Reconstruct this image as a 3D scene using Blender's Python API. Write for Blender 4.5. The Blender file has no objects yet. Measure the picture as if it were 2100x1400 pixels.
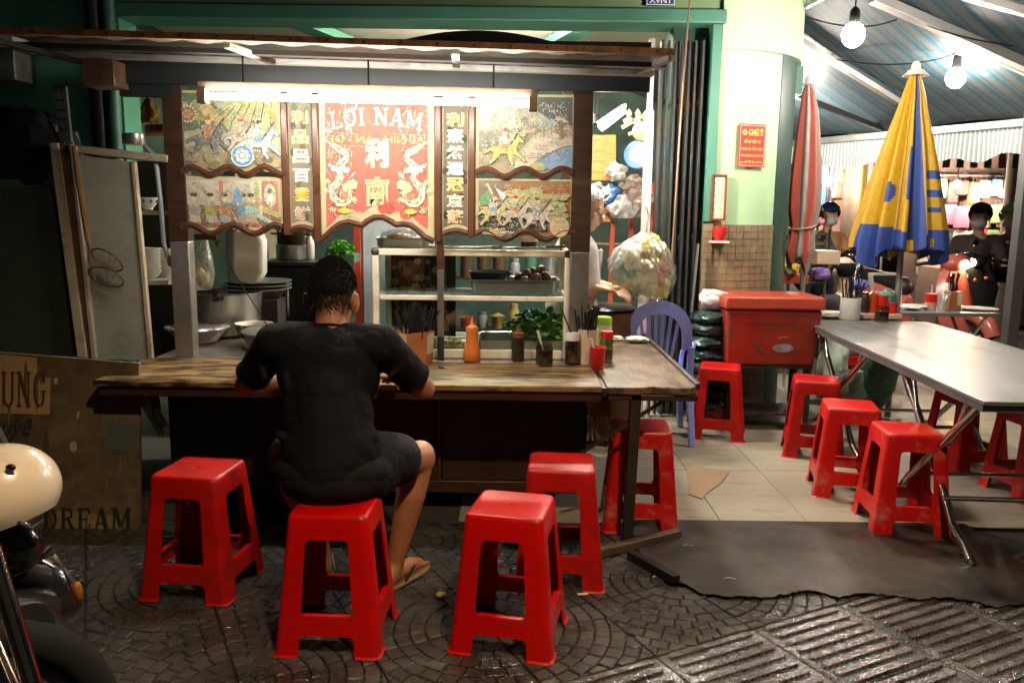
import bpy, bmesh, math, random
from mathutils import Vector, Matrix
random.seed(11)
SC = bpy.context.scene
COL = SC.collection
PI = math.pi
rad = math.radians

# ------------------------------------------------------------------ camera
CAM_H, PITCH, ROLL, LENS_PX = 1.42, math.atan(265 / 1692.0), rad(0.7), 1692.0
cam_data = bpy.data.cameras.new('camera')
cam_data.sensor_width = 36.0
cam_data.lens = LENS_PX / 2100.0 * 36.0
cam_data.clip_start, cam_data.clip_end = 0.05, 500.0
cam = bpy.data.objects.new('camera', cam_data)
COL.objects.link(cam)
_F = Vector((0, math.cos(PITCH), -math.sin(PITCH)))
_U0 = Vector((0, math.sin(PITCH), math.cos(PITCH)))
_R0 = Vector((1, 0, 0))
_R = _R0 * math.cos(ROLL) + _U0 * math.sin(ROLL)
_U = -_R0 * math.sin(ROLL) + _U0 * math.cos(ROLL)
cam.matrix_world = Matrix(((_R.x, _U.x, -_F.x, 0), (_R.y, _U.y, -_F.y, 0), (_R.z, _U.z, -_F.z, CAM_H), (0, 0, 0, 1)))
SC.camera = cam

# ------------------------------------------------------------------ night sky, faint moonlight, exposure
world = bpy.data.worlds.new('World')
SC.world = world
world.use_nodes = True
_nt = world.node_tree
_sky = _nt.nodes.new('ShaderNodeTexSky')
_sky.sky_type = 'NISHITA'
_sky.sun_disc = False
_sky.sun_elevation = rad(35)
_sky.sun_rotation = rad(150)
_nt.links.new(_sky.outputs[0], _nt.nodes['Background'].inputs[0])
_nt.nodes['Background'].inputs[1].default_value = 0.0012
sun_data = bpy.data.lights.new('moon_light', 'SUN')
sun_data.energy = 0.012
sun_data.angle = rad(2)
sun_data.color = (1.0, 0.9, 0.75)
sun = bpy.data.objects.new('moon_light', sun_data)
COL.objects.link(sun)
sun.rotation_euler = (rad(55), 0, rad(30))
SC.view_settings.view_transform = 'Standard'
SC.view_settings.look = 'None'
SC.view_settings.gamma = 1.0
SC.view_settings.use_curve_mapping = False
SC.view_settings.exposure = 0.35
SC.render.engine = 'CYCLES'
SC.cycles.use_denoising = True
SC.cycles.adaptive_threshold = 0.006
SC.cycles.max_bounces = 8
SC.cycles.transparent_max_bounces = 12
SC.cycles.sample_clamp_indirect = 6.0
SC.cycles.caustics_reflective = False
SC.cycles.caustics_refractive = False
# strengths of the lamps the place has and of the added lane bulbs (their builders use these)
TUBE_E, BULB_E, INTERIOR_E, STREET_W, MARKET_E = 112.0, 430.0, 700.0, 1500.0, 58.0

# ------------------------------------------------------------------ helpers
def dirv(px, py):
    return _F + _R * ((px - 1050) / LENS_PX) + _U * ((700 - py) / LENS_PX)
def P(px, py, Y):                      # the place at depth Y that was measured at this point of the photograph
    d = dirv(px, py); t = Y / d.y
    return Vector((d.x * t, Y, CAM_H + d.z * t))
def PZ(px, py, z=0.0):
    d = dirv(px, py); t = (z - CAM_H) / d.z
    return Vector((d.x * t, d.y * t, z))

_mats = {}
def M(name, col=(.5, .5, .5), rough=.6, metal=0., var=.18, scale=7., bump=0., bscale=60., spec=.5, emit=None, es=0.,
      alpha=1., trans=0., coat=0., dirt=None, damt=.5, dscale=4., rvar=.12, stretch=None, sss=0., sheen=0., bdist=.01):
    if name in _mats: return _mats[name]
    m = bpy.data.materials.new(name); m.use_nodes = True
    nt = m.node_tree; b = nt.nodes['Principled BSDF']; L = nt.links.new
    tc = nt.nodes.new('ShaderNodeTexCoord'); src = tc.outputs['Object']
    if stretch:
        mp = nt.nodes.new('ShaderNodeMapping'); mp.inputs['Scale'].default_value = stretch
        L(src, mp.inputs['Vector']); src = mp.outputs[0]
    n = nt.nodes.new('ShaderNodeTexNoise'); n.inputs['Scale'].default_value = scale; n.inputs['Detail'].default_value = 6
    n.inputs['Roughness'].default_value = .62
    L(src, n.inputs['Vector'])
    mix = nt.nodes.new('ShaderNodeMix'); mix.data_type = 'RGBA'
    lo = [c * (1 - var) for c in col]; hi = [min(1, c * (1 + var)) for c in col]
    mix.inputs[6].default_value = (*lo, 1); mix.inputs[7].default_value = (*hi, 1)
    cr = nt.nodes.new('ShaderNodeMapRange'); cr.inputs[1].default_value = .3; cr.inputs[2].default_value = .7
    L(n.outputs['Fac'], cr.inputs[0]); L(cr.outputs[0], mix.inputs[0])
    out = mix.outputs[2]
    if dirt:
        n2 = nt.nodes.new('ShaderNodeTexNoise'); n2.inputs['Scale'].default_value = dscale; n2.inputs['Detail'].default_value = 9
        n2.inputs['Roughness'].default_value = .7; L(src, n2.inputs['Vector'])
        r2 = nt.nodes.new('ShaderNodeMapRange'); r2.inputs[1].default_value = .62 - .3 * damt; r2.inputs[2].default_value = .8 - .25 * damt
        L(n2.outputs['Fac'], r2.inputs[0])
        mx = nt.nodes.new('ShaderNodeMix'); mx.data_type = 'RGBA'; mx.inputs[7].default_value = (*dirt, 1)
        L(r2.outputs[0], mx.inputs[0]); L(out, mx.inputs[6]); out = mx.outputs[2]
    L(out, b.inputs['Base Color'])
    rr = nt.nodes.new('ShaderNodeMapRange'); rr.inputs[3].default_value = max(.02, rough - rvar); rr.inputs[4].default_value = min(1, rough + rvar)
    L(n.outputs['Fac'], rr.inputs[0]); L(rr.outputs[0], b.inputs['Roughness'])
    b.inputs['Metallic'].default_value = metal
    b.inputs['Specular IOR Level'].default_value = spec
    if coat: b.inputs['Coat Weight'].default_value = coat; b.inputs['Coat Roughness'].default_value = .12
    if trans: b.inputs['Transmission Weight'].default_value = trans
    if sheen: b.inputs['Sheen Weight'].default_value = sheen
    if sss:
        b.inputs['Subsurface Weight'].default_value = sss; b.inputs['Subsurface Radius'].default_value = (.012, .005, .003)
    if alpha < 1: b.inputs['Alpha'].default_value = alpha
    if emit: b.inputs['Emission Color'].default_value = (*emit, 1); b.inputs['Emission Strength'].default_value = es
    if bump:
        nb = nt.nodes.new('ShaderNodeTexNoise'); nb.inputs['Scale'].default_value = bscale; nb.inputs['Detail'].default_value = 4
        L(src, nb.inputs['Vector'])
        bp = nt.nodes.new('ShaderNodeBump'); bp.inputs['Strength'].default_value = bump; bp.inputs['Distance'].default_value = bdist
        L(nb.outputs['Fac'], bp.inputs['Height']); L(bp.outputs[0], b.inputs['Normal'])
    _mats[name] = m
    return m
def attr_mat(name, rough=.3, metal=0., spec=.5, coat=0., trans=0.):       # flat printed colours carried by the mesh
    if name in _mats: return _mats[name]
    m = bpy.data.materials.new(name); m.use_nodes = True
    nt = m.node_tree; b = nt.nodes['Principled BSDF']
    a = nt.nodes.new('ShaderNodeAttribute'); a.attribute_name = 'ink'
    n = nt.nodes.new('ShaderNodeTexNoise'); n.inputs['Scale'].default_value = 30; n.inputs['Detail'].default_value = 6
    tc = nt.nodes.new('ShaderNodeTexCoord'); nt.links.new(tc.outputs['Object'], n.inputs['Vector'])
    hs = nt.nodes.new('ShaderNodeHueSaturation'); mr = nt.nodes.new('ShaderNodeMapRange')
    mr.inputs[3].default_value = .72; mr.inputs[4].default_value = 1.25
    nt.links.new(n.outputs['Fac'], mr.inputs[0]); nt.links.new(mr.outputs[0], hs.inputs['Value'])
    nt.links.new(a.outputs['Color'], hs.inputs['Color']); nt.links.new(hs.outputs[0], b.inputs['Base Color'])
    b.inputs['Roughness'].default_value = rough; b.inputs['Metallic'].default_value = metal
    b.inputs['Specular IOR Level'].default_value = spec; b.inputs['Coat Weight'].default_value = coat
    _mats[name] = m
    return m

def wm(o):
    m = o.matrix_basis.copy()
    return (wm(o.parent) @ m) if o.parent else m
def frame(d, up=Vector((0, 0, 1))):
    d = Vector(d).normalized()
    if abs(d.dot(up)) > .98: up = Vector((1, 0, 0))
    s = d.cross(up).normalized(); return s, s.cross(d).normalized(), d

class MB:
    def __init__(self): self.v = []; self.f = []; self.c = []
    def add(self, vs, fs, col=None):
        o = len(self.v); self.v += [Vector(v) for v in vs]
        for f in fs: self.f.append([i + o for i in f]); self.c.append(col)
        return self
    def bx(self, x0, x1, y0, y1, z0, z1, col=None):
        v = [(x, y, z) for z in (z0, z1) for y in (y0, y1) for x in (x0, x1)]
        return self.add(v, [(0, 2, 3, 1), (4, 5, 7, 6), (0, 1, 5, 4), (2, 6, 7, 3), (0, 4, 6, 2), (1, 3, 7, 5)], col)
    def bar(self, p0, p1, w, h, up=(0, 0, 1), col=None):        # box beam from p0 to p1
        p0, p1 = Vector(p0), Vector(p1); s, u, d = frame(p1 - p0, Vector(up))
        v = [p + s * (a * w / 2) + u * (b * h / 2) for p in (p0, p1) for a, b in ((-1, -1), (1, -1), (1, 1), (-1, 1))]
        return self.add(v, [(0, 1, 2, 3), (7, 6, 5, 4), (0, 4, 5, 1), (1, 5, 6, 2), (2, 6, 7, 3), (3, 7, 4, 0)], col)
    def cyl(self, p0, p1, r0, r1=None, n=16, caps=True, col=None):
        r1 = r0 if r1 is None else r1; p0, p1 = Vector(p0), Vector(p1); s, u, d = frame(p1 - p0)
        v = [p + (s * math.cos(2 * PI * i / n) + u * math.sin(2 * PI * i / n)) * r for p, r in ((p0, r0), (p1, r1)) for i in range(n)]
        f = [(i, (i + 1) % n, n + (i + 1) % n, n + i) for i in range(n)]
        if caps: f += [tuple(reversed(range(n))), tuple(range(n, 2 * n))]
        return self.add(v, f, col)
    def tube(self, path, r, n=8, closed=False, caps=True, col=None):
        path = [Vector(p) for p in path]; k = len(path); rr = r if isinstance(r, (list, tuple)) else [r] * k
        vs = []; up = None
        for i, p in enumerate(path):
            a = path[(i - 1) % k] if (closed or i > 0) else p; b = path[(i + 1) % k] if (closed or i < k - 1) else p
            d = (b - a).normalized()
            if up is None: s, u, _ = frame(d)
            else:
                s = d.cross(up); s = s.normalized() if s.length > 1e-5 else frame(d)[0]; u = s.cross(d).normalized()
            up = u
            vs += [p + (s * math.cos(2 * PI * j / n) + u * math.sin(2 * PI * j / n)) * rr[i] for j in range(n)]
        f = [(i * n + j, i * n + (j + 1) % n, ((i + 1) % k) * n + (j + 1) % n, ((i + 1) % k) * n + j) for i in range(k if closed else k - 1) for j in range(n)]
        if caps and not closed: f += [tuple(reversed(range(n))), tuple(range((k - 1) * n, k * n))]
        return self.add(vs, f, col)
    def lathe(self, prof, c=(0, 0, 0), n=28, sx=1., sy=1., col=None):
        c = Vector(c); k = len(prof)
        vs = [c + Vector((r * sx * math.cos(2 * PI * j / n), r * sy * math.sin(2 * PI * j / n), z)) for r, z in prof for j in range(n)]
        f = [(i * n + j, i * n + (j + 1) % n, (i + 1) * n + (j + 1) % n, (i + 1) * n + j) for i in range(k - 1) for j in range(n)]
        if prof[0][0] > 1e-4: f.append(tuple(reversed(range(n))))
        if prof[-1][0] > 1e-4: f.append(tuple(range((k - 1) * n, k * n)))
        return self.add(vs, f, col)
    def ell(self, c, r, nu=20, nv=12, rot=None, col=None):
        c = Vector(c); r = (r, r, r) if not isinstance(r, (tuple, list, Vector)) else r
        vs = [Vector((0, 0, -r[2]))]
        for i in range(1, nv):
            a = -PI / 2 + PI * i / nv
            vs += [Vector((r[0] * math.cos(a) * math.cos(2 * PI * j / nu), r[1] * math.cos(a) * math.sin(2 * PI * j / nu), r[2] * math.sin(a))) for j in range(nu)]
        vs.append(Vector((0, 0, r[2]))); last = len(vs) - 1
        f = [(0, 1 + (j + 1) % nu, 1 + j) for j in range(nu)]
        for i in range(nv - 2):
            for j in range(nu): f.append((1 + i * nu + j, 1 + i * nu + (j + 1) % nu, 1 + (i + 1) * nu + (j + 1) % nu, 1 + (i + 1) * nu + j))
        o = 1 + (nv - 2) * nu
        f += [(o + j, o + (j + 1) % nu, last) for j in range(nu)]
        if rot: vs = [rot @ v for v in vs]
        return self.add([c + v for v in vs], f, col)
    def cap(self, p0, r0, p1, r1, n=14):                        # closed tapered capsule
        self.cyl(p0, p1, r0, r1, n); self.ell(p0, r0, n, 8); self.ell(p1, r1, n, 8); return self
    def prism(self, poly, fn, d0, d1, col=None):                # poly of 2-D points mapped by fn(x, y, depth)
        n = len(poly)
        v = [fn(x, y, d0) for x, y in poly] + [fn(x, y, d1) for x, y in poly]
        return self.add(v, [tuple(reversed(range(n))), tuple(range(n, 2 * n))] + [(i, (i + 1) % n, n + (i + 1) % n, n + i) for i in range(n)], col)
    def build(self, name, mat=None, parent=None, smooth=38, bevel=0., bseg=2, ink=False, solid=0., soff=-1., sub=0, weld=False):
        me = bpy.data.meshes.new(name)
        inv = wm(parent).inverted() if parent else Matrix.Identity(4)
        me.from_pydata([inv @ v for v in self.v], [], self.f)
        if weld:
            bm = bmesh.new(); bm.from_mesh(me); bmesh.ops.remove_doubles(bm, verts=bm.verts, dist=1e-5); bm.to_mesh(me); bm.free()
        if ink:
            at = me.color_attributes.new('ink', 'FLOAT_COLOR', 'CORNER'); k = 0
            for pi_, p in enumerate(me.polygons):
                c = self.c[pi_] or (.5, .5, .5)
                for _ in p.vertices: at.data[k].color = (*c, 1); k += 1
        if smooth:
            me.shade_smooth(); me.set_sharp_from_angle(angle=rad(smooth))
        if mat: me.materials.append(mat)
        o = bpy.data.objects.new(name, me); COL.objects.link(o)
        if parent: o.parent = parent
        if solid: s = o.modifiers.new('solid', 'SOLIDIFY'); s.thickness = solid; s.offset = soff; e = o.modifiers.new('split', 'EDGE_SPLIT'); e.split_angle = rad(42)
        if bevel: s = o.modifiers.new('bevel', 'BEVEL'); s.width = bevel; s.segments = bseg; s.limit_method = 'ANGLE'; s.angle_limit = rad(35)
        if sub: s = o.modifiers.new('sub', 'SUBSURF'); s.levels = sub; s.render_levels = sub
        return o

def tag(o, label, cat, group=None):
    o['label'] = label; o['category'] = cat
    if group: o['group'] = group
    return o
def thing(name, label, cat, loc=(0, 0, 0), rz=0., group=None):
    o = bpy.data.objects.new(name, None); COL.objects.link(o); o.empty_display_size = .1
    o.location = loc; o.rotation_euler = (0, 0, rz)
    return tag(o, label, cat, group)
def struct(o, kind='structure'):
    o['kind'] = kind; return o
def copy_tree(o, parent=None):
    c = o.copy(); COL.objects.link(c); c.parent = parent
    for ch in list(o.children): copy_tree(ch, c)
    return c
def remesh(mb, name, mat, parent, voxel=.01, it=6, fac=.6):     # one continuous skin over overlapping limbs
    o = mb.build(name, None, parent, smooth=0)
    r = o.modifiers.new('r', 'REMESH'); r.mode = 'VOXEL'; r.voxel_size = voxel
    s = o.modifiers.new('s', 'SMOOTH'); s.factor = fac; s.iterations = it
    me = bpy.data.meshes.new_from_object(o.evaluated_get(bpy.context.evaluated_depsgraph_get()))
    o.modifiers.clear(); old = o.data; o.data = me; bpy.data.meshes.remove(old)
    me.shade_smooth(); me.materials.clear(); me.materials.append(mat)
    return o
_tc = {}
def text_geo(s, off=0., shear=0.):                               # glyph outlines as flat polygons, height about 0.7
    k = (s, off, shear)
    if k in _tc: return _tc[k]
    cu = bpy.data.curves.new('t', 'FONT'); cu.body = s; cu.align_x = 'CENTER'; cu.offset = off; cu.shear = shear; cu.resolution_u = 3
    o = bpy.data.objects.new('t', cu); COL.objects.link(o)
    me = bpy.data.meshes.new_from_object(o.evaluated_get(bpy.context.evaluated_depsgraph_get()))
    g = ([v.co.copy() for v in me.vertices], [tuple(p.vertices) for p in me.polygons])
    bpy.data.objects.remove(o); bpy.data.curves.remove(cu); bpy.data.meshes.remove(me)
    _tc[k] = g
    return g

class Print:                                                     # flat print laid on a face: inked polygons, each a hair above the last
    def __init__(self, fn, step=.00005): self.mb = MB(); self.fn = fn; self.k = 1; self.step = step; self.tone = 0.
    def ink(self, col): return [c * (1 - self.tone) + self.tone * w for c, w in zip(col, (.5, .46, .34))]
    def poly(self, pts, col):
        col = self.ink(col)
        self.mb.add([self.fn(x, y, self.k * self.step) for x, y in pts], [tuple(range(len(pts)))], col); self.k += 1; return self
    def geo(self, vs, fs, col):
        col = self.ink(col)
        self.mb.add([self.fn(x, y, self.k * self.step) for x, y in vs], fs, col); self.k += 1; return self
    def ell(self, cx, cy, rx, ry, col, n=20):
        return self.poly([(cx + rx * math.cos(2 * PI * i / n), cy + ry * math.sin(2 * PI * i / n)) for i in range(n)], col)
    def rect(self, x0, y0, x1, y1, col): return self.poly([(x0, y0), (x1, y0), (x1, y1), (x0, y1)], col)
    def line(self, pts, w, col, asp=1.):
        ws = w if isinstance(w, (list, tuple)) else [w] * len(pts); L = []; Rr = []
        for i, (x, y) in enumerate(pts):
            a = pts[max(0, i - 1)]; b = pts[min(len(pts) - 1, i + 1)]
            dx, dy = b[0] - a[0], (b[1] - a[1]); l = math.hypot(dx, dy) or 1
            nx, ny = -dy / l * ws[i] / 2, dx / l * ws[i] / 2
            L.append((x + nx, y + ny)); Rr.append((x - nx, y - ny))
        n = len(pts)
        return self.geo(L + Rr, [(i, i + 1, n + i + 1, n + i) for i in range(n - 1)], col)
    def text(self, s, cx, cy, h, col, w=None, off=0., shear=0., mirror=False, rot=0.):
        vs, fs = text_geo(s, off, shear)
        if not vs: return self
        x0 = min(v.x for v in vs); x1 = max(v.x for v in vs); y0 = min(v.y for v in vs); y1 = max(v.y for v in vs)
        sy = h / (y1 - y0); sx = (w / (x1 - x0)) if w else sy
        pts = []
        for v in vs:
            x = (v.x - (x0 + x1) / 2) * sx * (-1 if mirror else 1); y = (v.y - (y0 + y1) / 2) * sy
            pts.append((cx + x * math.cos(rot) - y * math.sin(rot), cy + x * math.sin(rot) + y * math.cos(rot)))
        return self.geo(pts, fs, col)
    def scrawl(self, x0, y0, w, h, col, n=14, lw=.1):                # writing too worn or small to read
        rs = random.Random(int(x0 * 977 + y0 * 331)); return self.line([(x0 + w * i / n, y0 + h * rs.uniform(-.5, .5)) for i in range(n + 1)], abs(h) * lw * 1.6, col)
    def build(self, name, mat, parent): return self.mb.build(name, mat, parent, smooth=0, ink=True)
SLAB = {  # slab-serif capitals as strokes (points, width) on a unit square
 'L': (.8, [([(.22, 0), (.22, 1)], .2), ([(.02, .05), (.95, .05)], .1), ([(.9, 0), (.9, .3)], .1), ([(.02, .95), (.44, .95)], .1)]),
 'I': (.5, [([(.5, 0), (.5, 1)], .36), ([(.1, .05), (.9, .05)], .1), ([(.1, .95), (.9, .95)], .1)]),
 'N': (1., [([(.18, 0), (.18, 1)], .12), ([(.82, 0), (.82, 1)], .12), ([(.16, 1), (.84, 0)], .24), ([(.0, .95), (.3, .95)], .1), ([(.0, .05), (.36, .05)], .1), ([(.64, .95), (1, .95)], .1)]),
 'A': (1., [([(.16, 0), (.5, 1)], .11), ([(.5, 1), (.82, 0)], .25), ([(.3, .32), (.7, .32)], .09), ([(.0, .05), (.34, .05)], .1), ([(.62, .05), (1, .05)], .1)]),
 'M': (1.2, [([(.15, 0), (.17, 1)], .1), ([(.84, 1), (.84, 0)], .18), ([(.17, 1), (.5, .15)], .2), ([(.5, .15), (.84, 1)], .1), ([(.0, .05), (.3, .05)], .1), ([(.68, .05), (1, .05)], .1), ([(.0, .95), (.24, .95)], .1), ([(.78, .95), (1, .95)], .1)]),
 'E': (.85, [([(.22, 0), (.22, 1)], .22), ([(.02, .05), (.92, .05)], .1), ([(.02, .95), (.88, .95)], .1), ([(.22, .5), (.66, .5)], .1), ([(.87, 0), (.87, .3)], .1), ([(.83, .72), (.83, 1)], .1), ([(.66, .36), (.66, .64)], .08)]),
 'U': (.95, [([(.2, 1), (.2, .3), (.26, .14), (.38, .06), (.5, .04), (.64, .06), (.74, .14), (.8, .3), (.8, 1)], .19), ([(0, .95), (.42, .95)], .1), ([(.62, .95), (1, .95)], .1)]),
 'R': (.95, [([(.22, 0), (.22, 1)], .22), ([(.02, .05), (.46, .05)], .1), ([(.02, .94), (.5, .94), (.68, .88), (.74, .74), (.68, .6), (.5, .53), (.25, .53)], .14), ([(.5, .53), (.72, .16), (.86, .05), (1, .05)], .2)]),
 'D': (.95, [([(.22, 0), (.22, 1)], .22), ([(.02, .94), (.5, .94), (.7, .84), (.8, .66), (.82, .5), (.8, .34), (.7, .16), (.5, .06), (.02, .06)], .18)]),
 'O': (.95, [([(.5 + .36 * math.sin(2 * PI * i / 20), .5 + .44 * math.cos(2 * PI * i / 20)) for i in range(21)], .19)]),
 'G': (.95, [([(.84, .7), (.8, .85), (.66, .95), (.48, .96), (.3, .88), (.18, .7), (.15, .5), (.18, .3), (.3, .12), (.5, .04), (.68, .08), (.78, .2), (.78, .45)], .18), ([(.56, .45), (1, .45)], .1), ([(.85, .68), (.85, 1)], .09)]),
}
def slab(pr, word, x0, y0, h, w, col, arc=0., extra=None):
    tot = sum(SLAB[c][0] if c != ' ' else .45 for c in word) + .08 * (len(word) - 1); x = 0
    for c in word:
        cw = SLAB[c][0] if c != ' ' else .45
        if c != ' ':
            mid = (x + cw / 2) / tot - .5
            ang = -mid * arc; ox = x0 + (x + cw / 2) / tot * w; oy = y0 - arc * w * mid * mid * .5
            sx = cw / tot * w
            for pts, lw in SLAB[c][1]:
                q = [((px - .5) * sx, (py - .5) * h) for px, py in pts]
                q = [(ox + a * math.cos(ang) - b * math.sin(ang), oy + h / 2 + a * math.sin(ang) + b * math.cos(ang)) for a, b in q]
                pr.line(q, lw * min(sx, h) * (1. if len(pts) < 3 else .95), col)
        x += cw + .08
# ------------------------------------------------------------------ ground, pavement, shop floor
asphalt = M('wet_asphalt', (.022, .021, .02), .45, var=.35, scale=3, bump=.5, bscale=90, rvar=.25)
struct(MB().add([(-40, -40, -.035), (60, -40, -.035), (60, 70, -.035), (-40, 70, -.035)], [(0, 1, 2, 3)]).build('ground', asphalt))

A27 = rad(27.0); AX = Vector((-math.sin(A27), math.cos(A27), 0)); BX = Vector((math.cos(A27), math.sin(A27), 0))
def AB(a, b, z=0.): return AX * a + BX * b + Vector((0, 0, z))
grout = M('grout', (.012, .011, .009), .7, var=.4, scale=20, bump=.4, bscale=120)
pav = struct(MB().add([(-6, -3, -.012), (6, -3, -.012), (6, 3.66, -.012), (-6, 3.66, -.012)], [(0, 1, 2, 3)]).build('pavement', grout))
def stone_mat(name, col, lo, hi, wet=.5):
    m = bpy.data.materials.new(name); m.use_nodes = True; nt = m.node_tree; b = nt.nodes['Principled BSDF']; L = nt.links.new
    g = nt.nodes.new('ShaderNodeNewGeometry'); tc = nt.nodes.new('ShaderNodeObjectInfo')
    n1 = nt.nodes.new('ShaderNodeTexNoise'); n1.inputs['Scale'].default_value = 150; n1.inputs['Detail'].default_value = 3
    n2 = nt.nodes.new('ShaderNodeTexNoise'); n2.inputs['Scale'].default_value = 3.5; n2.inputs['Detail'].default_value = 7
    n3 = nt.nodes.new('ShaderNodeTexVoronoi'); n3.inputs['Scale'].default_value = 330
    for n in (n1, n2, n3): L(g.outputs['Position'], n.inputs['Vector'])
    r1 = nt.nodes.new('ShaderNodeMapRange'); r1.inputs[1].default_value = .3; r1.inputs[2].default_value = .75; r1.inputs[3].default_value = .25; r1.inputs[4].default_value = 2.1
    L(n1.outputs['Fac'], r1.inputs[0])
    r2 = nt.nodes.new('ShaderNodeMapRange'); r2.inputs[1].default_value = .3; r2.inputs[2].default_value = .7; r2.inputs[3].default_value = .5; r2.inputs[4].default_value = 1.35
    L(n2.outputs['Fac'], r2.inputs[0])
    mu = nt.nodes.new('ShaderNodeMath'); mu.operation = 'MULTIPLY'; L(r1.outputs[0], mu.inputs[0]); L(r2.outputs[0], mu.inputs[1])
    ri = nt.nodes.new('ShaderNodeMapRange'); ri.inputs[3].default_value = .75; ri.inputs[4].default_value = 1.25; L(tc.outputs['Random'], ri.inputs[0])
    m2 = nt.nodes.new('ShaderNodeMath'); m2.operation = 'MULTIPLY'; L(mu.outputs[0], m2.inputs[0]); L(ri.outputs[0], m2.inputs[1])
    hs = nt.nodes.new('ShaderNodeHueSaturation'); hs.inputs['Color'].default_value = (*col, 1); L(m2.outputs[0], hs.inputs['Value'])
    L(hs.outputs[0], b.inputs['Base Color'])
    b.inputs['Coat Weight'].default_value = wet; b.inputs['Coat Roughness'].default_value = .08
    rr = nt.nodes.new('ShaderNodeMapRange'); rr.inputs[1].default_value = .35; rr.inputs[2].default_value = .65; rr.inputs[3].default_value = lo; rr.inputs[4].default_value = hi
    L(n2.outputs['Fac'], rr.inputs[0]); L(rr.outputs[0], b.inputs['Roughness'])
    bp = nt.nodes.new('ShaderNodeBump'); bp.inputs['Strength'].default_value = .75; bp.inputs['Distance'].default_value = .004
    ad = nt.nodes.new('ShaderNodeMath'); L(n1.outputs['Fac'], ad.inputs[0]); L(n3.outputs['Distance'], ad.inputs[1])
    L(ad.outputs[0], bp.inputs['Height']); L(bp.outputs[0], b.inputs['Normal']); b2 = nt.nodes.new('ShaderNodeBump'); b2.inputs['Strength'].default_value = .22; b2.inputs['Distance'].default_value = .004; L(ad.outputs[0], b2.inputs['Height']); L(b2.outputs[0], b.inputs['Coat Normal'])
    return m
sett_m = stone_mat('wet_setts', (.05, .046, .04), .2, .5)
bar_m = stone_mat('wet_ribbed_paver', (.065, .06, .056), .07, .34, 1.)
def clip(poly, n, c):                                            # keep n.p <= c
    out = []
    for i in range(len(poly)):
        p, q = poly[i], poly[(i + 1) % len(poly)]
        dp = n[0] * p[0] + n[1] * p[1] - c; dq = n[0] * q[0] + n[1] * q[1] - c
        if dp <= 0: out.append(p)
        if dp * dq < 0: t = dp / (dp - dq); out.append((p[0] + (q[0] - p[0]) * t, p[1] + (q[1] - p[1]) * t))
    return out
def area(p): return .5 * sum(p[i][0] * p[(i + 1) % len(p)][1] - p[(i + 1) % len(p)][0] * p[i][1] for i in range(len(p)))
def shrink(p, d):
    cx = sum(q[0] for q in p) / len(p); cy = sum(q[1] for q in p) / len(p); out = []
    for x, y in p:
        l = math.hypot(x - cx, y - cy) or 1
        k = max(.2, 1 - d * 1.3 / l); out.append((cx + (x - cx) * k, cy + (y - cy) * k))
    return out
def sett_into(mb, poly, h):
    if area(poly) < 0: poly = poly[::-1]
    n = len(poly); lo = poly; hi = shrink(poly, .004)
    v = [AB(a, b, -.016) for b, a in lo] + [AB(a, b, h - .0035) for b, a in lo] + [AB(a, b, h) for b, a in hi]
    f = [tuple(range(2 * n, 3 * n))]
    for k in (0, n): f += [(k + i, k + (i + 1) % n, k + n + (i + 1) % n, k + n + i) for i in range(n)]
    mb.add(v, f)
T = .415; A0, B0 = 2.01, 1.15; cells = []
for ia in range(0, 5):
    for jb in range(-9, 7):
        a0, b0 = A0 + ia * T, B0 + jb * T
        ca = a0 + T if ia % 2 == 0 else a0; cb = b0 if jb % 2 == 0 else b0 + T   # circle centre at one corner of the tile
        sa = -1 if ia % 2 == 0 else 1; sb = 1 if jb % 2 == 0 else -1
        ring = .0535
        for k in range(11):
            r0, r1 = k * ring, (k + 1) * ring
            n = max(1, round((PI / 2) * (r0 + r1) / 2 / .062))
            for q in range(n):
                t0, t1 = PI / 2 * (q + (.0 if k % 2 else 0)) / n, PI / 2 * (q + 1) / n
                m = 3
                pts = [(r0 * math.cos(t0 + (t1 - t0) * i / m), r0 * math.sin(t0 + (t1 - t0) * i / m)) for i in range(m + 1)] if r0 > 0 else [(0, 0)]
                pts += [(r1 * math.cos(t1 - (t1 - t0) * i / m), r1 * math.sin(t1 - (t1 - t0) * i / m)) for i in range(m + 1)]
                pts = [(cb + sb * x, ca + sa * y) for x, y in pts]
                for nn, c in (((1, 0), b0 + T - .002), ((-1, 0), -b0 - .002), ((0, 1), a0 + T - .002), ((0, -1), -a0 - .002)):
                    pts = clip(pts, nn, c)
                    if len(pts) < 3: break
                if len(pts) < 3 or abs(area(pts)) < .0004: continue
                pts = shrink(pts, .0022)
                cx = sum(p[0] for p in pts) / len(pts); cy = sum(p[1] for p in pts) / len(pts); w = AB(cy, cx)
                if w.y > 3.62 or w.y < 2.05 or abs(w.x) > w.y * .75 + .2: continue
                if w.x > .62 and w.y > 3.02: continue
                cells.append((w.length, pts))
cells.sort(key=lambda c: c[0])
far = MB()
for i, (d, pts) in enumerate(cells):
    h = random.uniform(-.0035, .001)
    if i < 300:
        mb = MB(); sett_into(mb, pts, h); mb.build('paving_stone', sett_m, pav, smooth=0)
    else: sett_into(far, pts, h)
struct(far.build('paving_stone', sett_m, pav, smooth=0), 'stuff')
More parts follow.
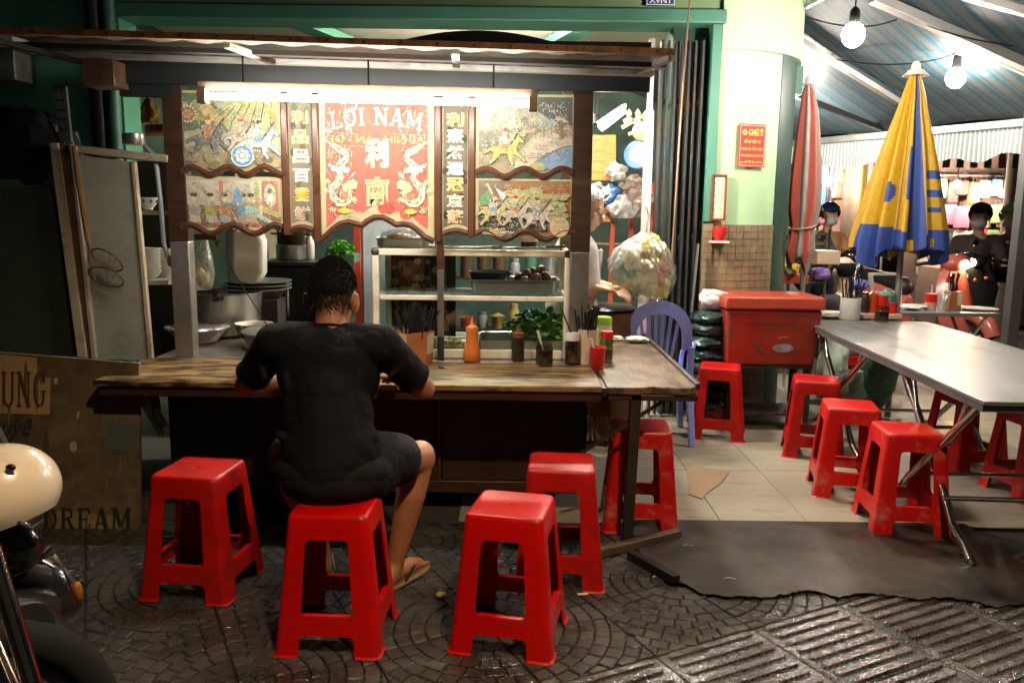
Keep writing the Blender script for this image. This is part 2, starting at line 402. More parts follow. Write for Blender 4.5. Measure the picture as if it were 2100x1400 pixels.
# ribbed guiding pavers in front of the arcs: slabs with rounded raised bars
for ia in range(-3, 0):
    for jb in range(-6, 8):
        a0, b0 = A0 + ia * T, B0 + jb * T; w = AB(a0 + T / 2, b0 + T / 2)
        if w.y < 1.55 or abs(w.x) > w.y * .75 + .5: continue
        mb = MB(); sett_into(mb, [(b0 + .003, a0 + .003), (b0 + T - .003, a0 + .003), (b0 + T - .003, a0 + T - .003), (b0 + .003, a0 + T - .003)], -.005)
        slab_o = mb.build('paving_slab', bar_m, pav, smooth=0)
        for k in range(8):
            ya = a0 + .028 + k * .0515; xb0, xb1 = b0 + .03, b0 + T - .03; r = .0125
            poly = [(xb0 + r + r * math.cos(PI / 2 + PI * i / 6), ya + r * math.sin(PI / 2 + PI * i / 6)) for i in range(7)] + \
                   [(xb1 - r + r * math.cos(-PI / 2 + PI * i / 6), ya + r * math.sin(-PI / 2 + PI * i / 6)) for i in range(7)]
            mb = MB(); sett_into(mb, poly, .0035); mb.build('raised_bar', bar_m, slab_o, smooth=0)

# beige shop-floor tiles
fl_m = M('floor_joint', (.05, .045, .035), .7)
flo = struct(MB().bx(-3.3, 4.2, 3.66, 9.2, -.03, -.004).build('shop_floor', fl_m, smooth=0))
tile_m = M('beige_floor_tile', (.34, .31, .24), .38, var=.1, scale=2.2, dirt=(.12, .09, .06), damt=.32, dscale=2.6, rvar=.15, stretch=(1, 6, 1))
tw, th = .41, .41; tproto = None
for i in range(-1, 11):
    for j in range(0, 9):
        x0 = .58 + (i - 0) * tw - .41; y0 = 3.665 + j * th
        if tproto is None:
            tproto = MB().bx(-tw / 2 + .0015, tw / 2 - .0015, -th / 2 + .0015, th / 2 - .0015, -.008, .0).build('floor_tile', tile_m, flo, bevel=.0015, bseg=1); t = tproto
        else: t = tproto.copy(); COL.objects.link(t)
        t.location = (x0 + tw / 2, y0 + th / 2, random.uniform(-.0005, .0008))
# worn dark rubber mat with a ragged front edge
random.seed(5)
mat_rub = M('worn_rubber_mat', (.016, .012, .009), .5, var=.7, scale=4, bump=.5, bscale=9, spec=.4, coat=.25, dirt=(.06, .048, .038), damt=.5, dscale=2.4, rvar=.25)
edge = [PZ(1318, 1150), PZ(1392, 1196), PZ(1440, 1220), PZ(1500, 1229), PZ(1570, 1228), PZ(1625, 1222), PZ(1650, 1216), PZ(1690, 1218), PZ(1720, 1228), PZ(1770, 1221), PZ(1830, 1224), PZ(1880, 1233), PZ(1950, 1230), PZ(1985, 1234), PZ(2040, 1250), PZ(2110, 1242), PZ(2250, 1250)]
pts = []
for i in range(len(edge) - 1):
    for k in range(6):
        p = edge[i].lerp(edge[i + 1], k / 6); pts.append((p.x, p.y + random.uniform(-.007, .007)))
mbm = MB(); n = len(pts); rows = 10; vs = []
for r in range(rows + 1):
    for i, (x, y) in enumerate(pts):
        yy = y + (3.69 - y) * r / rows
        z = .004 + .0015 * math.sin(x * 9 + yy * 4) * math.sin(yy * 11) * (1 if 0 < r < rows else .6) + (.006 * abs(math.sin(x * 13)) if r == 0 else 0)
        vs.append((x, yy, max(.003, z)))
mbm.add(vs, [(r * n + i, r * n + i + 1, (r + 1) * n + i + 1, (r + 1) * n + i) for r in range(rows) for i in range(n - 1)])
tag(mbm.build('rubber_mat', mat_rub, None, solid=.004, soff=1), 'dark worn rubber mat with a ragged front edge on the pavement', 'mat')

# ------------------------------------------------------------------ corner shop building
YB = 5.7
wall_g = M('deep_green_paint', (.1, .33, .2), .7, var=.12, scale=3, bump=.12, bscale=30)
pale = M('pale_green_paint', (.42, .62, .36), .62, var=.06, scale=2.5, bump=.08, bscale=40, dirt=(.3, .4, .22), damt=.2, dscale=1.6)
teal = M('teal_trim_paint', (.07, .22, .16), .5, var=.1)
dkgreen = M('dark_green_paint', (.012, .05, .038), .5, var=.2)
cream = M('cream_ceiling', (.62, .58, .46), .7, var=.06)
inwall = M('interior_green', (.035, .075, .055), .7, var=.3, scale=3, dirt=(.02, .02, .018), damt=.5, dscale=2)
bld = thing('shop_building', 'green corner shop building with rounded pale corner and open front', 'building', (1.4, 6.0, 0))
MB().bx(-7, -2.62, YB, YB + .25, 0, 5.0).build('front_wall', wall_g, bld)
MB().bx(-2.62, 1.36, YB, YB + .25, 2.745, 5).build('header_wall', M('shaded_pale_green', (.2, .3, .15), .7, var=.1, scale=2.5), bld)  # pale green wall, its shade put into a darker colour
MB().bx(-2.62, 1.38, YB - .05, YB + .26, 2.655, 2.744).build('header_lip', teal, bld, bevel=.01)
def arc(R, p0, p1, n=22): return [(1.36 + R * math.sin(p0 + (p1 - p0) * i / n), 6.4 - R * math.cos(p0 + (p1 - p0) * i / n)) for i in range(n + 1)]
def curved(R0, R1, p0, p1, z0, z1, n=22):
    a = arc(R1, rad(p0), rad(p1), n); b = arc(R0, rad(p0), rad(p1), n)
    return MB().prism(a + b[::-1], lambda x, y, d: Vector((x, y, d)), z0, z1)
curved(.45, .7, 0, 42, 0, 2.5).build('corner_wall', pale, bld, smooth=30)
curved(.45, .735, 0, 80, 2.5, 5).build('corner_header', pale, bld, smooth=30)
curved(.5, .705, 42, 84, 0, 2.5).build('side_door_trim', dkgreen, bld, smooth=30)
curved(.4, .76, 80, 150, 2.3, 2.5).build('side_lintel', teal, bld, smooth=30)
MB().bx(1.295, 1.36, YB - .03, YB + .24, 1.37, 2.654).build('door_jamb', teal, bld, bevel=.004)
MB().bx(1.06, 1.295, YB + .1, YB + .35, 0, 2.654).build('door_reveal', dkgreen, bld)
dado = M('dado_joint', (.17, .14, .09), .8)
curved(.69, .703, 0, 42, 0, 1.352).build('dado', dado, bld, smooth=30)
MB().bx(1.295, 1.36, YB - .022, YB + .2, 0, 1.36).build('dado_jamb', dado, bld)
dtile = M('brown_dado_tile', (.26, .2, .115), .42, var=.25, scale=14, bump=.3, bscale=150)
for r in range(28):
    z0 = 1.35 - (r + 1) * .048
    for k in range(9):
        p0, p1 = k * 42 / 9 + .12, (k + 1) * 42 / 9 - .12
        if r * 9 + k < 290:
            curved(.7, .7075 + random.uniform(0, .0015), p0, p1, z0 + .002, z0 + .046, 2).build('wall_tile', dtile, bld, smooth=30)
for r in range(28):
    MB().bx(1.297, 1.358, YB - .0262, YB, 1.355 - (r + 1) * .048, 1.351 - r * .048).build('jamb_tile', dtile, bld)
# interior room
MB().bx(-2.9, 2.0, 9.0, 9.2, 0, 2.9).build('rear_wall', inwall, bld)
MB().bx(-3.1, -2.9, YB + .25, 9.0, 0, 2.9).build('interior_wall', inwall, bld)
MB().bx(1.66, 1.72, 6.3, 9.0, 0, 2.9).build('interior_wall', inwall, bld)
MB().bx(-2.9, 1.66, YB + .26, 9.0, 2.85, 2.95).build('ceiling', cream, bld)
for x in (-1.75, .65): MB().bar((x, 6.0, 2.79), (x + (.7 if x < 0 else -.7), 8.2, 2.79), .16, .06).build('ceiling_beam', teal, bld)
# corner street plate
pl = thing('street_plate', 'small blue street name plate with white lettering high on the corner', 'sign', P(1355, 4, YB - .03))
p0_, p1_ = P(1325, 12, YB - .02), P(1386, -40, YB - .02)
MB().bx(p0_.x, p1_.x, YB - .022, YB - .001, p0_.z, p1_.z).build('plate', M('plate_blue', (.03, .06, .2), .35), pl, bevel=.002)
pr = Print(lambda x, y, d: Vector((p0_.x + x * (p1_.x - p0_.x), YB - .0222 - d, p0_.z + y * (p1_.z - p0_.z))))
for e in ((0, .02, 1, .06), (0, .94, 1, .98), (.01, .02, .04, .98), (.96, .02, .99, .98)): pr.rect(*e, (.8, .8, .8))
pr.text('XVNT', .5, .2, .2, (.85, .85, .85), w=.8, off=.02).ell(.4, .62, .14, .2, (.85, .85, .85)).ell(.4, .62, .08, .13, (.03, .06, .2))
pr.build('lettering', attr_mat('print_matt', .45), pl)
# red notice
nx, ny = math.sin(rad(20)), -math.cos(rad(20)); tx, ty = -ny, nx
nc = Vector((1.36 + .712 * math.sin(rad(20)), 6.4 - .712 * math.cos(rad(20)), P(1522, 299, 5.73).z))
nt_ = thing('notice_sign', 'red notice sign with yellow lettering on the pale green wall', 'sign', nc)
nf = lambda x, y, d: nc + Vector((tx, ty, 0)) * ((x - .5) * .212) + Vector((0, 0, (y - .5) * .285)) + Vector((nx, ny, 0)) * (.014 + d)
MB().prism([(0, 0), (1, 0), (1, 1), (0, 1)], nf, 0, -.011).build('board', M('notice_red', (.55, .035, .03), .45, var=.08), nt_)
pr = Print(nf); Ye = (.85, .62, .12)
for e in ((.03, .03, .97, .045), (.03, .955, .97, .97), (.03, .03, .05, .97), (.95, .03, .97, .97)): pr.rect(*e, (.8, .55, .4))
pr.ell(.2, .8, .09, .067, Ye).ell(.2, .8, .06, .045, (.55, .03, .03)).text('P', .2, .8, .06, Ye, off=.03)
pr.text('CHÚ Ý', .62, .83, .15, Ye, w=.56, off=.045).rect(.36, .735, .9, .745, Ye)
for i, (t, w) in enumerate((('ĐỂ XE TRẬT TỰ', .62), ('KHÓA XE CẨN THẬN', .8), ('PHÒNG TRÁNH KẺ GIAN LẤY CẮP XE', .84),)):
    pr.text(t, .5, (.6, .43, .28, .13)[i], (.11, .1, .08, .07)[i], Ye, w=w, off=.03)
for k in range(6): pr.scrawl(.08 + .14 * k, .12, .11, .06, Ye, 7, .25)
pr.build('lettering', attr_mat('print_matt'), nt_)
# small framed picture and red incense holder
fc = P(1474, 405, 5.66)
pf = thing('picture_frame', 'narrow framed picture in red wood on the pale green wall', 'picture', fc)
redwood = M('red_wood', (.22, .045, .02), .4, var=.25, scale=12)
f2 = lambda x, y, d: Vector((fc.x + (x - .5) * .105, fc.y + .02 - d, fc.z + (y - .5) * .305))
MB().prism([(.1, .04), (.9, .04), (.9, .96), (.1, .96)], f2, .0, .008).build('print', M('paper_cream', (.72, .62, .42), .7, var=.08), pf)
for a, b in (((0, .02), (1, .02)), ((0, .98), (1, .98)), ((.06, .04), (.06, .96)), ((.94, .04), (.94, .96))):
    MB().bar(f2(*a, .01), f2(*b, .01), .012, .02, up=(0, 1, 0)).build('frame_rail', redwood, pf, bevel=.002)
pr = Print(lambda x, y, d: f2(x, y, .0085 + d))
for s in (.3, .7):
    pr.line([(s + .08 * math.sin(i * .9), .1 + .8 * i / 20) for i in range(21)], .05, (.25, .3, .2))
pr.build('pattern', attr_mat('print_matt'), pf)
ic = P(1474, 478, 5.66)
ih = thing('incense_holder', 'small red incense holder on the wall under the framed picture', 'incense holder', ic)
MB().lathe([(.0, -.05), (.03, -.05), (.045, -.01), (.05, .045), (.043, .045), (.035, -.03)], ic + Vector((0, -.03, 0)), 16).build('cup', M('holder_red', (.5, .03, .02), .35), ih)
MB().bx(ic.x - .06, ic.x + .06, 5.6, 5.69, ic.z - .065, ic.z - .052).build('bracket', M('white_paint', (.7, .68, .62), .5), ih)
for k in range(5): MB().cyl(ic + Vector((-.02 + k * .01, -.03, .02)), ic + Vector((-.04 + k * .02, -.035, .12)), .0018, n=5).build('incense_stick', redwood, ih)
# folding gate at the shop door
gate = thing('folding_gate', 'dark folded metal gate at the right side of the shop opening', 'gate', (1.05, 5.78, 0))
gm = M('gate_iron', (.05, .052, .05), .45, metal=.5, var=.3, dirt=(.09, .05, .03), damt=.35)
for k in range(7):
    x = .965 + k * .045
    MB().bx(x, x + .016, YB - .02 + .02 * (k % 2), YB + .06, .02, 2.555).build('gate_bar', gm, gate, bevel=.002)
for z in (.3, 1.2, 2.1):
    for k in range(6):
        MB().bar((.973 + k * .045, YB + .02, z), (1.018 + k * .045, YB + .02, z + .09), .004, .014).build('gate_link', gm, gate)
tr = thing('door_track', 'pale steel door track standing left of the folding gate', 'door track', (.93, 5.72, 0))
MB().bx(.875, .93, YB - .03, YB + .03, 0, 2.1).bx(.885, .92, YB - .025, YB + .025, 2.1, 2.56).build('track', M('pale_steel', (.45, .43, .4), .45, metal=.3, var=.12, dirt=(.2, .15, .1), damt=.3), tr, bevel=.003)
rope = MB().tube([P(1415, -5, 5.2), P(1402, 160, 5.2), P(1385, 420, 5.25), P(1376, 560, 5.3)], .006, 6)
tag(rope.build('hanging_rope', M('rope_brown', (.25, .14, .08), .8), None), 'thin brown rope hanging down beside the folding gate', 'rope')
# pipes and meter box on the left wall
pipe_m = M('old_green_pipe', (.04, .13, .09), .45, var=.25)
for i, (px, r) in enumerate(((196, .055), (226, .045))):
    q = P(px, 100, YB - .07)
    tag(MB().cyl((q.x, YB - .07, 0.02), (q.x, YB - .07, 4.2), r, n=18).build('drain_pipe', (M('black_pipe', (.015, .02, .018), .4), pipe_m)[i]), ('thick black drain pipe on the green wall', 'slimmer green drain pipe on the wall right of the black pipe')[i], 'pipe')
wb = thing('meter_box', 'grey metal meter box with a pale top on the green wall', 'electric box', P(10, 110, 5.55))
q0, q1 = P(-30, 165, 5.5), P(36, 105, 5.5)
MB().bx(q0.x, q1.x, 5.45, 5.69, q0.z, q1.z).build('box', M('box_metal', (.2, .19, .16), .5, metal=.3, dirt=(.06, .05, .04), damt=.5), wb, bevel=.006)
q2, q3 = P(-30, 98, 5.5), P(26, 55, 5.5)
MB().bx(q2.x, q3.x, 5.5, 5.69, q2.z, q3.z).build('cover', M('frosted', (.6, .6, .58), .3), wb, bevel=.01)  # cover in one even pale colour
MB().bx(q2.x, q3.x + .05, 5.44, 5.69, q1.z + .001, q1.z + .012).build('shelf_plate', M('box_metal'), wb)

# ------------------------------------------------------------------ striped awning over the side pavement
W0 = Vector((1.95, 6.0, 0)); RD = Vector((.449, -.893, 0)); ND = Vector((.893, .449, 0))
def tarp(s, d, up=0.): return W0 + RD * s + ND * d + Vector((0, 0, 3.0 - .412 * d + up))
def tarp_hit(px, py, up=0.):
    dv = dirv(px, py); c = Vector((0, 0, CAM_H)); n = Vector((ND.x * .412, ND.y * .412, 1)); p0 = tarp(0, 0, up)
    return c + dv * ((p0 - c).dot(n) / dv.dot(n))
aw = thing('awning', 'blue striped awning with pale valance over the side pavement', 'awning', (3.0, 6.5, 0))
am = bpy.data.materials.new('striped_tarp'); am.use_nodes = True; nt = am.node_tree; b = nt.nodes['Principled BSDF']; L = nt.links.new
at = nt.nodes.new('ShaderNodeUVMap'); sx = nt.nodes.new('ShaderNodeSeparateXYZ'); L(at.outputs[0], sx.inputs[0])
nz = nt.nodes.new('ShaderNodeTexNoise'); nz.inputs['Scale'].default_value = 14; nz.inputs['Detail'].default_value = 5; L(at.outputs[0], nz.inputs['Vector'])
m1 = nt.nodes.new('ShaderNodeMath'); m1.operation = 'MULTIPLY_ADD'; m1.inputs[1].default_value = 7.0; L(sx.outputs[0], m1.inputs[0])
m0 = nt.nodes.new('ShaderNodeMath'); m0.operation = 'MULTIPLY'; m0.inputs[1].default_value = .3; L(nz.outputs['Fac'], m0.inputs[0]); L(m0.outputs[0], m1.inputs[2])
fr = nt.nodes.new('ShaderNodeMath'); fr.operation = 'FRACT'; L(m1.outputs[0], fr.inputs[0])
rp = nt.nodes.new('ShaderNodeValToRGB'); e = rp.color_ramp; e.interpolation = 'CONSTANT'
e.elements[0].color = (.045, .06, .064, 1); e.elements[0].position = 0
for pos, c in ((.22, (.009, .04, .058)), (.48, (.042, .056, .062)), (.62, (.015, .042, .055)), (.8, (.052, .063, .065)), (.86, (.075, .035, .03)), (.9, (.045, .06, .064))):
    k = e.elements.new(pos); k.color = (*c, 1)
rp.color_ramp.elements[-1].color = (.045, .06, .064, 1)
L(fr.outputs[0], rp.inputs[0]); L(rp.outputs[0], b.inputs['Base Color']); b.inputs['Roughness'].default_value = .55
def tarp_grid(s0, s1, d0, d1, ns, nd, fn):
    mb = MB(); uv = []
    for i in range(ns + 1):
        for j in range(nd + 1):
            s = s0 + (s1 - s0) * i / ns; d = d0 + (d1 - d0) * j / nd; mb.v.append(fn(s, d)); uv.append((s, d))
    for i in range(ns):
        for j in range(nd):
            a = i * (nd + 1) + j; mb.f.append([a, a + nd + 1, a + nd + 2, a + 1]); mb.c.append(None)
    return mb, uv
def with_uv(o, uv):
    l = o.data.uv_layers.new(name='UVMap')
    for p in o.data.polygons:
        for li in p.loop_indices: l.data[li].uv = uv[o.data.loops[li].vertex_index]
    return o
sag = lambda s, d: -.035 * (1 - math.cos(s * 4.2)) * .5 - .03 * math.sin(max(0, d) * 1.6)
mb, uv = tarp_grid(-3.2, .35, .1, 1.95, 40, 16, lambda s, d: tarp(s, d, sag(s, d))); with_uv(mb.build('canopy', am, aw, smooth=60), uv)
mb, uv = tarp_grid(.35, 4.6, -1.0, 1.95, 46, 24, lambda s, d: tarp(s, d, sag(s, d))); with_uv(mb.build('canopy', am, aw, smooth=60), uv)
vm = bpy.data.materials.new('pale_valance'); vm.use_nodes = True; nt = vm.node_tree; b = nt.nodes['Principled BSDF']
at = nt.nodes.new('ShaderNodeUVMap'); sx = nt.nodes.new('ShaderNodeSeparateXYZ'); nt.links.new(at.outputs[0], sx.inputs[0])
wv = nt.nodes.new('ShaderNodeMath'); wv.operation = 'MULTIPLY'; wv.inputs[1].default_value = 26; nt.links.new(sx.outputs[0], wv.inputs[0])
fr = nt.nodes.new('ShaderNodeMath'); fr.operation = 'FRACT'; nt.links.new(wv.outputs[0], fr.inputs[0])
rp = nt.nodes.new('ShaderNodeValToRGB'); e = rp.color_ramp; e.elements[0].color = (.2, .25, .25, 1); e.elements[0].position = 0
for pos, c in ((.3, (.23, .26, .25)), (.5, (.18, .22, .22)), (.7, (.24, .26, .25))):
    k = e.elements.new(pos); k.color = (*c, 1)
nt.links.new(fr.outputs[0], rp.inputs[0]); nt.links.new(rp.outputs[0], b.inputs['Base Color']); b.inputs['Roughness'].default_value = .7
def val(s, t):
    dep = .3 - .05 * abs(math.sin(s * 2.6)) + .012 * math.sin(s * 17)
    return tarp(s, 1.965 + .02 * math.sin(s * 14) * t, -.02 - t * dep)
mb, uv = tarp_grid(-3.2, 4.6, 0, 1, 110, 8, val); with_uv(mb.build('valance', vm, aw, smooth=60), uv)
alu = M('dull_aluminium', (.42, .41, .39), .42, metal=.75, var=.12)
MB().bar(tarp(-3.2, 1.94, -.06), tarp(4.6, 1.94, -.06), .06, .06).build('front_rail', alu, aw, bevel=.005)
for (a, b_), w in ((((1622, 73), (1843, 210)), .06), (((1790, -4), (2160, 158)), .09), (((1800, -60), (2160, 40)), .07), (((1950, 80), (2160, 175)), .05), (((1625, 28), (1720, -20)), .04)):
    MB().bar(tarp_hit(*a, -.09), tarp_hit(*b_, -.09), w, w * .7).build('frame_beam', alu, aw, bevel=.005)
MB().bar(P(1607, 185, 6.3), P(1812, 266, 7.6), .035, .04).build('folding_arm', M('arm_black', (.03, .03, .032), .4, metal=.4), aw)
pole = thing('awning_post', 'grey square steel post holding the awning at the right edge', 'post', (P(2068, 600, 6.15).x, 6.15, 0))
q = P(2079, 600, 6.15)
MB().bx(q.x - .042, q.x + .042, 6.1, 6.19, 0, 2.35).build('tube', M('post_grey', (.09, .09, .09), .5, metal=.3, dirt=(.1, .07, .05), damt=.4), pole, bevel=.004)
MB().bx(q.x - .08, q.x + .08, 6.06, 6.23, .0, .015).build('foot_plate', M('post_grey'), pole)
# bulbs on flex
def bulb(px, py, Y, r, label):
    c = P(px, py, Y)
    t = thing('hanging_bulb', label, 'light bulb', c, group='lit bulbs under the awning')
    gl = bpy.data.materials.get('bulb_glow')
    if not gl:
        gl = bpy.data.materials.new('bulb_glow'); gl.use_nodes = True
        bb = gl.node_tree.nodes['Principled BSDF']; bb.inputs['Emission Color'].default_value = (1, .9, .78, 1); bb.inputs['Emission Strength'].default_value = BULB_E
        bb.inputs['Base Color'].default_value = (.9, .9, .9, 1)
    MB().ell(c, (r, r, r * 1.1), 18, 12).build('globe', gl, t, smooth=80)
    MB().lathe([(0.0, r * .95), (r * .5, r * .95), (r * .45, r * 2.1), (.012, r * 2.4), (0, r * 2.4)], c, 14).build('socket', M('socket_black', (.02, .02, .02), .4), t)
    dv = Vector((c.x, c.y, 0)); dd = (dv - W0).dot(ND); top = 3.0 - .412 * dd - .05
    MB().tube([c + Vector((0, 0, r * 2.3)), Vector((c.x + .01, c.y, (c.z + top) / 2 + .05)), Vector((c.x, c.y, max(top, c.z + .15)))], .004, 5).build('flex', M('socket_black'), t)
    return t
bulb(1750, 72, 4.85, .062, 'largest glaring bulb near the pale green corner')
bulb(1960, 160, 6.0, .065, 'glaring bulb right of the yellow umbrella tip')
bulb(1605, 266, 7.4, .075, 'small distant bulb left of the red umbrella')
bulb(2190, 40, 4.3, .045, 'bulb over the long steel table, off to the right')
# ------------------------------------------------------------------ food cart
dark_wood = M('dark_brown_wood', (.05, .024, .013), .38, var=.35, scale=5, stretch=(1, 1, 8), bump=.15, bscale=40)
rail_wood = M('moulding_wood', (.095, .04, .02), .3, var=.3, scale=9, bump=.1)
steel = M('brushed_steel', (.42, .4, .37), .34, metal=.9, var=.15, scale=5, dirt=(.16, .12, .08), damt=.25, rvar=.12)
worn_steel = M('worn_steel', (.27, .25, .22), .38, metal=.6, var=.25, scale=6, dirt=(.1, .06, .035), damt=.4, rvar=.15)
black_paint = M('black_painted_board', (.018, .022, .022), .55, var=.3, scale=4)
base_m = M('cart_base_brown', (.035, .018, .011), .5, var=.45, scale=3.5, bump=.1)
iron = M('dark_iron', (.045, .038, .03), .5, metal=.4, var=.35, dirt=(.1, .045, .02), damt=.35)
wood_top = bpy.data.materials.new('worn_counter_wood'); wood_top.use_nodes = True
def worn_wood(m, light, dark, thr, sc=(1.2, 9, 9)):
    nt = m.node_tree; b = nt.nodes['Principled BSDF']; L = nt.links.new
    g = nt.nodes.new('ShaderNodeTexCoord'); mp = nt.nodes.new('ShaderNodeMapping'); mp.inputs['Scale'].default_value = sc; L(g.outputs['Object'], mp.inputs['Vector'])
    n = nt.nodes.new('ShaderNodeTexNoise'); n.inputs['Scale'].default_value = 3; n.inputs['Detail'].default_value = 9; n.inputs['Roughness'].default_value = .7; L(mp.outputs[0], n.inputs['Vector'])
    rp = nt.nodes.new('ShaderNodeValToRGB'); e = rp.color_ramp
    e.elements[0].position = thr - .06; e.elements[0].color = (*dark, 1); e.elements[1].position = thr + .05; e.elements[1].color = (*light, 1)
    k = e.elements.new(min(.95, thr + .25)); k.color = (*[c * 1.25 for c in light], 1)
    L(n.outputs['Fac'], rp.inputs[0])
    n2 = nt.nodes.new('ShaderNodeTexNoise'); n2.inputs['Scale'].default_value = 40; n2.inputs['Detail'].default_value = 4; L(mp.outputs[0], n2.inputs['Vector'])
    mx = nt.nodes.new('ShaderNodeMix'); mx.data_type = 'RGBA'; mx.blend_type = 'MULTIPLY'; mx.inputs[0].default_value = .6
    L(rp.outputs[0], mx.inputs[6]); L(n2.outputs['Fac'], mx.inputs[7])
    br = nt.nodes.new('ShaderNodeBrightContrast'); br.inputs['Bright'].default_value = .0; L(mx.outputs[2], br.inputs[0]); L(br.outputs[0], b.inputs['Base Color'])
    rr = nt.nodes.new('ShaderNodeMapRange'); rr.inputs[3].default_value = .28; rr.inputs[4].default_value = .55; L(n.outputs['Fac'], rr.inputs[0]); L(rr.outputs[0], b.inputs['Roughness'])
    bp = nt.nodes.new('ShaderNodeBump'); bp.inputs['Strength'].default_value = .25; bp.inputs['Distance'].default_value = .004; L(n.outputs['Fac'], bp.inputs['Height']); L(bp.outputs[0], b.inputs['Normal'])
worn_wood(wood_top, (.4, .25, .1), (.04, .02, .012), .49, (1.6, 8, 8))
wing_top = bpy.data.materials.new('worn_side_board'); wing_top.use_nodes = True
worn_wood(wing_top, (.27, .16, .075), (.08, .05, .03), .5, (5, 2.2, 5))

cart = thing('food_cart', 'wooden noodle cart with painted glass sign panels, counter and flat roof', 'food cart', (-.7, 4.2, 0))
MB().bx(-1.765, .383, 3.4, 3.95, .672, .7).build('counter_board', wood_top, cart, bevel=.006)
MB().bx(-1.75, .38, 3.415, 3.45, .63, .6715).build('counter_edge', dark_wood, cart, bevel=.004)
MB().bx(-1.74, .37, 3.951, 4.96, .685, .701).build('worktop', worn_steel, cart, bevel=.003)
# right wing board with a chewed dark front edge
mb = MB()
pts = [(.402, 3.392), (.52, 3.39), (.56, 3.40), (.6, 3.415), (.63, 3.398), (.67, 3.41), (.69, 3.39), (.735, 3.392), (.782, 3.42), (.79, 3.6), (.785, 4.86), (.402, 4.86)]
mb.prism(pts, lambda x, y, d: Vector((x, y, d)), .668, .699); mb.build('side_board', wing_top, cart, bevel=.004)
MB().bar((.79, 3.42, .7), (.787, 4.86, .7), .02, .03).build('side_board_lip', iron, cart, bevel=.004)
MB().bx(.41, .79, 3.4, 3.43, .64, .667).build('side_board_edge', dark_wood, cart, bevel=.004)
MB().bx(.384, .401, 3.41, 3.94, .66, .69).build('dark_gap_filler', black_paint, cart)  # black filler stands in for the dark gap between the boards
# base cupboard
for x0, x1 in ((-1.6, -.985), (-.98, -.33), (-.325, .34)):
    MB().bx(x0, x1, 3.78, 3.8, .16, .66).build('base_panel', base_m, cart, bevel=.003)
MB().bx(-1.62, .36, 3.801, 4.9, .14, .66).build('base_body', M('cart_inside', (.012, .009, .008), .7), cart)
MB().bx(-1.63, .37, 3.765, 3.799, .1, .158).build('base_rail', dark_wood, cart, bevel=.003)
MB().bar((-.335, 3.776, .15), (-.335, 3.776, .665), .022, .012).build('seam_strip', rail_wood, cart)
for x in (-1.45, .2):
    w = MB().cyl((x - .025, 4.0, .13), (x + .025, 4.0, .13), .13, n=24).build('wheel', M('tyre_rubber', (.012, .012, .012), .9, spec=.2), cart, bevel=.01)
    MB().cyl((x - .03, 4.0, .13), (x + .03, 4.0, .13), .06, n=16).build('hub', iron, w)
# steel leg, brace and foot irons under the wing
MB().bar((.512, 3.42, .005), (.528, 3.42, .668), .045, .04, up=(0, 1, 0)).build('leg', iron, cart, bevel=.003)
MB().bar((.30, 3.43, .40), (.70, 3.45, .665), .012, .014).build('brace', iron, cart)
q = PZ(1190, 1142, .02), PZ(1392, 1092, .02)
MB().bar(q[0], q[1], .04, .035).build('foot_rail', M('foot_rail_wood', (.09, .06, .035), .55, var=.3), cart, bevel=.003)
q = PZ(1292, 1136, .02), PZ(1388, 1188, .02)
MB().bar(q[0], q[1], .035, .036).build('foot_iron', M('black_iron', (.012, .012, .012), .4, metal=.3), cart, bevel=.003)
# posts
def XP(px, py=350, Y=3.95): return P(px, py, Y).x
def ZP(py, px=770, Y=3.95): return P(px, py, Y).z
for px, lo in ((372, 1), (1187, 1)):
    x = XP(px, 620)
    MB().bx(x - .045, x + .045, 3.955, 4.03, .701, ZP(500 if px < 500 else 512)).build('post', worn_steel, cart, bevel=.004)
    MB().bx(x - .047, x + .047, 3.953, 4.032, ZP(500 if px < 500 else 512) + .001, 2.05).build('upper_post', dark_wood, cart, bevel=.004)
x = XP(903, 640)
MB().bx(x - .016, x + .016, 3.955, 3.985, .701, ZP(690)).build('post_foot', black_paint, cart)
MB().bx(x - .015, x + .015, 3.957, 3.983, ZP(690) + .001, ZP(550)).build('post', steel, cart, bevel=.003)
MB().bx(x - .017, x + .017, 3.955, 3.985, ZP(550) + .001, ZP(488)).build('upper_post', dark_wood, cart)
for x in (-1.66, .31):
    MB().bx(x - .035, x + .035, 4.9, 4.95, .702, 2.12).build('back_post', worn_steel, cart, bevel=.004)
# roof, its nailed front strip, purlins, fascia
RF0, RF1 = P(-40, 66, 3.3), P(1384, 112, 3.3)
RB0, RB1 = Vector((RF0.x, 4.98, RF0.z + .1)), Vector((RF1.x, 4.98, RF1.z + .1))
mb = MB(); n = 60; vs = []
for i in range(n + 1):
    for e_, (a, b_) in enumerate(((RF0, RF1), (RB0, RB1))):
        p = a.lerp(b_, i / n); vs.append(p + Vector((0, .02 if e_ == 0 else 0, .012 + .006 * math.cos(i * PI / 2))))
mb.add(vs, [(2 * i, 2 * i + 2, 2 * i + 3, 2 * i + 1) for i in range(n)])
mb.build('roof_sheet', M('roof_sheet_metal', (.3, .3, .28), .4, metal=.4, var=.2, dirt=(.1, .06, .04), damt=.35), cart, smooth=60, solid=.003)
MB().bar(RF0 + Vector((0, 0, .008)), RF1 + Vector((0, 0, .008)), .03, .024).build('roof_front_strip', M('rusty_wood_strip', (.34, .15, .05), .6, var=.4, scale=14, dirt=(.08, .035, .015), damt=.45, dscale=18), cart, bevel=.002)
for i in range(19):
    p = RF0.lerp(RF1, (i + .5) / 19) + Vector((0, -.016, .008))
    MB().cyl(p, p + Vector((0, -.004, 0)), .005, n=8).build('nail', black_paint, cart)
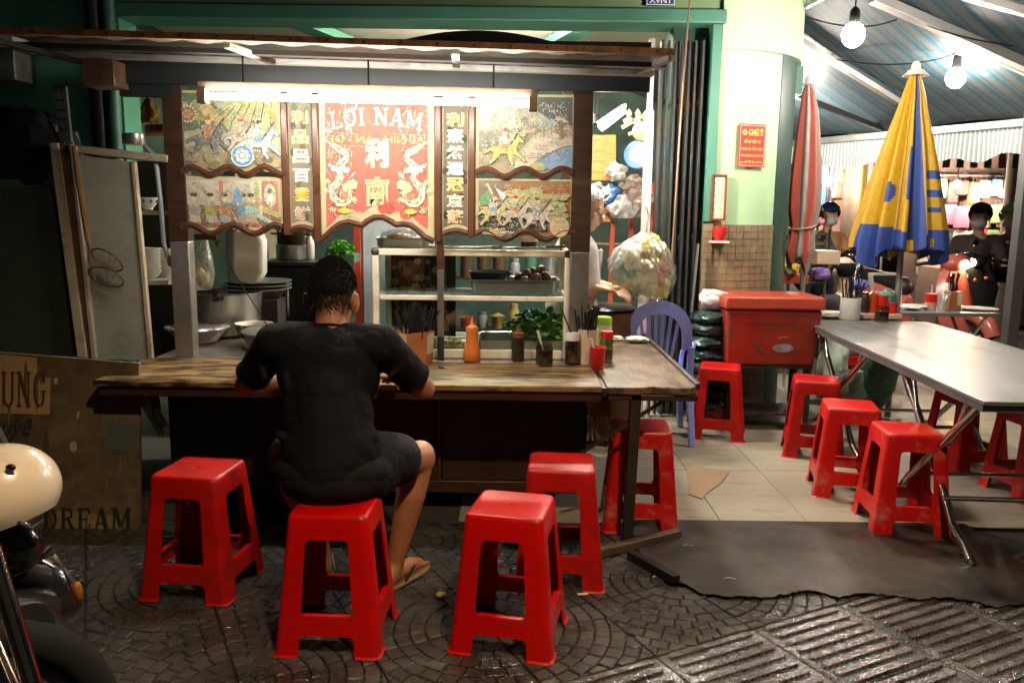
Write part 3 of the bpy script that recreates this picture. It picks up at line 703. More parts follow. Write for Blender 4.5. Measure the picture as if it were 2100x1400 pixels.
purl = M('pale_purlin', (.55, .53, .48), .4, var=.15, dirt=(.2, .15, .1), damt=.3)
for t in (.12, .3):
    MB().bar(RF0.lerp(RB0, t) - Vector((0, 0, .022)), RF1.lerp(RB1, t) - Vector((0, 0, .022)), .055, .02).build('purlin', purl if t > .2 else M('dark_purlin', (.1, .1, .1), .35, metal=.5), cart)
for pa, pb in (((465, 93), (560, 128)), ((934, 106), (936, 135)), ((1378, 118), (1305, 150)), ((-5, 84), (165, 128))):
    a, b_ = P(*pa, 3.36), P(*pb, 3.62); MB().bar(a - Vector((0, 0, .0)), b_, .03, .02).build('roof_bracket', purl if pa[0] > 300 else iron, cart)
f0, f1 = P(236, 122, 3.93), P(1332, 185, 3.93)
fz = lambda px, py: P(px, py, 3.93).z
mb = MB(); mb.prism([(f0.x, fz(236, 172)), (f1.x, fz(1332, 190)), (f1.x, 2.19), (f0.x, 2.19)], lambda x, z, d: Vector((x, d, z)), 3.915, 3.945)
mb.build('fascia', black_paint, cart, bevel=.003)
q0, q1 = P(168, 176, 3.8), P(232, 122, 3.8)
MB().bx(q0.x, q1.x, 3.8, 3.94, q0.z, q1.z).build('end_box', M('orange_brown_tin', (.3, .17, .1), .45, metal=.5, var=.35, dirt=(.08, .04, .03), damt=.4), cart, bevel=.004)  # orange-brown sheet metal with darker mottling
MB().bx(P(232, 150, 3.9).x, P(345, 150, 3.9).x, 3.95, 4.0, 1.93, 2.06).build('end_board', black_paint, cart)
# arched board behind the roof
aa = [P(770 + 430 * i / 24, 98 - 38 * math.sin(PI * i / 24) + 8 * i / 24, 5.05) for i in range(25)]
mb = MB(); mb.prism([(p.x, p.z) for p in aa] + [(aa[-1].x, 2.2), (aa[0].x, 2.2)], lambda x, z, d: Vector((x, d, z)), 5.03, 5.06); mb.build('arched_board', black_paint, cart)

# painted sign panels in a moulded frame
def ribbon(path, t, y0, y1):
    L_, R_ = [], []
    for i, (x, z) in enumerate(path):
        a = path[max(0, i - 1)]; b_ = path[min(len(path) - 1, i + 1)]; dx, dz = b_[0] - a[0], b_[1] - a[1]; l = math.hypot(dx, dz)
        L_.append((x - dz / l * t / 2, z + dx / l * t / 2)); R_.append((x + dz / l * t / 2, z - dx / l * t / 2))
    n = len(path); v = [(x, y0, z) for x, z in L_] + [(x, y0, z) for x, z in R_] + [(x, y1, z) for x, z in L_] + [(x, y1, z) for x, z in R_]
    f = []
    for i in range(n - 1):
        f += [(i, n + i, n + i + 1, i + 1), (2 * n + i, 2 * n + i + 1, 3 * n + i + 1, 3 * n + i), (i, i + 1, 2 * n + i + 1, 2 * n + i), (n + i, 3 * n + i, 3 * n + i + 1, n + i + 1)]
    f += [(0, 2 * n, 3 * n, n), (n - 1, 2 * n - 1, 4 * n - 1, 3 * n - 1)]
    return MB().add(v, f)
def rail(path):
    r = ribbon(path, .03, 3.95, 3.972).build('moulded_rail', rail_wood, cart, bevel=.004)
    ribbon(path, .010, 3.946, 3.951).build('bead', rail_wood, r, bevel=.003)
def wave(px0, px1, py, amp, per, ph=0., n=40): return [(XP(px0 + (px1 - px0) * i / n, py), ZP(py - amp * math.sin((px1 - px0) * i / n / per * 2 * PI + ph), px0 + (px1 - px0) * i / n)) for i in range(n + 1)]
stiles = ((585, 215, 482), (648, 212, 497), (898, 212, 497), (967, 215, 487))
for px, y0, y1 in stiles:
    MB().bx(XP(px) - .017, XP(px) + .017, 3.944, 3.975, ZP(y1, px), ZP(y0 - 18, px)).build('stile', rail_wood, cart, bevel=.006)
zt = 1.96
topw = wave(368, 578, 350, 8, 74, -.6); botw = wave(368, 578, 470, 9, 88, .1)
topr = wave(975, 1178, 354, 8, 78, -.2); botr = wave(975, 1178, 482, 9, 84, .2)
s1 = wave(592, 642, 473, 7, 100, -.1, 14); s2 = wave(907, 960, 480, 7, 104, -.1, 14)
arch_px = [(655, 493), (668, 484), (682, 470), (697, 459), (714, 455), (730, 459), (742, 462), (752, 454), (768, 446), (786, 446), (802, 454), (812, 461), (826, 459), (842, 462), (856, 472), (870, 485), (890, 496)]
arch_w = [(XP(a, 460), ZP(b_, a)) for a, b_ in arch_px]
for w_ in (topw, botw, topr, botr, s1, s2, arch_w): rail(w_)
glass_print = attr_mat('reverse_painted_glass', .55, spec=.2)
edge_m = M('panel_edge_cream', (.5, .4, .2), .5, var=.3, scale=12)
class Panel:
    def __init__(self, x0, x1, bottom, ztop, col, border=True):
        self.x0, self.x1, self.zt = x0, x1, ztop; self.plain = False
        self.bot = bottom; self.zb = min(z for _, z in bottom)
        self.o = MB().prism([(x0, ztop)] + [(max(x0, min(x1, x)), z) for x, z in bottom] + [(x1, ztop)], lambda x, z, d: Vector((x, d, z)), 3.962, 3.972).build('sign_panel', M('panel_backing', (.5, .42, .22), .5, var=.2), cart)
        self.pr = Print(lambda x, y, d: Vector((self.x0 + x * (self.x1 - self.x0), 3.9618 - d, self.zb + y * (self.zt - self.zb))))
        self.pr.tone = .1 if (x1 - x0) > .25 else 0.; H_ = self.zt - self.zb
        q = [(0.03, .97)] + [(.03 + .94 * min(1, max(0, (x - x0) / (x1 - x0))), (z - self.zb) / H_ + .045) for x, z in bottom] + [(.97, .97)]
        self.pr.poly(q, [c * .8 + .2 * w_ for c, w_ in zip(col, (.55, .48, .34))])
        self.asp = (x1 - x0) / H_
    def done(self):
        rq = random.Random(int(self.x0 * 1000)); pr = self.pr
        base_k = pr.k
        for i_ in range(900 if self.asp > .5 else 40):
            pr.k = base_k + i_ % 14
            x, y, t, l = rq.uniform(.06, .94), rq.uniform(.16, .9), rq.uniform(0, PI), rq.uniform(.008, .032); c = rq.choice(((.08, .075, .06), (.2, .17, .12), (.6, .55, .42), (.68, .62, .5), (.7, .64, .5), (.38, .35, .2), (.28, .3, .22))); b = rq.uniform(-.4, .4)
            if self.plain and not (.07 < x < .3 or .7 < x < .93): continue
            pr.line([(x, y), (x + l * .5 * math.cos(t + b), y + l * .5 * math.sin(t + b) * 1.5), (x + l * math.cos(t), y + l * math.sin(t) * 1.5)], rq.uniform(.003, .007), c)
        return self.pr.build('painting', glass_print, self.o)
G1, G2, G3 = (.36, .36, .12), (.55, .5, .2), (.1, .16, .09)
BK, WH, CR, BL, OR, RD_, YE = (.03, .032, .03), (.78, .74, .64), (.7, .6, .4), (.12, .33, .55), (.6, .22, .06), (.55, .07, .05), (.75, .52, .06)
rnd = random.Random(3)
def clumps(pr, x0, x1, y0, y1, n, cols, s=.05, asp=1.5):
    for _ in range(n):
        x = rnd.uniform(x0, x1); y = rnd.uniform(y0, y1); r = s * rnd.uniform(.5, 1.3); c = rnd.choice(cols)
        pr.ell(x, y, r, r * asp * .6, [v * rnd.uniform(.8, 1.2) for v in c], 10)
        pr.line([(x - r * .8, y - r * .2), (x, y + r * asp * .35), (x + r * .8, y - r * .1)], .006, [v * .35 for v in c])
HORSE = [(-1, .05), (-.8, .2), (-.5, .3), (-.1, .28), (.25, .32), (.5, .62), (.62, .85), (.7, .78), (.95, .5), (.88, .42), (.7, .52), (.6, .3), (.55, .08), (.85, -.2), (1.05, -.42), (.95, -.5), (.72, -.28), (.42, -.1), (.3, -.35), (.45, -.62), (.33, -.66), (.15, -.32), (.1, -.1), (-.3, -.1), (-.45, -.35), (-.75, -.62), (-.88, -.58), (-.62, -.25), (-.6, 0), (-.8, .05), (-1.1, -.15)]
def horse(pr, x, y, s, col, asp, flip=1, rider=True, rc=(.4, .38, .34)):
    q = [(x + flip * a * s, y + b_ * s * asp) for a, b_ in HORSE]
    pr.line(q + [q[0]], .012, BK); pr.poly(q, col)
    for k in range(4): pr.line([(x + flip * s * (-.6 + .3 * k), y + s * asp * .25), (x + flip * s * (-.5 + .3 * k), y - s * asp * .05)], .01, [c * .55 for c in col])
    if rider:
        pr.ell(x - flip * s * .1, y + s * asp * .5, s * .26, s * asp * .34, rc, 10).ell(x - flip * s * .02, y + s * asp * .95, s * .15, s * asp * .16, CR, 10)
        pr.ell(x - flip * s * .04, y + s * asp * 1.08, s * .18, s * asp * .1, RD_ if rnd.random() < .5 else BK, 8)
        pr.ell(x - flip * s * .05, y + s * asp * .28, s * .22, s * asp * .16, BL if rnd.random() < .5 else OR, 9)
        pr.line([(x - flip * s * .1, y + s * asp * .55), (x + flip * s * .45, y + s * asp * .6)], .03, rc)
        pr.line([(x + flip * s * .1, y + s * asp * .2), (x + flip * s * .75, y + s * asp * 1.1)], .012, BK)
        for k in range(5):
            a_, b_ = rnd.uniform(-.35, .15), rnd.uniform(.2, .8); pr.ell(x + flip * s * a_, y + s * asp * b_, s * .06, s * asp * .07, rnd.choice((WH, BK, CR, G1)), 7)
# upper left: riders under trees with a blue medallion
p = Panel(XP(368), XP(578), topw, zt, (.3, .25, .12)); r = p.pr; a = p.asp
r.poly([(.3, .97), (.62, .97), (.6, .78), (.45, .66), (.36, .74)], (.35, .5, .62))
r.poly([(.03, .97), (.32, .97), (.42, .72), (.3, .55), (.05, .52)], G3)
r.poly([(.03, .5), (.3, .56), (.97, .55), (.97, .3), (.6, .26), (.3, .36), (.03, .32)], (.5, .46, .36))
clumps(r, .06, .5, .6, .9, 24, (G2, G1, (.6, .52, .24)), .06); clumps(r, .45, .95, .56, .95, 34, (G2, (.62, .56, .28), (.5, .5, .22)), .065)
for k in range(7): r.line([(.3 + .1 * k, .52), (.36 + .09 * k, .66), (.5 + .07 * k, .8 + .02 * k)], .008, BK)
r.ell(.1, .72, .085, .1, (.1, .03, .02)); r.ell(.1, .72, .07, .082, (.45, .13, .04))
for k in range(16): t = k * PI / 8; r.ell(.1 + .078 * math.cos(t), .72 + .092 * math.sin(t), .012, .014, WH, 6)
for k in range(6): r.ell(.1 + .035 * math.cos(k), .72 + .04 * math.sin(k), .022, .02, (.65, .36, .2), 7)
r.ell(.89, .75, .045, .06, YE).ell(.89, .75, .02, .03, (.6, .3, .05))
clumps(r, .05, .95, .08, .2, 22, ((.2, .18, .09), (.36, .3, .15), (.13, .13, .1)), .05)
horse(r, .3, .4, .2, (.16, .16, .17), a, 1, rc=(.5, .24, .14)); horse(r, .62, .42, .17, (.6, .54, .44), a, 1, rc=(.5, .4, .3)); horse(r, .79, .36, .2, (.72, .68, .6), a, 1, rc=(.62, .58, .5))
r.ell(.62, .23, .115, .135, WH).ell(.62, .23, .1, .118, (.06, .3, .6))
for k in range(8): t = k * PI / 4; r.ell(.62 + .055 * math.cos(t), .23 + .063 * math.sin(t), .024, .026, WH, 7)
r.ell(.62, .23, .026, .03, WH)
p.done()
# lower left: hall with figures
p = Panel(XP(368), XP(578), botw, ZP(362, 470), (.5, .43, .3)); r = p.pr
r.rect(.03, .5, .7, .93, (.6, .54, .42)); r.poly([(.03, .1), (.97, .12), (.97, .3), (.7, .42), (.5, .5), (.03, .5)], (.2, .12, .07))
r.rect(.37, .45, .41, .93, (.55, .2, .12)).rect(.68, .35, .72, .93, (.7, .68, .55)).rect(.72, .35, .76, .9, (.5, .45, .1)).rect(.76, .3, .79, .93, (.72, .7, .58))
r.poly([(.79, .5), (.95, .38), (.95, .93), (.79, .93)], (.5, .2, .13)); r.ell(.87, .68, .06, .2, (.7, .62, .46)); r.ell(.87, .6, .03, .14, (.75, .75, .72)).ell(.87, .76, .02, .05, BK)
r.poly([(.79, .5), (.95, .38), (.95, .28), (.79, .4)], (.55, .5, .12)); r.poly([(.66, .36), (.72, .4), (.97, .14), (.97, .06)], (.45, .6, .52)); r.line([(.66, .34), (.97, .04)], .02, (.04, .12, .08))
for k in range(6): r.line([(.3 + .09 * k, .42), (.38 + .1 * k, .1)], .008, (.65, .5, .32))
for x, c1, c2 in ((.12, (.6, .54, .42), (.35, .33, .28)), (.28, (.5, .5, .45), (.45, .4, .08)), (.42, (.3, .34, .36), (.5, .16, .06)), (.6, (.4, .28, .18), (.1, .28, .48)), (.68, (.45, .32, .22), (.35, .58, .48))):
    r.poly([(x - .05, .2), (x + .06, .18), (x + .04, .55), (x - .04, .55)], c1); r.poly([(x - .06, .34), (x + .05, .3), (x + .07, .46), (x - .05, .5)], c2)
    r.ell(x, .62, .03, .06, CR).ell(x, .68, .035, .035, BK); r.line([(x + .02, .48), (x + .1, .56)], .02, c1); r.line([(x - .03, .2), (x - .05, .12)], .025, BK); r.line([(x + .03, .2), (x + .06, .12)], .025, RD_)
r.poly([(.5, .56), (.6, .56), (.57, .8), (.53, .82)], (.1, .35, .62)); r.line([(.4, .66), (.46, .76), (.5, .68)], .02, (.3, .25, .18)); r.rect(.42, .46, .54, .54, (.12, .2, .18)); clumps(r, .05, .5, .1, .16, 10, ((.3, .24, .1), (.42, .36, .18)), .035)
p.done()
# upper right: bridge and water
p = Panel(XP(975), XP(1178), topr, zt, (.24, .19, .12)); r = p.pr; a = p.asp
r.poly([(.03, .97), (.75, .97), (.97, .7), (.97, .55), (.5, .6), (.03, .56)], (.42, .4, .3)); r.poly([(.6, .97), (.97, .97), (.97, .6), (.8, .66), (.62, .8)], (.08, .1, .1))
r.poly([(.56, .62), (.64, .72), (.7, .66), (.76, .72), (.88, .6)], (.36, .45, .42))
r.poly([(.03, .3), (.2, .34), (.25, .5), (.03, .55)], (.2, .21, .16))
r.poly([(.35, .12), (.62, .5), (.97, .6), (.97, .34), (.72, .3), (.5, .1)], (.66, .56, .42))
for k in range(8): r.line([(.42 + .06 * k, .2 + .045 * k), (.56 + .055 * k, .18 + .05 * k)], .008, (.4, .3, .2))
r.line([(.36, .18), (.62, .52), (.97, .62)], .03, (.55, .5, .32)); 
for k in range(5): r.rect(.6 + .08 * k, .46 + .02 * k, .612 + .08 * k, .6 + .02 * k, (.3, .24, .16))
r.poly([(.55, .1)] + [(.58 + .4 * i / 10, .12 + .24 * math.sin(PI * .5 * i / 10)) for i in range(11)] + [(.97, .1)], (.2, .36, .55)); r.line([(.55, .1)] + [(.58 + .4 * i / 10, .13 + .25 * math.sin(PI * .5 * i / 10)) for i in range(11)], .022, (.18, .2, .2))
for k in range(7): r.line([(.62, .12 + .03 * k), (.95, .12 + .03 * k)], .005, (.35, .48, .6))
clumps(r, .34, .62, .5, .72, 40, ((.62, .6, .4), (.5, .5, .3), (.3, .3, .2)), .03); r.line([(.42, .34), (.46, .5)], .02, (.4, .3, .2))
clumps(r, .58, .7, .1, .15, 14, (G2, (.5, .48, .26)), .03); clumps(r, .05, .4, .6, .9, 26, ((.66, .6, .46), (.55, .5, .38)), .05)
horse(r, .3, .3, .2, (.62, .5, .12), a, 1, rc=(.6, .52, .44)); clumps(r, .8, .94, .5, .76, 30, ((.4, .2, .1), (.6, .5, .38), (.2, .16, .12)), .025)
r.text('183 · 67', .78, .86, .03, WH, w=.16); r.text('183', .78, .8, .03, WH, w=.09)
p.done()
# lower right: three riders and hills, cream medallion
p = Panel(XP(975), XP(1178), botr, ZP(367, 1075), (.1, .07, .045)); r = p.pr; a = p.asp
r.poly([(.3, .93), (.97, .93), (.97, .1), (.6, .1)], (.34, .13, .035)); r.poly([(.03, .1), (.75, .12), (.7, .5), (.03, .5)], (.035, .04, .035))
r.poly([(.03, .45), (.5, .42), (.97, .3), (.97, .4), (.6, .55), (.03, .55)], (.12, .2, .17))
clumps(r, .05, .5, .52, .68, 26, (G2, (.6, .55, .24)), .05); clumps(r, .32, .72, .52, .82, 46, (G2, (.62, .58, .26), (.5, .5, .2)), .055); clumps(r, .66, .95, .36, .74, 40, (G2, (.56, .5, .22)), .045)
r.poly([(.05, .7), (.14, .8), (.2, .72), (.22, .6), (.05, .56)], (.1, .3, .14)); r.poly([(.2, .86), (.3, .76), (.36, .5), (.3, .54)], (.55, .64, .66)); r.line([(.12, .92), (.18, .72)], .022, CR)
horse(r, .2, .42, .17, (.62, .52, .2), a, 1, rc=(.55, .5, .46)); horse(r, .42, .4, .17, (.6, .52, .42), a, 1, rc=(.5, .45, .4)); horse(r, .64, .36, .18, (.66, .58, .48), a, 1, rc=(.45, .38, .3))
clumps(r, .06, .3, .08, .16, 14, ((.4, .33, .14), (.5, .42, .2)), .035); r.scrawl(.2, .17, .1, .05, WH, 9, .15).scrawl(.26, .12, .14, .05, WH, 12, .15)
r.ell(.86, .22, .1, .17, (.64, .5, .26)).ell(.86, .22, .09, .155, (.68, .55, .3))
for k in range(9): r.text('文章百世福山'[k % 6], .81 + .045 * (k % 3), .3 - .075 * (k // 3), .05, (.4, .28, .12), w=.03)
p.done()
# narrow strips of characters
def strip(px0, px1, bottom, chars, cols, bg, y0):
    p = Panel(XP(px0), XP(px1), bottom, zt, bg); r = p.pr
    for k in range(14): r.ell(rnd.uniform(.1, .9), rnd.uniform(.1, .9), .12, .03, [c * rnd.uniform(.6, 1.5) for c in bg], 9)
    n = len(chars)
    for k, ch in enumerate(chars):
        cy = y0 - k * (y0 - .13) / (n - 1)
        r.text(ch, .49, cy, .098, (.85, .82, .74), w=.68, off=.035); r.text(ch, .5, cy - .002, .095, cols[k % len(cols)], w=.64, off=.018)
        c2 = cols[(k + 2) % len(cols)]
    p.done()
strip(592, 642, s1, '利品呂百業鮮', ((.7, .3, .08), (.42, .5, .12), (.7, .52, .4), (.65, .66, .6), (.7, .45, .06), (.5, .3, .22)), (.12, .1, .06), .82)
strip(907, 960, s2, '利熹然迴冠京蘇', ((.75, .5, .05), (.5, .6, .35), (.7, .55, .36), (.6, .66, .66), (.78, .52, .06), (.45, .5, .36), (.66, .42, .2)), (.05, .032, .022), .82)
# red name panel
p = Panel(XP(655), XP(890), arch_w, zt, (.5, .42, .26)); r = p.pr; a = p.asp
H_ = p.zt - p.zb
r.tone = .04; q = [(.055, .95)] + [(.055 + .89 * (x - p.x0) / (p.x1 - p.x0), (z - p.zb) / H_ + .085) for x, z in arch_w] + [(.945, .95)]
r.poly(q, (.5, .12, .085))
clumps(r, .1, .9, .2, .28, 8, ((.5, .1, .06), (.52, .14, .08)), .05)
slab(r, 'LOI NAM', .1, .785, .115, .8, (.8, .78, .72), arc=.34)
r.ell(.245, .765, .014, .012, (.8, .78, .72)); r.line([(.305, .885), (.325, .9), (.33, .925), (.315, .935)], .018, (.8, .78, .72))
r.text('AL NIH · AN - DE', .5, .69, .05, (.6, .35, .12), w=.84, mirror=True, off=.01)
r.line([(.06, .735), (.35, .722)], .003, (.65, .4, .3)); r.line([(.1, .65), (.4, .642)], .003, (.65, .4, .3)); r.line([(.6, .73), (.94, .72)], .003, (.65, .4, .3))
for ch, cy, c1, c2 in (('利', .6, (.72, .6, .25), (.36, .6, .4)), ('南', .34, (.62, .5, .24), (.36, .3, .16))):
    r.text(ch, .5, cy, .2, (.78, .7, .45), w=.21, off=.045); r.text(ch, .495, cy + .004, .19, c2, w=.19, off=.03); r.text(ch, .485, cy + .004, .19, c1, w=.16, off=-.005)
def dragon(m):
    f = lambda pts: [((x if m > 0 else 1 - x), y) for x, y in pts]
    body = [(.1, .66), (.17, .62), (.23, .6), (.235, .56), (.2, .535), (.16, .51), (.17, .47), (.19, .44), (.16, .4), (.1, .36), (.11, .3), (.15, .265), (.21, .265), (.25, .29), (.26, .33)]
    r.line(f(body), [.03, .045, .05, .05, .05, .05, .045, .045, .05, .06, .06, .06, .06, .055, .04], (.74, .68, .48))
    r.line(f([(x + .006, y - .004) for x, y in body]), [.01] * 15, (.3, .34, .2))
    for k in range(15): x, y = body[k]; r.line(f([(x, y), (x + .02, y + .012)]), .008, (.12, .16, .1))
    for k in range(7): r.ell(*f([(.12 + .02 * k, .49 + .012 * math.sin(k * 2))])[0], .024, .018, (.55, .66, .78), 8)
    for k in range(5): r.ell(*f([(.09 + .035 * k, .515 - .01 * k)])[0], .02, .012, (.74, .76, .74), 8)
    r.poly(f([(.2, .38), (.28, .43), (.33, .4), (.32, .36), (.27, .35), (.31, .33), (.24, .32), (.19, .35)]), (.6, .56, .3))
    r.poly(f([(.22, .4), (.29, .445), (.32, .46), (.29, .42)]), (.2, .2, .28)); r.line(f([(.26, .43), (.31, .47)]), .01, (.72, .6, .4))
    for fx, fy in ((.1, .23), (.3, .3), (.07, .42), (.05, .36)):
        for k in range(4): r.line(f([(fx, fy), (fx + .03 * math.cos(k * .9 + .5), fy - .02 - .02 * math.sin(k * .9 + .5))]), .009, (.5, .56, .36))
    for k in range(6): r.line(f([(.1, .66), (.03 + .01 * k, .69 - .006 * k)]), .008, (.74, .6, .34))
    r.ell(*f([(.21, .205)])[0], .06, .018, (.78, .55, .05), 14)
    r.ell(*f([(.21, .31)])[0], .04, .03, (.55, .2, .12), 10)
dragon(1); dragon(-1)
p.plain = True; p.done()

# fluorescent tube under the fascia
def glow(name, col, s):
    m = bpy.data.materials.get(name)
    if not m:
        m = bpy.data.materials.new(name); m.use_nodes = True; b = m.node_tree.nodes['Principled BSDF']
        b.inputs['Base Color'].default_value = (.9, .9, .9, 1); b.inputs['Emission Color'].default_value = (*col, 1); b.inputs['Emission Strength'].default_value = s
    return m
a_, b_ = P(415, 197, 3.5), P(1093, 213, 3.5)
tl = thing('tube_lamp', 'lit fluorescent tube under the front fascia of the cart', 'tube lamp', (a_ + b_) / 2)
pinkwood = M('lamp_batten', (.5, .34, .25), .5, var=.15)
MB().bar(a_ + Vector((-.02, .025, .045)), b_ + Vector((.02, .025, .045)), .05, .03).build('batten', pinkwood, tl, bevel=.003)
d_ = (b_ - a_).normalized()
MB().cyl(a_ + d_ * .02, b_ - d_ * .02, .0135, n=16).build('tube', glow('tube_glow', (1, .94, .84), TUBE_E), tl)
for p_, s_ in ((a_, 1), (b_, -1)):
    MB().bx(p_.x - .018, p_.x + .018, 3.48, 3.53, p_.z - .03, p_.z + .028).build('end_cap', pinkwood, tl, bevel=.003)
for u_ in (.12, .5, .88):
    p_ = a_.lerp(b_, u_) + Vector((0, .025, .055)); MB().cyl(p_, p_ + Vector((0, 0, .12)), .004, n=6).build('hanger', iron, tl)
# ------------------------------------------------------------------ goods on and in the cart
def pxprism(pts, Y, dy, mb=None):
    mb = mb or MB(); q = [P(x, y, Y) for x, y in pts]
    return mb.prism([(p.x, p.z) for p in q], lambda x, z, d: Vector((x, d, z)), Y, Y + dy)
def pane_mat(name, tint=(.9, .95, .95), refl=.07, rough=.03, haze=0.):
    if name in _mats: return _mats[name]
    m = bpy.data.materials.new(name); m.use_nodes = True; nt = m.node_tree; nt.nodes.remove(nt.nodes['Principled BSDF'])
    o = nt.nodes['Material Output']; t = nt.nodes.new('ShaderNodeBsdfTransparent'); t.inputs[0].default_value = (*tint, 1)
    g = nt.nodes.new('ShaderNodeBsdfGlossy'); g.inputs['Roughness'].default_value = rough
    mx = nt.nodes.new('ShaderNodeMixShader'); mx.inputs[0].default_value = refl
    nt.links.new(t.outputs[0], mx.inputs[1]); nt.links.new(g.outputs[0], mx.inputs[2]); out = mx.outputs[0]
    if haze:
        d = nt.nodes.new('ShaderNodeBsdfDiffuse'); d.inputs[0].default_value = (.75, .74, .7, 1)
        n = nt.nodes.new('ShaderNodeTexNoise'); n.inputs['Scale'].default_value = 11; n.inputs['Detail'].default_value = 6; n.inputs['Distortion'].default_value = 1.5
        tc = nt.nodes.new('ShaderNodeTexCoord'); nt.links.new(tc.outputs['Object'], n.inputs['Vector'])
        r = nt.nodes.new('ShaderNodeMapRange'); r.inputs[1].default_value = .35; r.inputs[2].default_value = .75; r.inputs[3].default_value = haze * .4; r.inputs[4].default_value = min(1, haze * 1.6)
        nt.links.new(n.outputs['Fac'], r.inputs[0])
        m2 = nt.nodes.new('ShaderNodeMixShader'); nt.links.new(r.outputs[0], m2.inputs[0]); nt.links.new(out, m2.inputs[1]); nt.links.new(d.outputs[0], m2.inputs[2]); out = m2.outputs[0]
    nt.links.new(out, o.inputs[0]); _mats[name] = m
    return m
pane = pane_mat('clear_pane', (.88, .93, .92), .06)
poly_bag = pane_mat('thin_plastic', (.9, .9, .88), .16, .2, haze=.3)
glass = pane_mat('bottle_glass', (.75, .72, .62), .12, .04)
alum = M('aluminium_ware', (.5, .49, .46), .32, metal=.85, var=.12, rvar=.1, dirt=(.25, .2, .15), damt=.2)
beige_al = M('cream_anodised', (.78, .7, .55), .35, metal=0., var=.1, dirt=(.3, .22, .14), damt=.28, dscale=9)
black_pl = M('black_plastic', (.012, .013, .014), .35, var=.2)
white_pl = M('white_plastic', (.72, .7, .64), .45, var=.08)
red_pl = M('red_plastic', (.6, .015, .012), .35, var=.08)
herb = M('fresh_herbs', (.08, .22, .03), .5, var=.5, scale=25)
noodle_m = M('pale_noodles', (.7, .58, .34), .5, var=.15, bump=.8, bscale=90)
# display cabinet
x0, x1 = P(764, 620, 4.02).x, P(1170, 620, 4.02).x; z0, z1 = .702, P(960, 512, 4.02).z; y0, y1 = 4.02, 4.46
dc = thing('display_cabinet', 'glass food display cabinet with cream aluminium frame on the cart', 'display cabinet', ((x0 + x1) / 2, 4.25, z0))
for x in (x0 + .016, x1 - .016):
    for y in (y0 + .016, y1 - .016):
        MB().bx(x - .016, x + .016, y - .016, y + .016, z0, z1 - .032).build('upright', beige_al, dc, bevel=.005)
zs = P(960, 607, 4.02).z
for z, h in ((z1 - .016, .016), (z0 + .022, .022), (zs - .012, .012)):
    for y in (y0 + .014, y1 - .014): MB().bx(x0 + .033, x1 - .033, y - .012, y + .012, z - h, z + h).build('rail', beige_al, dc, bevel=.004)
    for x in (x0 + .014, x1 - .014): MB().bx(x - .012, x + .012, y0 + .033, y1 - .033, z - h, z + h).build('rail', beige_al, dc, bevel=.004)
for x in (x0 + .014, x1 - .014):
    for y in (y0 + .014, y1 - .014): MB().ell((x, y, z1 - .016), (.022, .022, .022), 12, 8).build('corner_cap', M('cap_brown', (.07, .045, .03), .35), dc)
MB().bx(x0 + .03, x1 - .03, y0 + .03, y1 - .03, z0 + .03, z0 + .036).build('floor_sheet', alum, dc)
MB().bx(x0 + .03, x1 - .03, y0 + .03, y1 - .03, zs + .001, zs + .006).build('shelf', pane_mat('shelf_glass', (.75, .85, .84), .12, .06, .12), dc)
MB().bx(x0 + .02, x1 - .02, y0 + .03, y1 - .03, z1 - .003, z1 + .002).build('top_pane', pane, dc)
MB().bx(x0 + .03, x1 - .03, y0 + .004, y0 + .007, zs + .01, z1 - .03).build('front_pane', pane, dc)
MB().bx(x0 + .03, x1 - .03, y0 + .004, y0 + .007, z0 + .04, zs - .024).build('front_pane', pane, dc)
for x in (x0 + .008, x1 - .011): MB().bx(x, x + .003, y0 + .03, y1 - .03, z0 + .04, z1 - .03).build('side_pane', pane, dc)
# patterned cloth hung in the cabinet
cl = MB(); cx0, cx1 = P(800, 600, 4.44).x, P(935, 600, 4.44).x; nz_ = 14
cl.add([(cx0 + (cx1 - cx0) * i / nz_, 4.43 + .012 * math.sin(i * 1.7), z) for z in (z0 + .05, z1 - .04) for i in range(nz_ + 1)], [(i, i + 1, nz_ + 2 + i, nz_ + 1 + i) for i in range(nz_)])
cloth = tag(cl.build('patterned_cloth', M('dark_cloth', (.05, .028, .02), .8, var=.3), None, smooth=80, solid=.002), 'dark cloth with orange rings hung inside the display cabinet', 'cloth')
pr = Print(lambda x, y, d: Vector((cx0 + x * (cx1 - cx0), 4.405 - d, z0 + .06 + y * (z1 - z0 - .11))))
for k in range(34):
    x, y, s = rnd.uniform(.06, .94), rnd.uniform(.05, .95), rnd.uniform(.03, .06); c = rnd.choice(((.5, .16, .04), (.4, .22, .1), (.55, .3, .16)))
    pr.ell(x, y, s, s * .75, c, 12).ell(x, y, s * .6, s * .45, (.05, .03, .02), 10).ell(x, y, s * .3, s * .22, (.6, .5, .36), 8)
    pr.line([(x, y - s), (x + .05, y - .1), (x + .03, y - .16)], .008, (.4, .2, .1))
pr.build('ring_pattern', attr_mat('print_matt'), cloth)
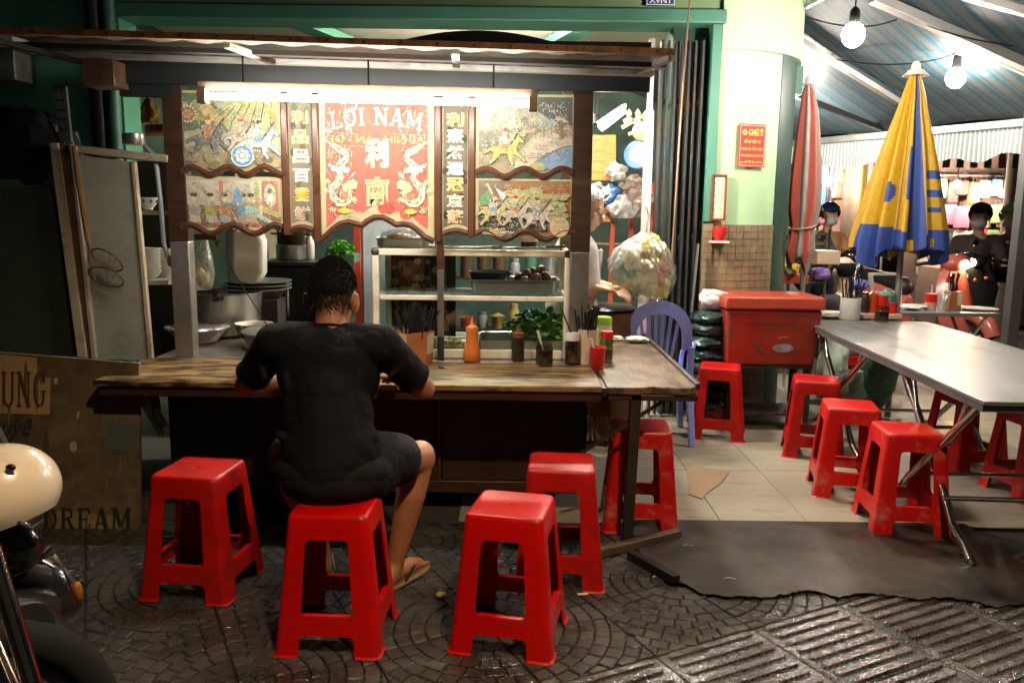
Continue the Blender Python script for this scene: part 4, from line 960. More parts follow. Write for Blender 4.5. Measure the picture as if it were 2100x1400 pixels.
def tray(name, label, cx, cy, z, w, d, h, mat, cat='tray', rim=.012):
    mb = MB()
    def rr(w_, d_, r, zz, n=5):
        out = []
        for qx, qy, a0 in ((1, 1, 0), (-1, 1, 90), (-1, -1, 180), (1, -1, 270)):
            for i in range(n + 1):
                t = rad(a0 + 90 * i / n); out.append(Vector((cx + qx * (w_ / 2 - r) + r * math.cos(t), cy + qy * (d_ / 2 - r) + r * math.sin(t), zz)))
        return out
    rings = [rr(w - .03, d - .03, .03, z + .003), rr(w - .012, d - .012, .035, z + .006), rr(w, d, .04, z + h - .003), rr(w + 2 * rim, d + 2 * rim, .045, z + h), rr(w + 2 * rim, d + 2 * rim, .045, z + h - .003), rr(w + .004, d + .004, .042, z + h - .007), rr(w - .006, d - .006, .035, z)]
    n = len(rings[0]); vs = [v for r_ in rings for v in r_]
    f = [(i * n + j, i * n + (j + 1) % n, (i + 1) * n + (j + 1) % n, (i + 1) * n + j) for i in range(len(rings) - 1) for j in range(n)] + [tuple(reversed(range(n))), tuple(range((len(rings) - 1) * n, len(rings) * n))]
    mb.add(vs, f)
    return tag(mb.build(name, mat, None), label, cat)
p_ = P(1055, 590, 4.2)
tray('steel_tray', 'deep steel tray holding eggs on the cabinet shelf', p_.x, 4.2, zs + .007, .43, .26, .07, alum)
b_ = P(1005, 570, 4.17)
bowl = MB().lathe([(0, .06), (.07, .06), (.09, .075), (.102, .11), (.108, .11), (.095, .066), (.07, .052), (0, .052)], (b_.x, 4.2, zs), 26)
tag(bowl.build('black_bowl', black_pl, None, smooth=50), 'shallow black bowl set in the steel tray', 'bowl')
egg_m = M('braised_egg', (.16, .055, .02), .3, var=.25, scale=18)
for i, (px, py, yy) in enumerate(((1065, 570, 4.24), (1080, 563, 4.2), (1100, 572, 4.14), (1118, 568, 4.2), (1092, 560, 4.25), (1110, 556, 4.24), (1076, 578, 4.14))):
    q = P(px, py, yy)
    tag(MB().ell((q.x, yy, max(q.z, zs + .036)), (.027, .026, .031), 16, 10).build('braised_egg', egg_m, None, smooth=80), 'brown braised egg in the steel tray of the cabinet', 'egg', 'braised eggs in the tray')
def leaves(mb, c, rx, ry, rz, n, s, rn):
    for _ in range(n):
        t, u = rn.uniform(0, 2 * PI), math.sqrt(rn.random()); p = Vector((c[0] + rx * u * math.cos(t), c[1] + ry * u * math.sin(t), c[2] + rz * (1 - u * u) * rn.uniform(.3, 1.1)))
        d = Vector((rn.gauss(0, 1), rn.gauss(0, 1), rn.uniform(-.2, 1))).normalized(); sd, up, d = frame(d); l = s * rn.uniform(.6, 1.4); w = l * .42; k = .25 * l
        mb.add([p, p + d * l * .35 + sd * w + up * k * .3, p + d * l * .8 + sd * w * .7, p + d * l - up * k, p + d * l * .8 - sd * w * .7, p + d * l * .35 - sd * w + up * k * .3], [(0, 1, 2, 3), (0, 3, 4, 5)])
rn = random.Random(4)
lt = tray('steel_tray', 'long steel tray under the salad leaves in the cabinet', P(1075, 690, 4.2).x, 4.22, z0 + .037, .46, .3, .05, alum)
mb = MB(); g = P(1110, 665, 4.2); leaves(mb, (g.x, 4.22, z0 + .09), .15, .12, .1, 420, .035, rn)
tag(struct(mb.build('lettuce', M('lettuce_leaf', (.16, .3, .05), .45, var=.5, scale=14), None, smooth=0), 'stuff'), 'heap of chopped green lettuce in the display cabinet', 'lettuce')
mb = MB(); leaves(mb, (g.x - .03, 4.3, z0 + .12), .16, .08, .09, 200, .04, rn)
tag(struct(mb.build('herbs', herb, None, smooth=0), 'stuff'), 'dark green herbs piled behind the lettuce', 'herbs')
q = P(925, 690, 4.2); mb = MB(); leaves(mb, (q.x, 4.14, z0 + .045), .07, .05, .03, 120, .03, rn)
tag(struct(mb.build('bean_sprouts', M('pale_sprouts', (.55, .5, .22), .5, var=.4), None, smooth=0), 'stuff'), 'pale sprouts beside the lettuce tray', 'bean sprouts')
def pot(name, label, c, r, h, mat, cat='pot', lid=None, handles=True, taper=1., knob=True, parts_mat=None):
    t = thing(name, label, cat, c); c = Vector(c)
    MB().lathe([(0, .002), (r * taper * .9, .002), (r * taper, .012), (r, h - .01), (r * 1.04, h - .004), (r * 1.04, h), (r * .97, h), (r * .96 * taper, .016), (0, .01)], c, 34).build('body', mat, t, smooth=45)
    if handles:
        for s in (-1, 1):
            a = [c + Vector((s * r * .98, -.035, h * .72)), c + Vector((s * (r + .035), -.03, h * .76)), c + Vector((s * (r + .042), 0, h * .77)), c + Vector((s * (r + .035), .03, h * .76)), c + Vector((s * r * .98, .035, h * .72))]
            MB().tube(a, .006, 7).build('handle', parts_mat or mat, t)
    if lid:
        l = MB().lathe([(r * 1.05, h + .001), (r * 1.06, h + .008), (r * .98, h + .014), (r * .5, h + .02), (0, h + .024)], c, 34).build('lid', lid, t, smooth=45)
        if knob: MB().lathe([(0, h + .02), (.012, h + .022), (.01, h + .035), (.022, h + .042), (.018, h + .05), (0, h + .052)], c, 14).build('knob', black_pl, l)
    return t
def at_top(px, py, Y, z): q = P(px, py, Y); return (q.x, Y, z)
c = PZ(560, 725, .703); pot('steel_pot', 'wide steel pot with flat lid on the worktop beside the seated man', (c.x + .05, 4.3, .703), .25, .085, alum, lid=alum, parts_mat=black_pl, knob=False)
pot('aluminium_pot', 'large aluminium pot with dark side lug at the back of the cart', at_top(468, 690, 4.72, .703), .2, .25, alum, handles=False, taper=.88)
q = P(447, 617, 4.5)
tag(MB().lathe([(0, 0), (.028, 0), (.03, .01), (.012, .015), (0, .015)], q, 14).cyl(q + Vector((0, -.01, .02)), q + Vector((0, -.01, .045)), .022, n=14).build('pot_lug', M('dark_iron'), None), 'dark round lug on the rim of the aluminium pot', 'lug')
for k in range(3):
    tag(MB().lathe([(0, .002), (.12, .002), (.19, .055), (.198, .055), (.198, .06), (.186, .058), (.12, .008), (0, .008)], at_top(530, 640, 4.9, .9 + k * .022), 30).build('steel_basin', alum, None, smooth=50),
        ('lowest of the stacked steel basins right of the big pot', 'middle one of the stacked steel basins', 'topmost of the stacked steel basins')[k], 'basin', 'stacked basins on the cart')
tag(MB().bx(P(480, 640, 4.9).x, P(580, 640, 4.9).x, 4.8, 4.97, .703, .897).build('basin_stand', iron, None, bevel=.006), 'dark iron stand under the stacked steel basins', 'stand')
bl = at_top(522, 690, 4.45, .703)
bw = MB().lathe([(0, 0), (.05, 0), (.052, .012), (.075, .03), (.098, .1), (.102, .104), (.092, .1), (.066, .034), (0, .02)], bl, 30)
pb = tag(bw.build('patterned_bowl', white_pl, None, smooth=50), 'white bowl with dark lattice pattern on the worktop', 'bowl')
mb = MB()
for k in range(14):
    t0 = 2 * PI * k / 14
    for s in (1, -1):
        pth = []
        for i in range(7):
            t = t0 + s * .45 * i / 6; u = i / 6; r = .075 + .0235 * u + .0012; pth.append(Vector(bl) + Vector((r * math.cos(t), r * math.sin(t), .03 + .07 * u)))
        mb.tube(pth, .0022, 4)
mb.build('lattice_pattern', M('ink_blue', (.03, .04, .09), .5), pb)
# basin under film, worktop left
q = P(395, 690, 4.35)
bs = tag(MB().lathe([(0, .003), (.1, .003), (.16, .08), (.168, .08), (.165, .086), (.15, .08), (.1, .012), (0, .012)], (q.x, 4.42, .703), 30).build('film_basin', alum, None, smooth=50), 'steel basin covered with plastic film behind the left post', 'basin')
MB().lathe([(.17, .082), (.165, .092), (.1, .088), (.05, .095), (0, .09)], (q.x, 4.42, .703), 30).build('film', poly_bag, bs, smooth=60)
# hanging bags and jug
def bag(name, label, pts, cat, mat, Y, dep=.09, fill=None, knot=True, seed=1):
    rn_ = random.Random(seed); t = thing(name, label, cat, P(pts[0][0], pts[-1][1], Y)); mb = MB(); n = 22; vs = []
    for px, py, hw in pts:
        c = P(px, py, Y); w = hw * Y / LENS_PX
        for j in range(n):
            a = 2 * PI * j / n; k = 1 + .1 * math.sin(3 * a + py * .05) + rn_.uniform(-.06, .06); vs.append(c + Vector((w * k * math.cos(a), w * k * dep / .09 * .8 * math.sin(a), 0)))
    m_ = len(pts)
    mb.add(vs, [(i * n + j, i * n + (j + 1) % n, (i + 1) * n + (j + 1) % n, (i + 1) * n + j) for i in range(m_ - 1) for j in range(n)] + [tuple(range((m_ - 1) * n, m_ * n))])
    mb.build('bag_skin', mat, t, smooth=70)
    if fill:
        px, py, rx, rz, fm = fill; c = P(px, py, Y); k = Y / LENS_PX
        b = MB()
        for i in range(9):
            b.ell(c + Vector((rn_.uniform(-.4, .4) * rx * k, rn_.uniform(-.02, .02), rn_.uniform(-.4, .4) * rz * k)), (rx * k * .62, rx * k * .5, rz * k * .62), 12, 8)
        b.build('contents', fm, t, smooth=60)
    return t
bag('noodle_bag', 'clear plastic bag of pale noodles hanging from the cart rail', [(420, 488, 5), (418, 505, 10), (414, 530, 20), (412, 560, 27), (413, 583, 26), (416, 594, 16)], 'bag', poly_bag, 4.25, fill=(413, 568, 22, 22, noodle_m), seed=3)
jx = P(505, 520, 4.62)
jg = thing('plastic_jug', 'cloudy white plastic jug hanging behind the left posts', 'jug', jx)
milky = M('milky_plastic', (.66, .63, .56), .4, var=.08)
pxprism([(475, 474), (528, 474), (537, 495), (537, 560), (528, 578), (514, 585), (482, 577), (475, 560)], 4.62, .12).build('body', milky, jg, bevel=.02, bseg=3)
MB().tube([P(478, 470, 4.66), P(490, 456, 4.66), P(512, 456, 4.66), P(524, 470, 4.66)], .008, 7).build('handle', milky, jg)
tag(MB().tube([P(443, 500, 4.2), P(480, 560, 4.2), P(520, 622, 4.2), P(555, 680, 4.25)], .003, 5).build('taut_wire', iron, None), 'thin taut wire running down from the cart rail', 'wire')
tag(MB().bar(P(380, 486, 4.12), P(445, 486, 4.12), .02, .03).build('hanging_rail', iron, None, bevel=.003), 'dark rail behind the left post carrying the noodle bag', 'rail')
mb = MB()
for k in range(5): mb.add([P(436 + k * 4, 490, 4.18), P(444 + k * 3, 490, 4.18), P(460 - k * 3, 528 - k * 3, 4.19), P(452 - k * 2, 522 - k * 4, 4.17)], [(0, 1, 2, 3)])
tag(mb.build('dry_leaf_bundle', M('dry_leaf', (.12, .1, .03), .7, var=.4), None, solid=.002), 'bundle of dry green leaves hanging by the noodle bag', 'leaves')
# things on top of the display cabinet
tray('steel_tray', 'dented steel tray on top of the display cabinet', P(828, 505, 4.25).x, 4.25, z1 + .003, .25, .22, .045, alum)
q = P(828, 488, 4.25); bag('wrapped_meat', 'plastic wrapped meat heaped on the tray above the cabinet', [(828, 470, 20), (828, 476, 38), (828, 488, 46), (828, 500, 44), (828, 506, 36)], 'meat', poly_bag, 4.25, fill=(828, 492, 36, 14, M('grey_meat', (.35, .24, .2), .5, var=.4)), seed=5)
for k, (a, b_) in enumerate((((930, 512), (1010, 510)), ((1010, 514), (1060, 512)))):
    mb = MB().cyl(P(*a, 4.1) + Vector((0, 0, .01)), P(*b_, 4.1) + Vector((0, 0, .01)), .004, n=8); e_ = P(*b_, 4.1)
    mb.lathe([(0, 0), (.02, .004), (.03, .016), (.032, .016), (.022, 0), (0, -.004)], e_ + Vector((.02, 0, -.002)), 16)
    tag(mb.build('ladle', steel, None), ('long steel ladle lying on the cabinet top', 'shorter steel ladle lying right of the long one')[k], 'ladle')
tag(MB().bar(P(1120, 511, 4.1) + Vector((0, 0, .012)), P(1160, 511, 4.1) + Vector((0, 0, .012)), .014, .012).bar(P(1082, 511, 4.1) + Vector((0, 0, .01)), P(1120, 511, 4.1) + Vector((0, 0, .01)), .03, .003).build('cleaver', black_pl, None), 'knife with black handle lying on the cabinet top', 'knife')
jc = P(1085, 514, 4.3)
jr = thing('spice_jar', 'dark spice jar with label on the cabinet top', 'jar', (jc.x, 4.3, z1 + .003))
MB().lathe([(0, 0), (.042, 0), (.045, .01), (.045, .07), (.038, .082), (.038, .1), (0, .1)], (jc.x, 4.3, z1 + .003), 20).build('body', M('dark_glass', (.03, .03, .025), .15), jr)
MB().lathe([(.0455, .03), (.0455, .062)], (jc.x, 4.3, z1 + .003), 20).build('paper_label', M('label_paper', (.55, .45, .3), .6), jr)
# ---- along the counter
def on(px, py, z=.7): q = PZ(px, py, z); return Vector((q.x, q.y, z + .001))
def chopsticks(t, c, n, r, h, spread, rn_, mat=black_pl, nm='chopstick'):
    for k in range(n):
        a = rn_.uniform(0, 2 * PI); u = r * math.sqrt(rn_.random()); b0 = c + Vector((u * math.cos(a), u * math.sin(a), .03)); d = Vector((rn_.gauss(0, spread), rn_.gauss(0, spread), 1)).normalized()
        MB().cyl(b0, b0 + d * h * rn_.uniform(.9, 1.08), .0028, .0042, n=6).build(nm, mat, t)
terra = M('terracotta_plastic', (.36, .13, .05), .45, var=.15)
creamlab = M('cream_label', (.6, .5, .32), .55, var=.2, scale=18)
c = on(856, 742); c.y -= .05; c.x -= .002
t = thing('chopstick_box', 'brown six-sided box of black chopsticks on the counter', 'chopstick holder', c)
hexp = lambda r: [(r * math.cos(rad(60 * k + 12)), r * math.sin(rad(60 * k + 12))) for k in range(6)]
fn = lambda x, y, d: Vector((c.x + x, c.y + y, c.z + d))
mb = MB(); n6 = hexp(.082); vs = [fn(x, y, 0) for x, y in n6] + [fn(x * 1.1, y * 1.1, .155 + .01 * (k % 2)) for k, (x, y) in enumerate(n6)] + [fn(x * 1.02, y * 1.02, .15) for x, y in n6] + [fn(x * .9, y * .9, .01) for x, y in n6]
mb.add(vs, [(5, 4, 3, 2, 1, 0)] + [(r * 6 + k, r * 6 + (k + 1) % 6, r * 6 + 6 + (k + 1) % 6, r * 6 + 6 + k) for r in range(3) for k in range(6)] + [tuple(range(18, 24))]); mb.build('box', terra, t, bevel=.002)
for k in (3, 5):
    (xa, ya), (xb, yb) = n6[k], n6[(k + 1) % 6]
    q = [(xa * .9 + xb * .1, ya * .9 + yb * .1), (xa * .1 + xb * .9, ya * .1 + yb * .9)]
    MB().add([fn(q[0][0] * 1.05, q[0][1] * 1.05, .055), fn(q[1][0] * 1.05, q[1][1] * 1.05, .055), fn(q[1][0] * 1.11, q[1][1] * 1.11, .15), fn(q[0][0] * 1.11, q[0][1] * 1.11, .15)], [(0, 1, 2, 3)]).build('label', creamlab, t, solid=.001)
chopsticks(t, c, 46, .06, .235, .16, rn)
def lathe_thing(name, label, cat, c, segs):
    t = thing(name, label, cat, c)
    for nm, prof, mat in segs: MB().lathe(prof, c, 26).build(nm, mat, t, smooth=45)
    return t
sauce_o = M('orange_sauce', (.62, .16, .03), .35, var=.1)
lathe_thing('sauce_bottle', 'orange chilli sauce squeeze bottle with pointed cap on the counter', 'sauce bottle', on(968, 741), [
    ('body', [(0, .002), (.036, .002), (.041, .012), (.041, .05), (.034, .075), (.03, .1), (.029, .15), (0, .15)], sauce_o),
    ('cap', [(.03, .15), (.03, .168), (.02, .174), (.01, .18), (.004, .215), (0, .216)], M('orange_cap', (.66, .24, .06), .4))])
lathe_thing('soy_bottle', 'small dark soy sauce bottle with brown nozzle on the counter', 'sauce bottle', on(1062, 741), [
    ('body', [(0, .002), (.03, .002), (.032, .008), (.032, .09), (.028, .11), (.028, .118), (0, .118)], M('soy_glass', (.035, .025, .015), .12, var=.4)),
    ('cap', [(.0285, .1182), (.029, .14), (.01, .146), (.007, .17), (0, .172)], M('nozzle_brown', (.18, .07, .025), .4))])
def jar(name, label, c, r, h, fill_h, fill, lidm=None, lid_h=.02, spoon=False, n=26):
    t = thing(name, label, 'jar', c)
    MB().lathe([(0, .001), (r * .95, .001), (r, .008), (r, h * .82), (r * .88, h * .9), (r * .88, h), (r * .82, h), (r * .82, h * .9), (r * .94, h * .8), (r * .94, .012), (0, .008)], c, n).build('glass', glass, t, smooth=45)
    MB().lathe([(0, .009), (r * .92, .01), (r * .92, fill_h), (0, fill_h)], c, n).build('sauce', fill, t)
    if lidm: MB().lathe([(0, h + lid_h), (r * .93, h + lid_h), (r * .97, h + lid_h - .004), (r * .97, h - .008), (r * .9, h - .008), (0, h + .002)], c, n).build('lid', lidm, t, smooth=40)
    if spoon:
        a, b_ = c + Vector((.01, 0, .02)), c + Vector((-.035, -.01, .165)); MB().tube([a, a.lerp(b_, .5), b_], [.005, .004, .007], 7).build('spoon', white_pl, t)
    return t
chili = M('dark_chilli', (.06, .025, .01), .3, var=.6, scale=40)
jar('chilli_jar', 'open glass jar of dark chilli with a white spoon on the counter', on(1116, 748), .042, .105, .07, chili, spoon=True)
jar('vinegar_jar', 'glass jar with white lid and amber liquid on the counter', on(1173, 747), .036, .125, .085, M('amber_liquid', (.1, .07, .025), .15, var=.3), lidm=white_pl, lid_h=.028)
jar('pepper_jar', 'glass jar with red lid behind the red cup', on(1243, 741), .032, .125, .06, chili, lidm=red_pl, lid_h=.025)
c = on(1225, 757)
t = lathe_thing('red_cup', 'red plastic cup with a white spoon at the counter corner', 'cup', c, [('cup', [(0, .001), (.026, .001), (.029, .004), (.038, .105), (.034, .105), (.026, .008), (0, .006)], red_pl)])
MB().tube([c + Vector((.005, 0, .02)), c + Vector((-.02, 0, .1)), c + Vector((-.034, 0, .145))], [.004, .004, .007], 7).build('spoon', white_pl, t)
c = Vector((P(1206, 700, 3.93).x, 3.92, .701))
t = thing('chopstick_tin', 'cream tin of black chopsticks beside the right post', 'chopstick holder', c)
MB().lathe([(0, 0), (.045, 0), (.048, .004), (.05, .17), (.046, .17), (.043, .006), (0, .005)], c, 8).build('tin', M('cream_tin', (.58, .46, .32), .5, var=.15), t, smooth=20)
chopsticks(t, c, 22, .035, .24, .12, rn)
c = Vector((P(1237, 660, 4.25).x, 4.25, .7))
lathe_thing('lime_bottle', 'lime green bottle with pale band behind the chopstick tin', 'bottle', c, [
    ('body', [(0, 0), (.045, 0), (.045, .15), (0, .15)], M('lime_plastic', (.3, .62, .04), .4)), ('band', [(.0455, .112), (.0455, .15), (.044, .151), (0, .151)], white_pl), ('cap', [(.046, .1512), (.047, .18), (.04, .19), (0, .19)], M('lime_plastic'))])
def crumple(name, label, cat, c, rx, ry, rz, mat, seed, k=.28, fine=.5, nu=34, nv=22):
    rn_ = random.Random(seed); mb = MB().ell((0, 0, 0), (1, 1, 1), nu, nv)
    ph = [(rn_.uniform(-5, 5), rn_.uniform(-5, 5), rn_.uniform(-5, 5), rn_.uniform(0, 6)) for _ in range(6)]; ph2 = [(rn_.uniform(-14, 14), rn_.uniform(-14, 14), rn_.uniform(-14, 14), rn_.uniform(0, 6)) for _ in range(8)]
    for i, v in enumerate(mb.v):
        d = 1 + k * sum(math.sin(a * v.x + b_ * v.y + e_ * v.z + f_) for a, b_, e_, f_ in ph) / 4 + k * fine * sum(1 - 2 * abs(math.sin((a * v.x + b_ * v.y + e_ * v.z) * .5 + f_)) for a, b_, e_, f_ in ph2) / 5
        mb.v[i] = Vector((c[0] + v.x * rx * d, c[1] + v.y * ry * d, c[2] + max(-.92, v.z * d) * rz))
    o = mb.build(name, mat, None, smooth=28); return tag(o, label, cat) if label else o
tissue = M('crumpled_tissue', (.72, .66, .56), .8, var=.1, bump=.5, bscale=35)
c = on(1308, 702); crumple('cleaning_cloth', 'crumpled white cloth on the right side board', 'cloth', (c.x, c.y, .716), .07, .05, .018, tissue, 2)
c = on(1266, 698); crumple('paper_tissue', 'small crumpled paper tissue beside the white cloth', 'tissue', (c.x, c.y, .713), .035, .035, .014, tissue, 5)
c = on(905, 754); tag(MB().lathe([(0, 0), (.016, 0), (.018, .004), (.008, .008), (0, .008)], c, 14).build('bottle_cap', black_pl, None), 'small dark bottle cap lying on the counter board', 'bottle cap')
# ---- dish cabinet at the left end of the cart
dk = thing('dish_cabinet', 'leaning beige dish cabinet with wire mesh door at the left end', 'cabinet', (-1.95, 4.1, .7))
beige_w = M('beige_painted_wood', (.48, .4, .28), .55, var=.2, dirt=(.12, .07, .04), damt=.4, dscale=7)
mesh_m = M('grey_mesh_pane', (.33, .34, .28), .4, var=.15, scale=3, bump=.3, bscale=220, dirt=(.2, .21, .16), damt=.35)
pxprism([(100, 293), (118, 293), (178, 735), (158, 732)], 3.93, .05).build('stile', beige_w, dk, bevel=.004)
pxprism([(119, 293), (140, 296), (186, 735), (179, 735)], 3.945, .05).build('stile_groove', M('brown_wood_dirty', (.16, .09, .05), .5, var=.3), dk, bevel=.003)
pxprism([(141, 297), (148, 297), (196, 737), (187, 735)], 3.93, .05).build('door_edge', M('bare_aluminium', (.52, .46, .36), .4, metal=.3), dk, bevel=.003)
pxprism([(160, 318), (268, 332), (303, 738), (197, 737)], 3.955, .012).build('mesh_pane', mesh_m, dk)
pxprism([(268, 330), (276, 331), (312, 740), (304, 738)], 3.945, .03).build('door_stile', beige_w, dk, bevel=.003)
pxprism([(150, 297), (342, 318), (342, 333), (150, 313)], 3.94, .35).build('top_board', beige_w, dk, bevel=.004)
pxprism([(0, 383), (112, 383), (160, 730), (0, 722)], 3.99, .012).build('side_pane', M('dark_green_glass', (.05, .06, .045), .25, var=.2), dk)
for y_, d_ in ((432, .3), (575, .3)): pxprism([(278 + (y_ - 330) * .07, y_), (345, y_), (345, y_ + 9), (279 + (y_ - 330) * .07, y_ + 9)], 4.05, d_).build('shelf', M('shelf_grey', (.28, .27, .23), .5), dk)
pxprism([(270, 330), (352, 330), (370, 735), (306, 735)], 4.42, .02).build('back_board', M('cabinet_back', (.03, .035, .03), .7), dk)
porcelain = M('porcelain', (.66, .64, .58), .25, var=.08, dirt=(.3, .3, .36), damt=.1)
def bowl_at(c, r, h, label, group=None, mat=porcelain):
    return tag(MB().lathe([(0, 0), (r * .45, 0), (r * .47, h * .12), (r * .8, h * .45), (r, h), (r * .95, h), (r * .74, h * .48), (0, h * .2)], c, 26).build('rice_bowl', mat, None, smooth=50), label, 'bowl', group)
q = P(298, 430, 4.12); b0 = bowl_at((q.x, 4.15, q.z), .05, .06, 'single small bowl with blue flowers on the upper cabinet shelf')
mb = MB()
for k in range(8):
    t = k * PI / 4; mb.ell(Vector((q.x, 4.15, q.z + .042)) + Vector((.046 * math.cos(t), .046 * math.sin(t), 0)), (.008, .008, .008), 8, 6)
mb.build('flower_pattern', M('cobalt', (.05, .1, .4), .4), b0)
for s in range(2):
    for k in range(7):
        q = P(303 + s * 26, 573, 4.14 + s * .1)
        bowl_at((q.x, 4.16 + s * .1, q.z + k * .018), .062, .05, 'white bowl in the %s stack on the lower cabinet shelf' % ('front', 'rear')[s], ('front bowl stack', 'rear bowl stack')[s])
for k in range(4):
    q = PZ(330, 690, .704); bowl_at((q.x, q.y, .704 + k * .022), .06, .05, 'blue flowered bowl stacked on the worktop below the shelf', 'blue bowls on the worktop', M('blue_porcelain', (.22, .25, .36), .3, var=.9, scale=40))
# black cover hanging at far left, skimmer, tap and hose, small jars
crumple('black_cover', 'black plastic cover slung over the left end of the cart', 'cover', (P(35, 300, 4.0).x, 4.12, P(35, 300, 4.0).z), .24, .12, .2, black_pl, 9, .22)
pxo = pxprism([(108, 176), (134, 178), (146, 292), (122, 290)], 4.05, .02)
ang = tag(pxo.build('slotted_angle', M('galv_angle', (.12, .12, .11), .5, metal=.5), None), 'slotted steel angle sticking up behind the dish cabinet', 'steel angle')
for k in range(5):
    for j in range(2):
        q = P(116 + j * 10 + k * 2.5, 186 + k * 20, 4.049); MB().cyl(q, q - Vector((0, .002, 0)), .006, n=8).build('slot', black_pl, ang)
sk = thing('skimmer', 'long handled wire skimmer hanging on the dish cabinet', 'skimmer', P(200, 540, 3.9))
MB().tube([P(153, 300, 3.9), P(163, 380, 3.9), P(180, 490, 3.9), P(186, 512, 3.9)], [.014, .014, .012, .009], 8).build('handle', M('bamboo', (.22, .11, .04), .5, var=.3), sk)
wire = M('brass_wire', (.2, .13, .06), .4, metal=.5)
for k, (cx, cy, rx, ry, tilt) in enumerate(((220, 533, 36, 15, 33), (217, 568, 38, 17, 20))):
    pts = [P(cx + rx * math.cos(t) * math.cos(rad(tilt)) - ry * math.sin(t) * math.sin(rad(tilt)), cy + rx * math.cos(t) * math.sin(rad(tilt)) + ry * math.sin(t) * math.cos(rad(tilt)), 3.9 + .03 * math.sin(t)) for t in [2 * PI * i / 22 for i in range(22)]]
    MB().tube(pts, .0045 if k == 0 else .004, 6, closed=True).build('rim', wire, sk)
    mb = MB(); cen = P(cx, cy + 16, 3.93)
    for i in range(0, 22, 2): mb.tube([pts[i], pts[i].lerp(cen, .6) + Vector((0, .012, -.012)), cen], .0012, 4)
    for u in (.35, .65): mb.tube([p_.lerp(cen, u) + Vector((0, .006, -.006)) for p_ in pts], .001, 4, closed=True)
    mb.build('wire_net', wire, sk)
MB().tube([P(184, 500, 3.9), P(183, 530, 3.9), P(195, 575, 3.91)], .006, 6).build('neck', M('bamboo'), sk)
hz = MB().tube([P(296, 300, 4.0), P(312, 315, 3.98), P(322, 345, 3.97), P(330, 420, 3.96), P(336, 500, 3.96), P(350, 545, 4.0)], .011, 9)
tag(hz.build('water_hose', M('grey_hose', (.25, .27, .28), .35), None), 'grey water hose hanging down beside the left post', 'hose')
q = P(275, 292, 4.05)
lathe_thing('small_saucepan', 'small shiny steel pan on top of the dish cabinet', 'pan', q + Vector((0, 0, -.012)), [('pan', [(0, 0), (.05, 0), (.052, .004), (.052, .05), (.055, .052), (.05, .05), (.048, .006), (0, .006)], steel)])
q = P(322, 268, 4.1)
tag(MB().cyl(q + Vector((-.05, 0, 0)), q + Vector((.04, 0, .004)), .028, n=18).build('clay_pipe', M('clay', (.32, .13, .06), .6), None, bevel=.004), 'short brown clay tube by the upper left post', 'tube')
q = P(306, 232, 4.15); crumple('yellow_rag', 'yellow rag tucked behind the upper left post', 'rag', tuple(q), .045, .03, .06, M('rag_yellow', (.42, .28, .05), .8, var=.3), 3)
# ---- shop interior behind the cart: stove, pots, fridge, shelves
st = thing('stove', 'black stove with three upright chrome handles behind the cart', 'stove', (P(590, 640, 5.5).x, 5.6, 0))
a, b_ = P(535, 545, 5.5), P(680, 700, 5.5)
MB().bx(a.x, b_.x, 5.5, 5.95, .02, a.z).build('body', M('stove_black', (.015, .014, .013), .3, var=.4), st, bevel=.01)
MB().bx(a.x - .02, b_.x + .02, 5.47, 5.96, a.z + .001, a.z + .03).build('hob', M('stove_black'), st, bevel=.006)
for px in (553, 574, 589): MB().cyl(P(px, 572, 5.47), P(px + 1, 648, 5.47), .016, n=12).build('handle', M('chrome', (.7, .68, .64), .15, metal=1., var=.05), st)
hz_ = a.z + .032
pot('stock_pot', 'steel pot on the stove under the scorched pot', at_top(598, 545, 5.68, hz_), .1, .1, alum, handles=False)
pot('scorched_pot', 'scorched black pot standing on the steel pot', at_top(598, 512, 5.68, hz_ + .102), .095, .1, M('scorched', (.12, .08, .03), .35, metal=.5, var=.6, scale=7, dirt=(.01, .01, .01), damt=.7), lid=M('stove_black'), handles=True)
for k, (px, col, lab) in enumerate(((542, (.03, .06, .25), 'blue bottle at the left end of the stove'), (625, (.6, .58, .52), 'white jar at the right end of the stove'), (636, (.55, .5, .45), 'pale jar beside the white jar behind the man'))):
    lathe_thing('kitchen_bottle', lab, 'bottle', Vector(at_top(px, 545, 5.75, hz_)), [('body', [(0, 0), (.03, 0), (.033, .01), (.033, .12), (.02, .14), (.016, .16), (0, .16)], M('bottle_%d' % k, col, .3))])
nb = Vector(at_top(668, 540, 5.8, hz_)); nb.x += .02
tag(MB().bx(nb.x, nb.x + .2, 5.7, 5.9, hz_ - .02, hz_ + .04).build('herb_crate', M('crate_green', (.08, .16, .09), .5), None, bevel=.005), 'low green crate under the herbs behind the man', 'crate')
mb = MB(); leaves(mb, (nb.x + .1, 5.78, hz_ + .04), .1, .08, .07, 200, .04, rn)
tag(struct(mb.build('herb_heap', M('bright_herb', (.12, .36, .04), .45, var=.4), None, smooth=0), 'stuff'), 'bright green herbs in the crate behind the man', 'herbs')
fr = thing('glass_fridge', 'white glass-door fridge with red side behind the cart', 'fridge', (P(770, 600, 6.4).x, 6.6, 0))
a, b_ = P(727, 440, 6.4), P(880, 640, 6.4)
MB().bx(a.x, b_.x, 6.4, 6.9, .05, a.z + .35).build('body', M('fridge_white', (.7, .7, .7), .3, var=.05), fr, bevel=.015)
MB().bx(a.x - .005, P(739, 500, 6.4).x, 6.385, 6.42, .06, a.z + .34).build('red_trim', M('red_trim', (.5, .05, .02), .35), fr)
MB().bx(P(745, 500, 6.39).x, b_.x - .03, 6.385, 6.398, .4, a.z + .3).build('door_glass', M('fridge_glass', (.5, .56, .62), .15, var=.2), fr)
MB().bx(b_.x - .08, b_.x - .05, 6.35, 6.384, .7, 1.2).build('handle', black_pl, fr, bevel=.006)
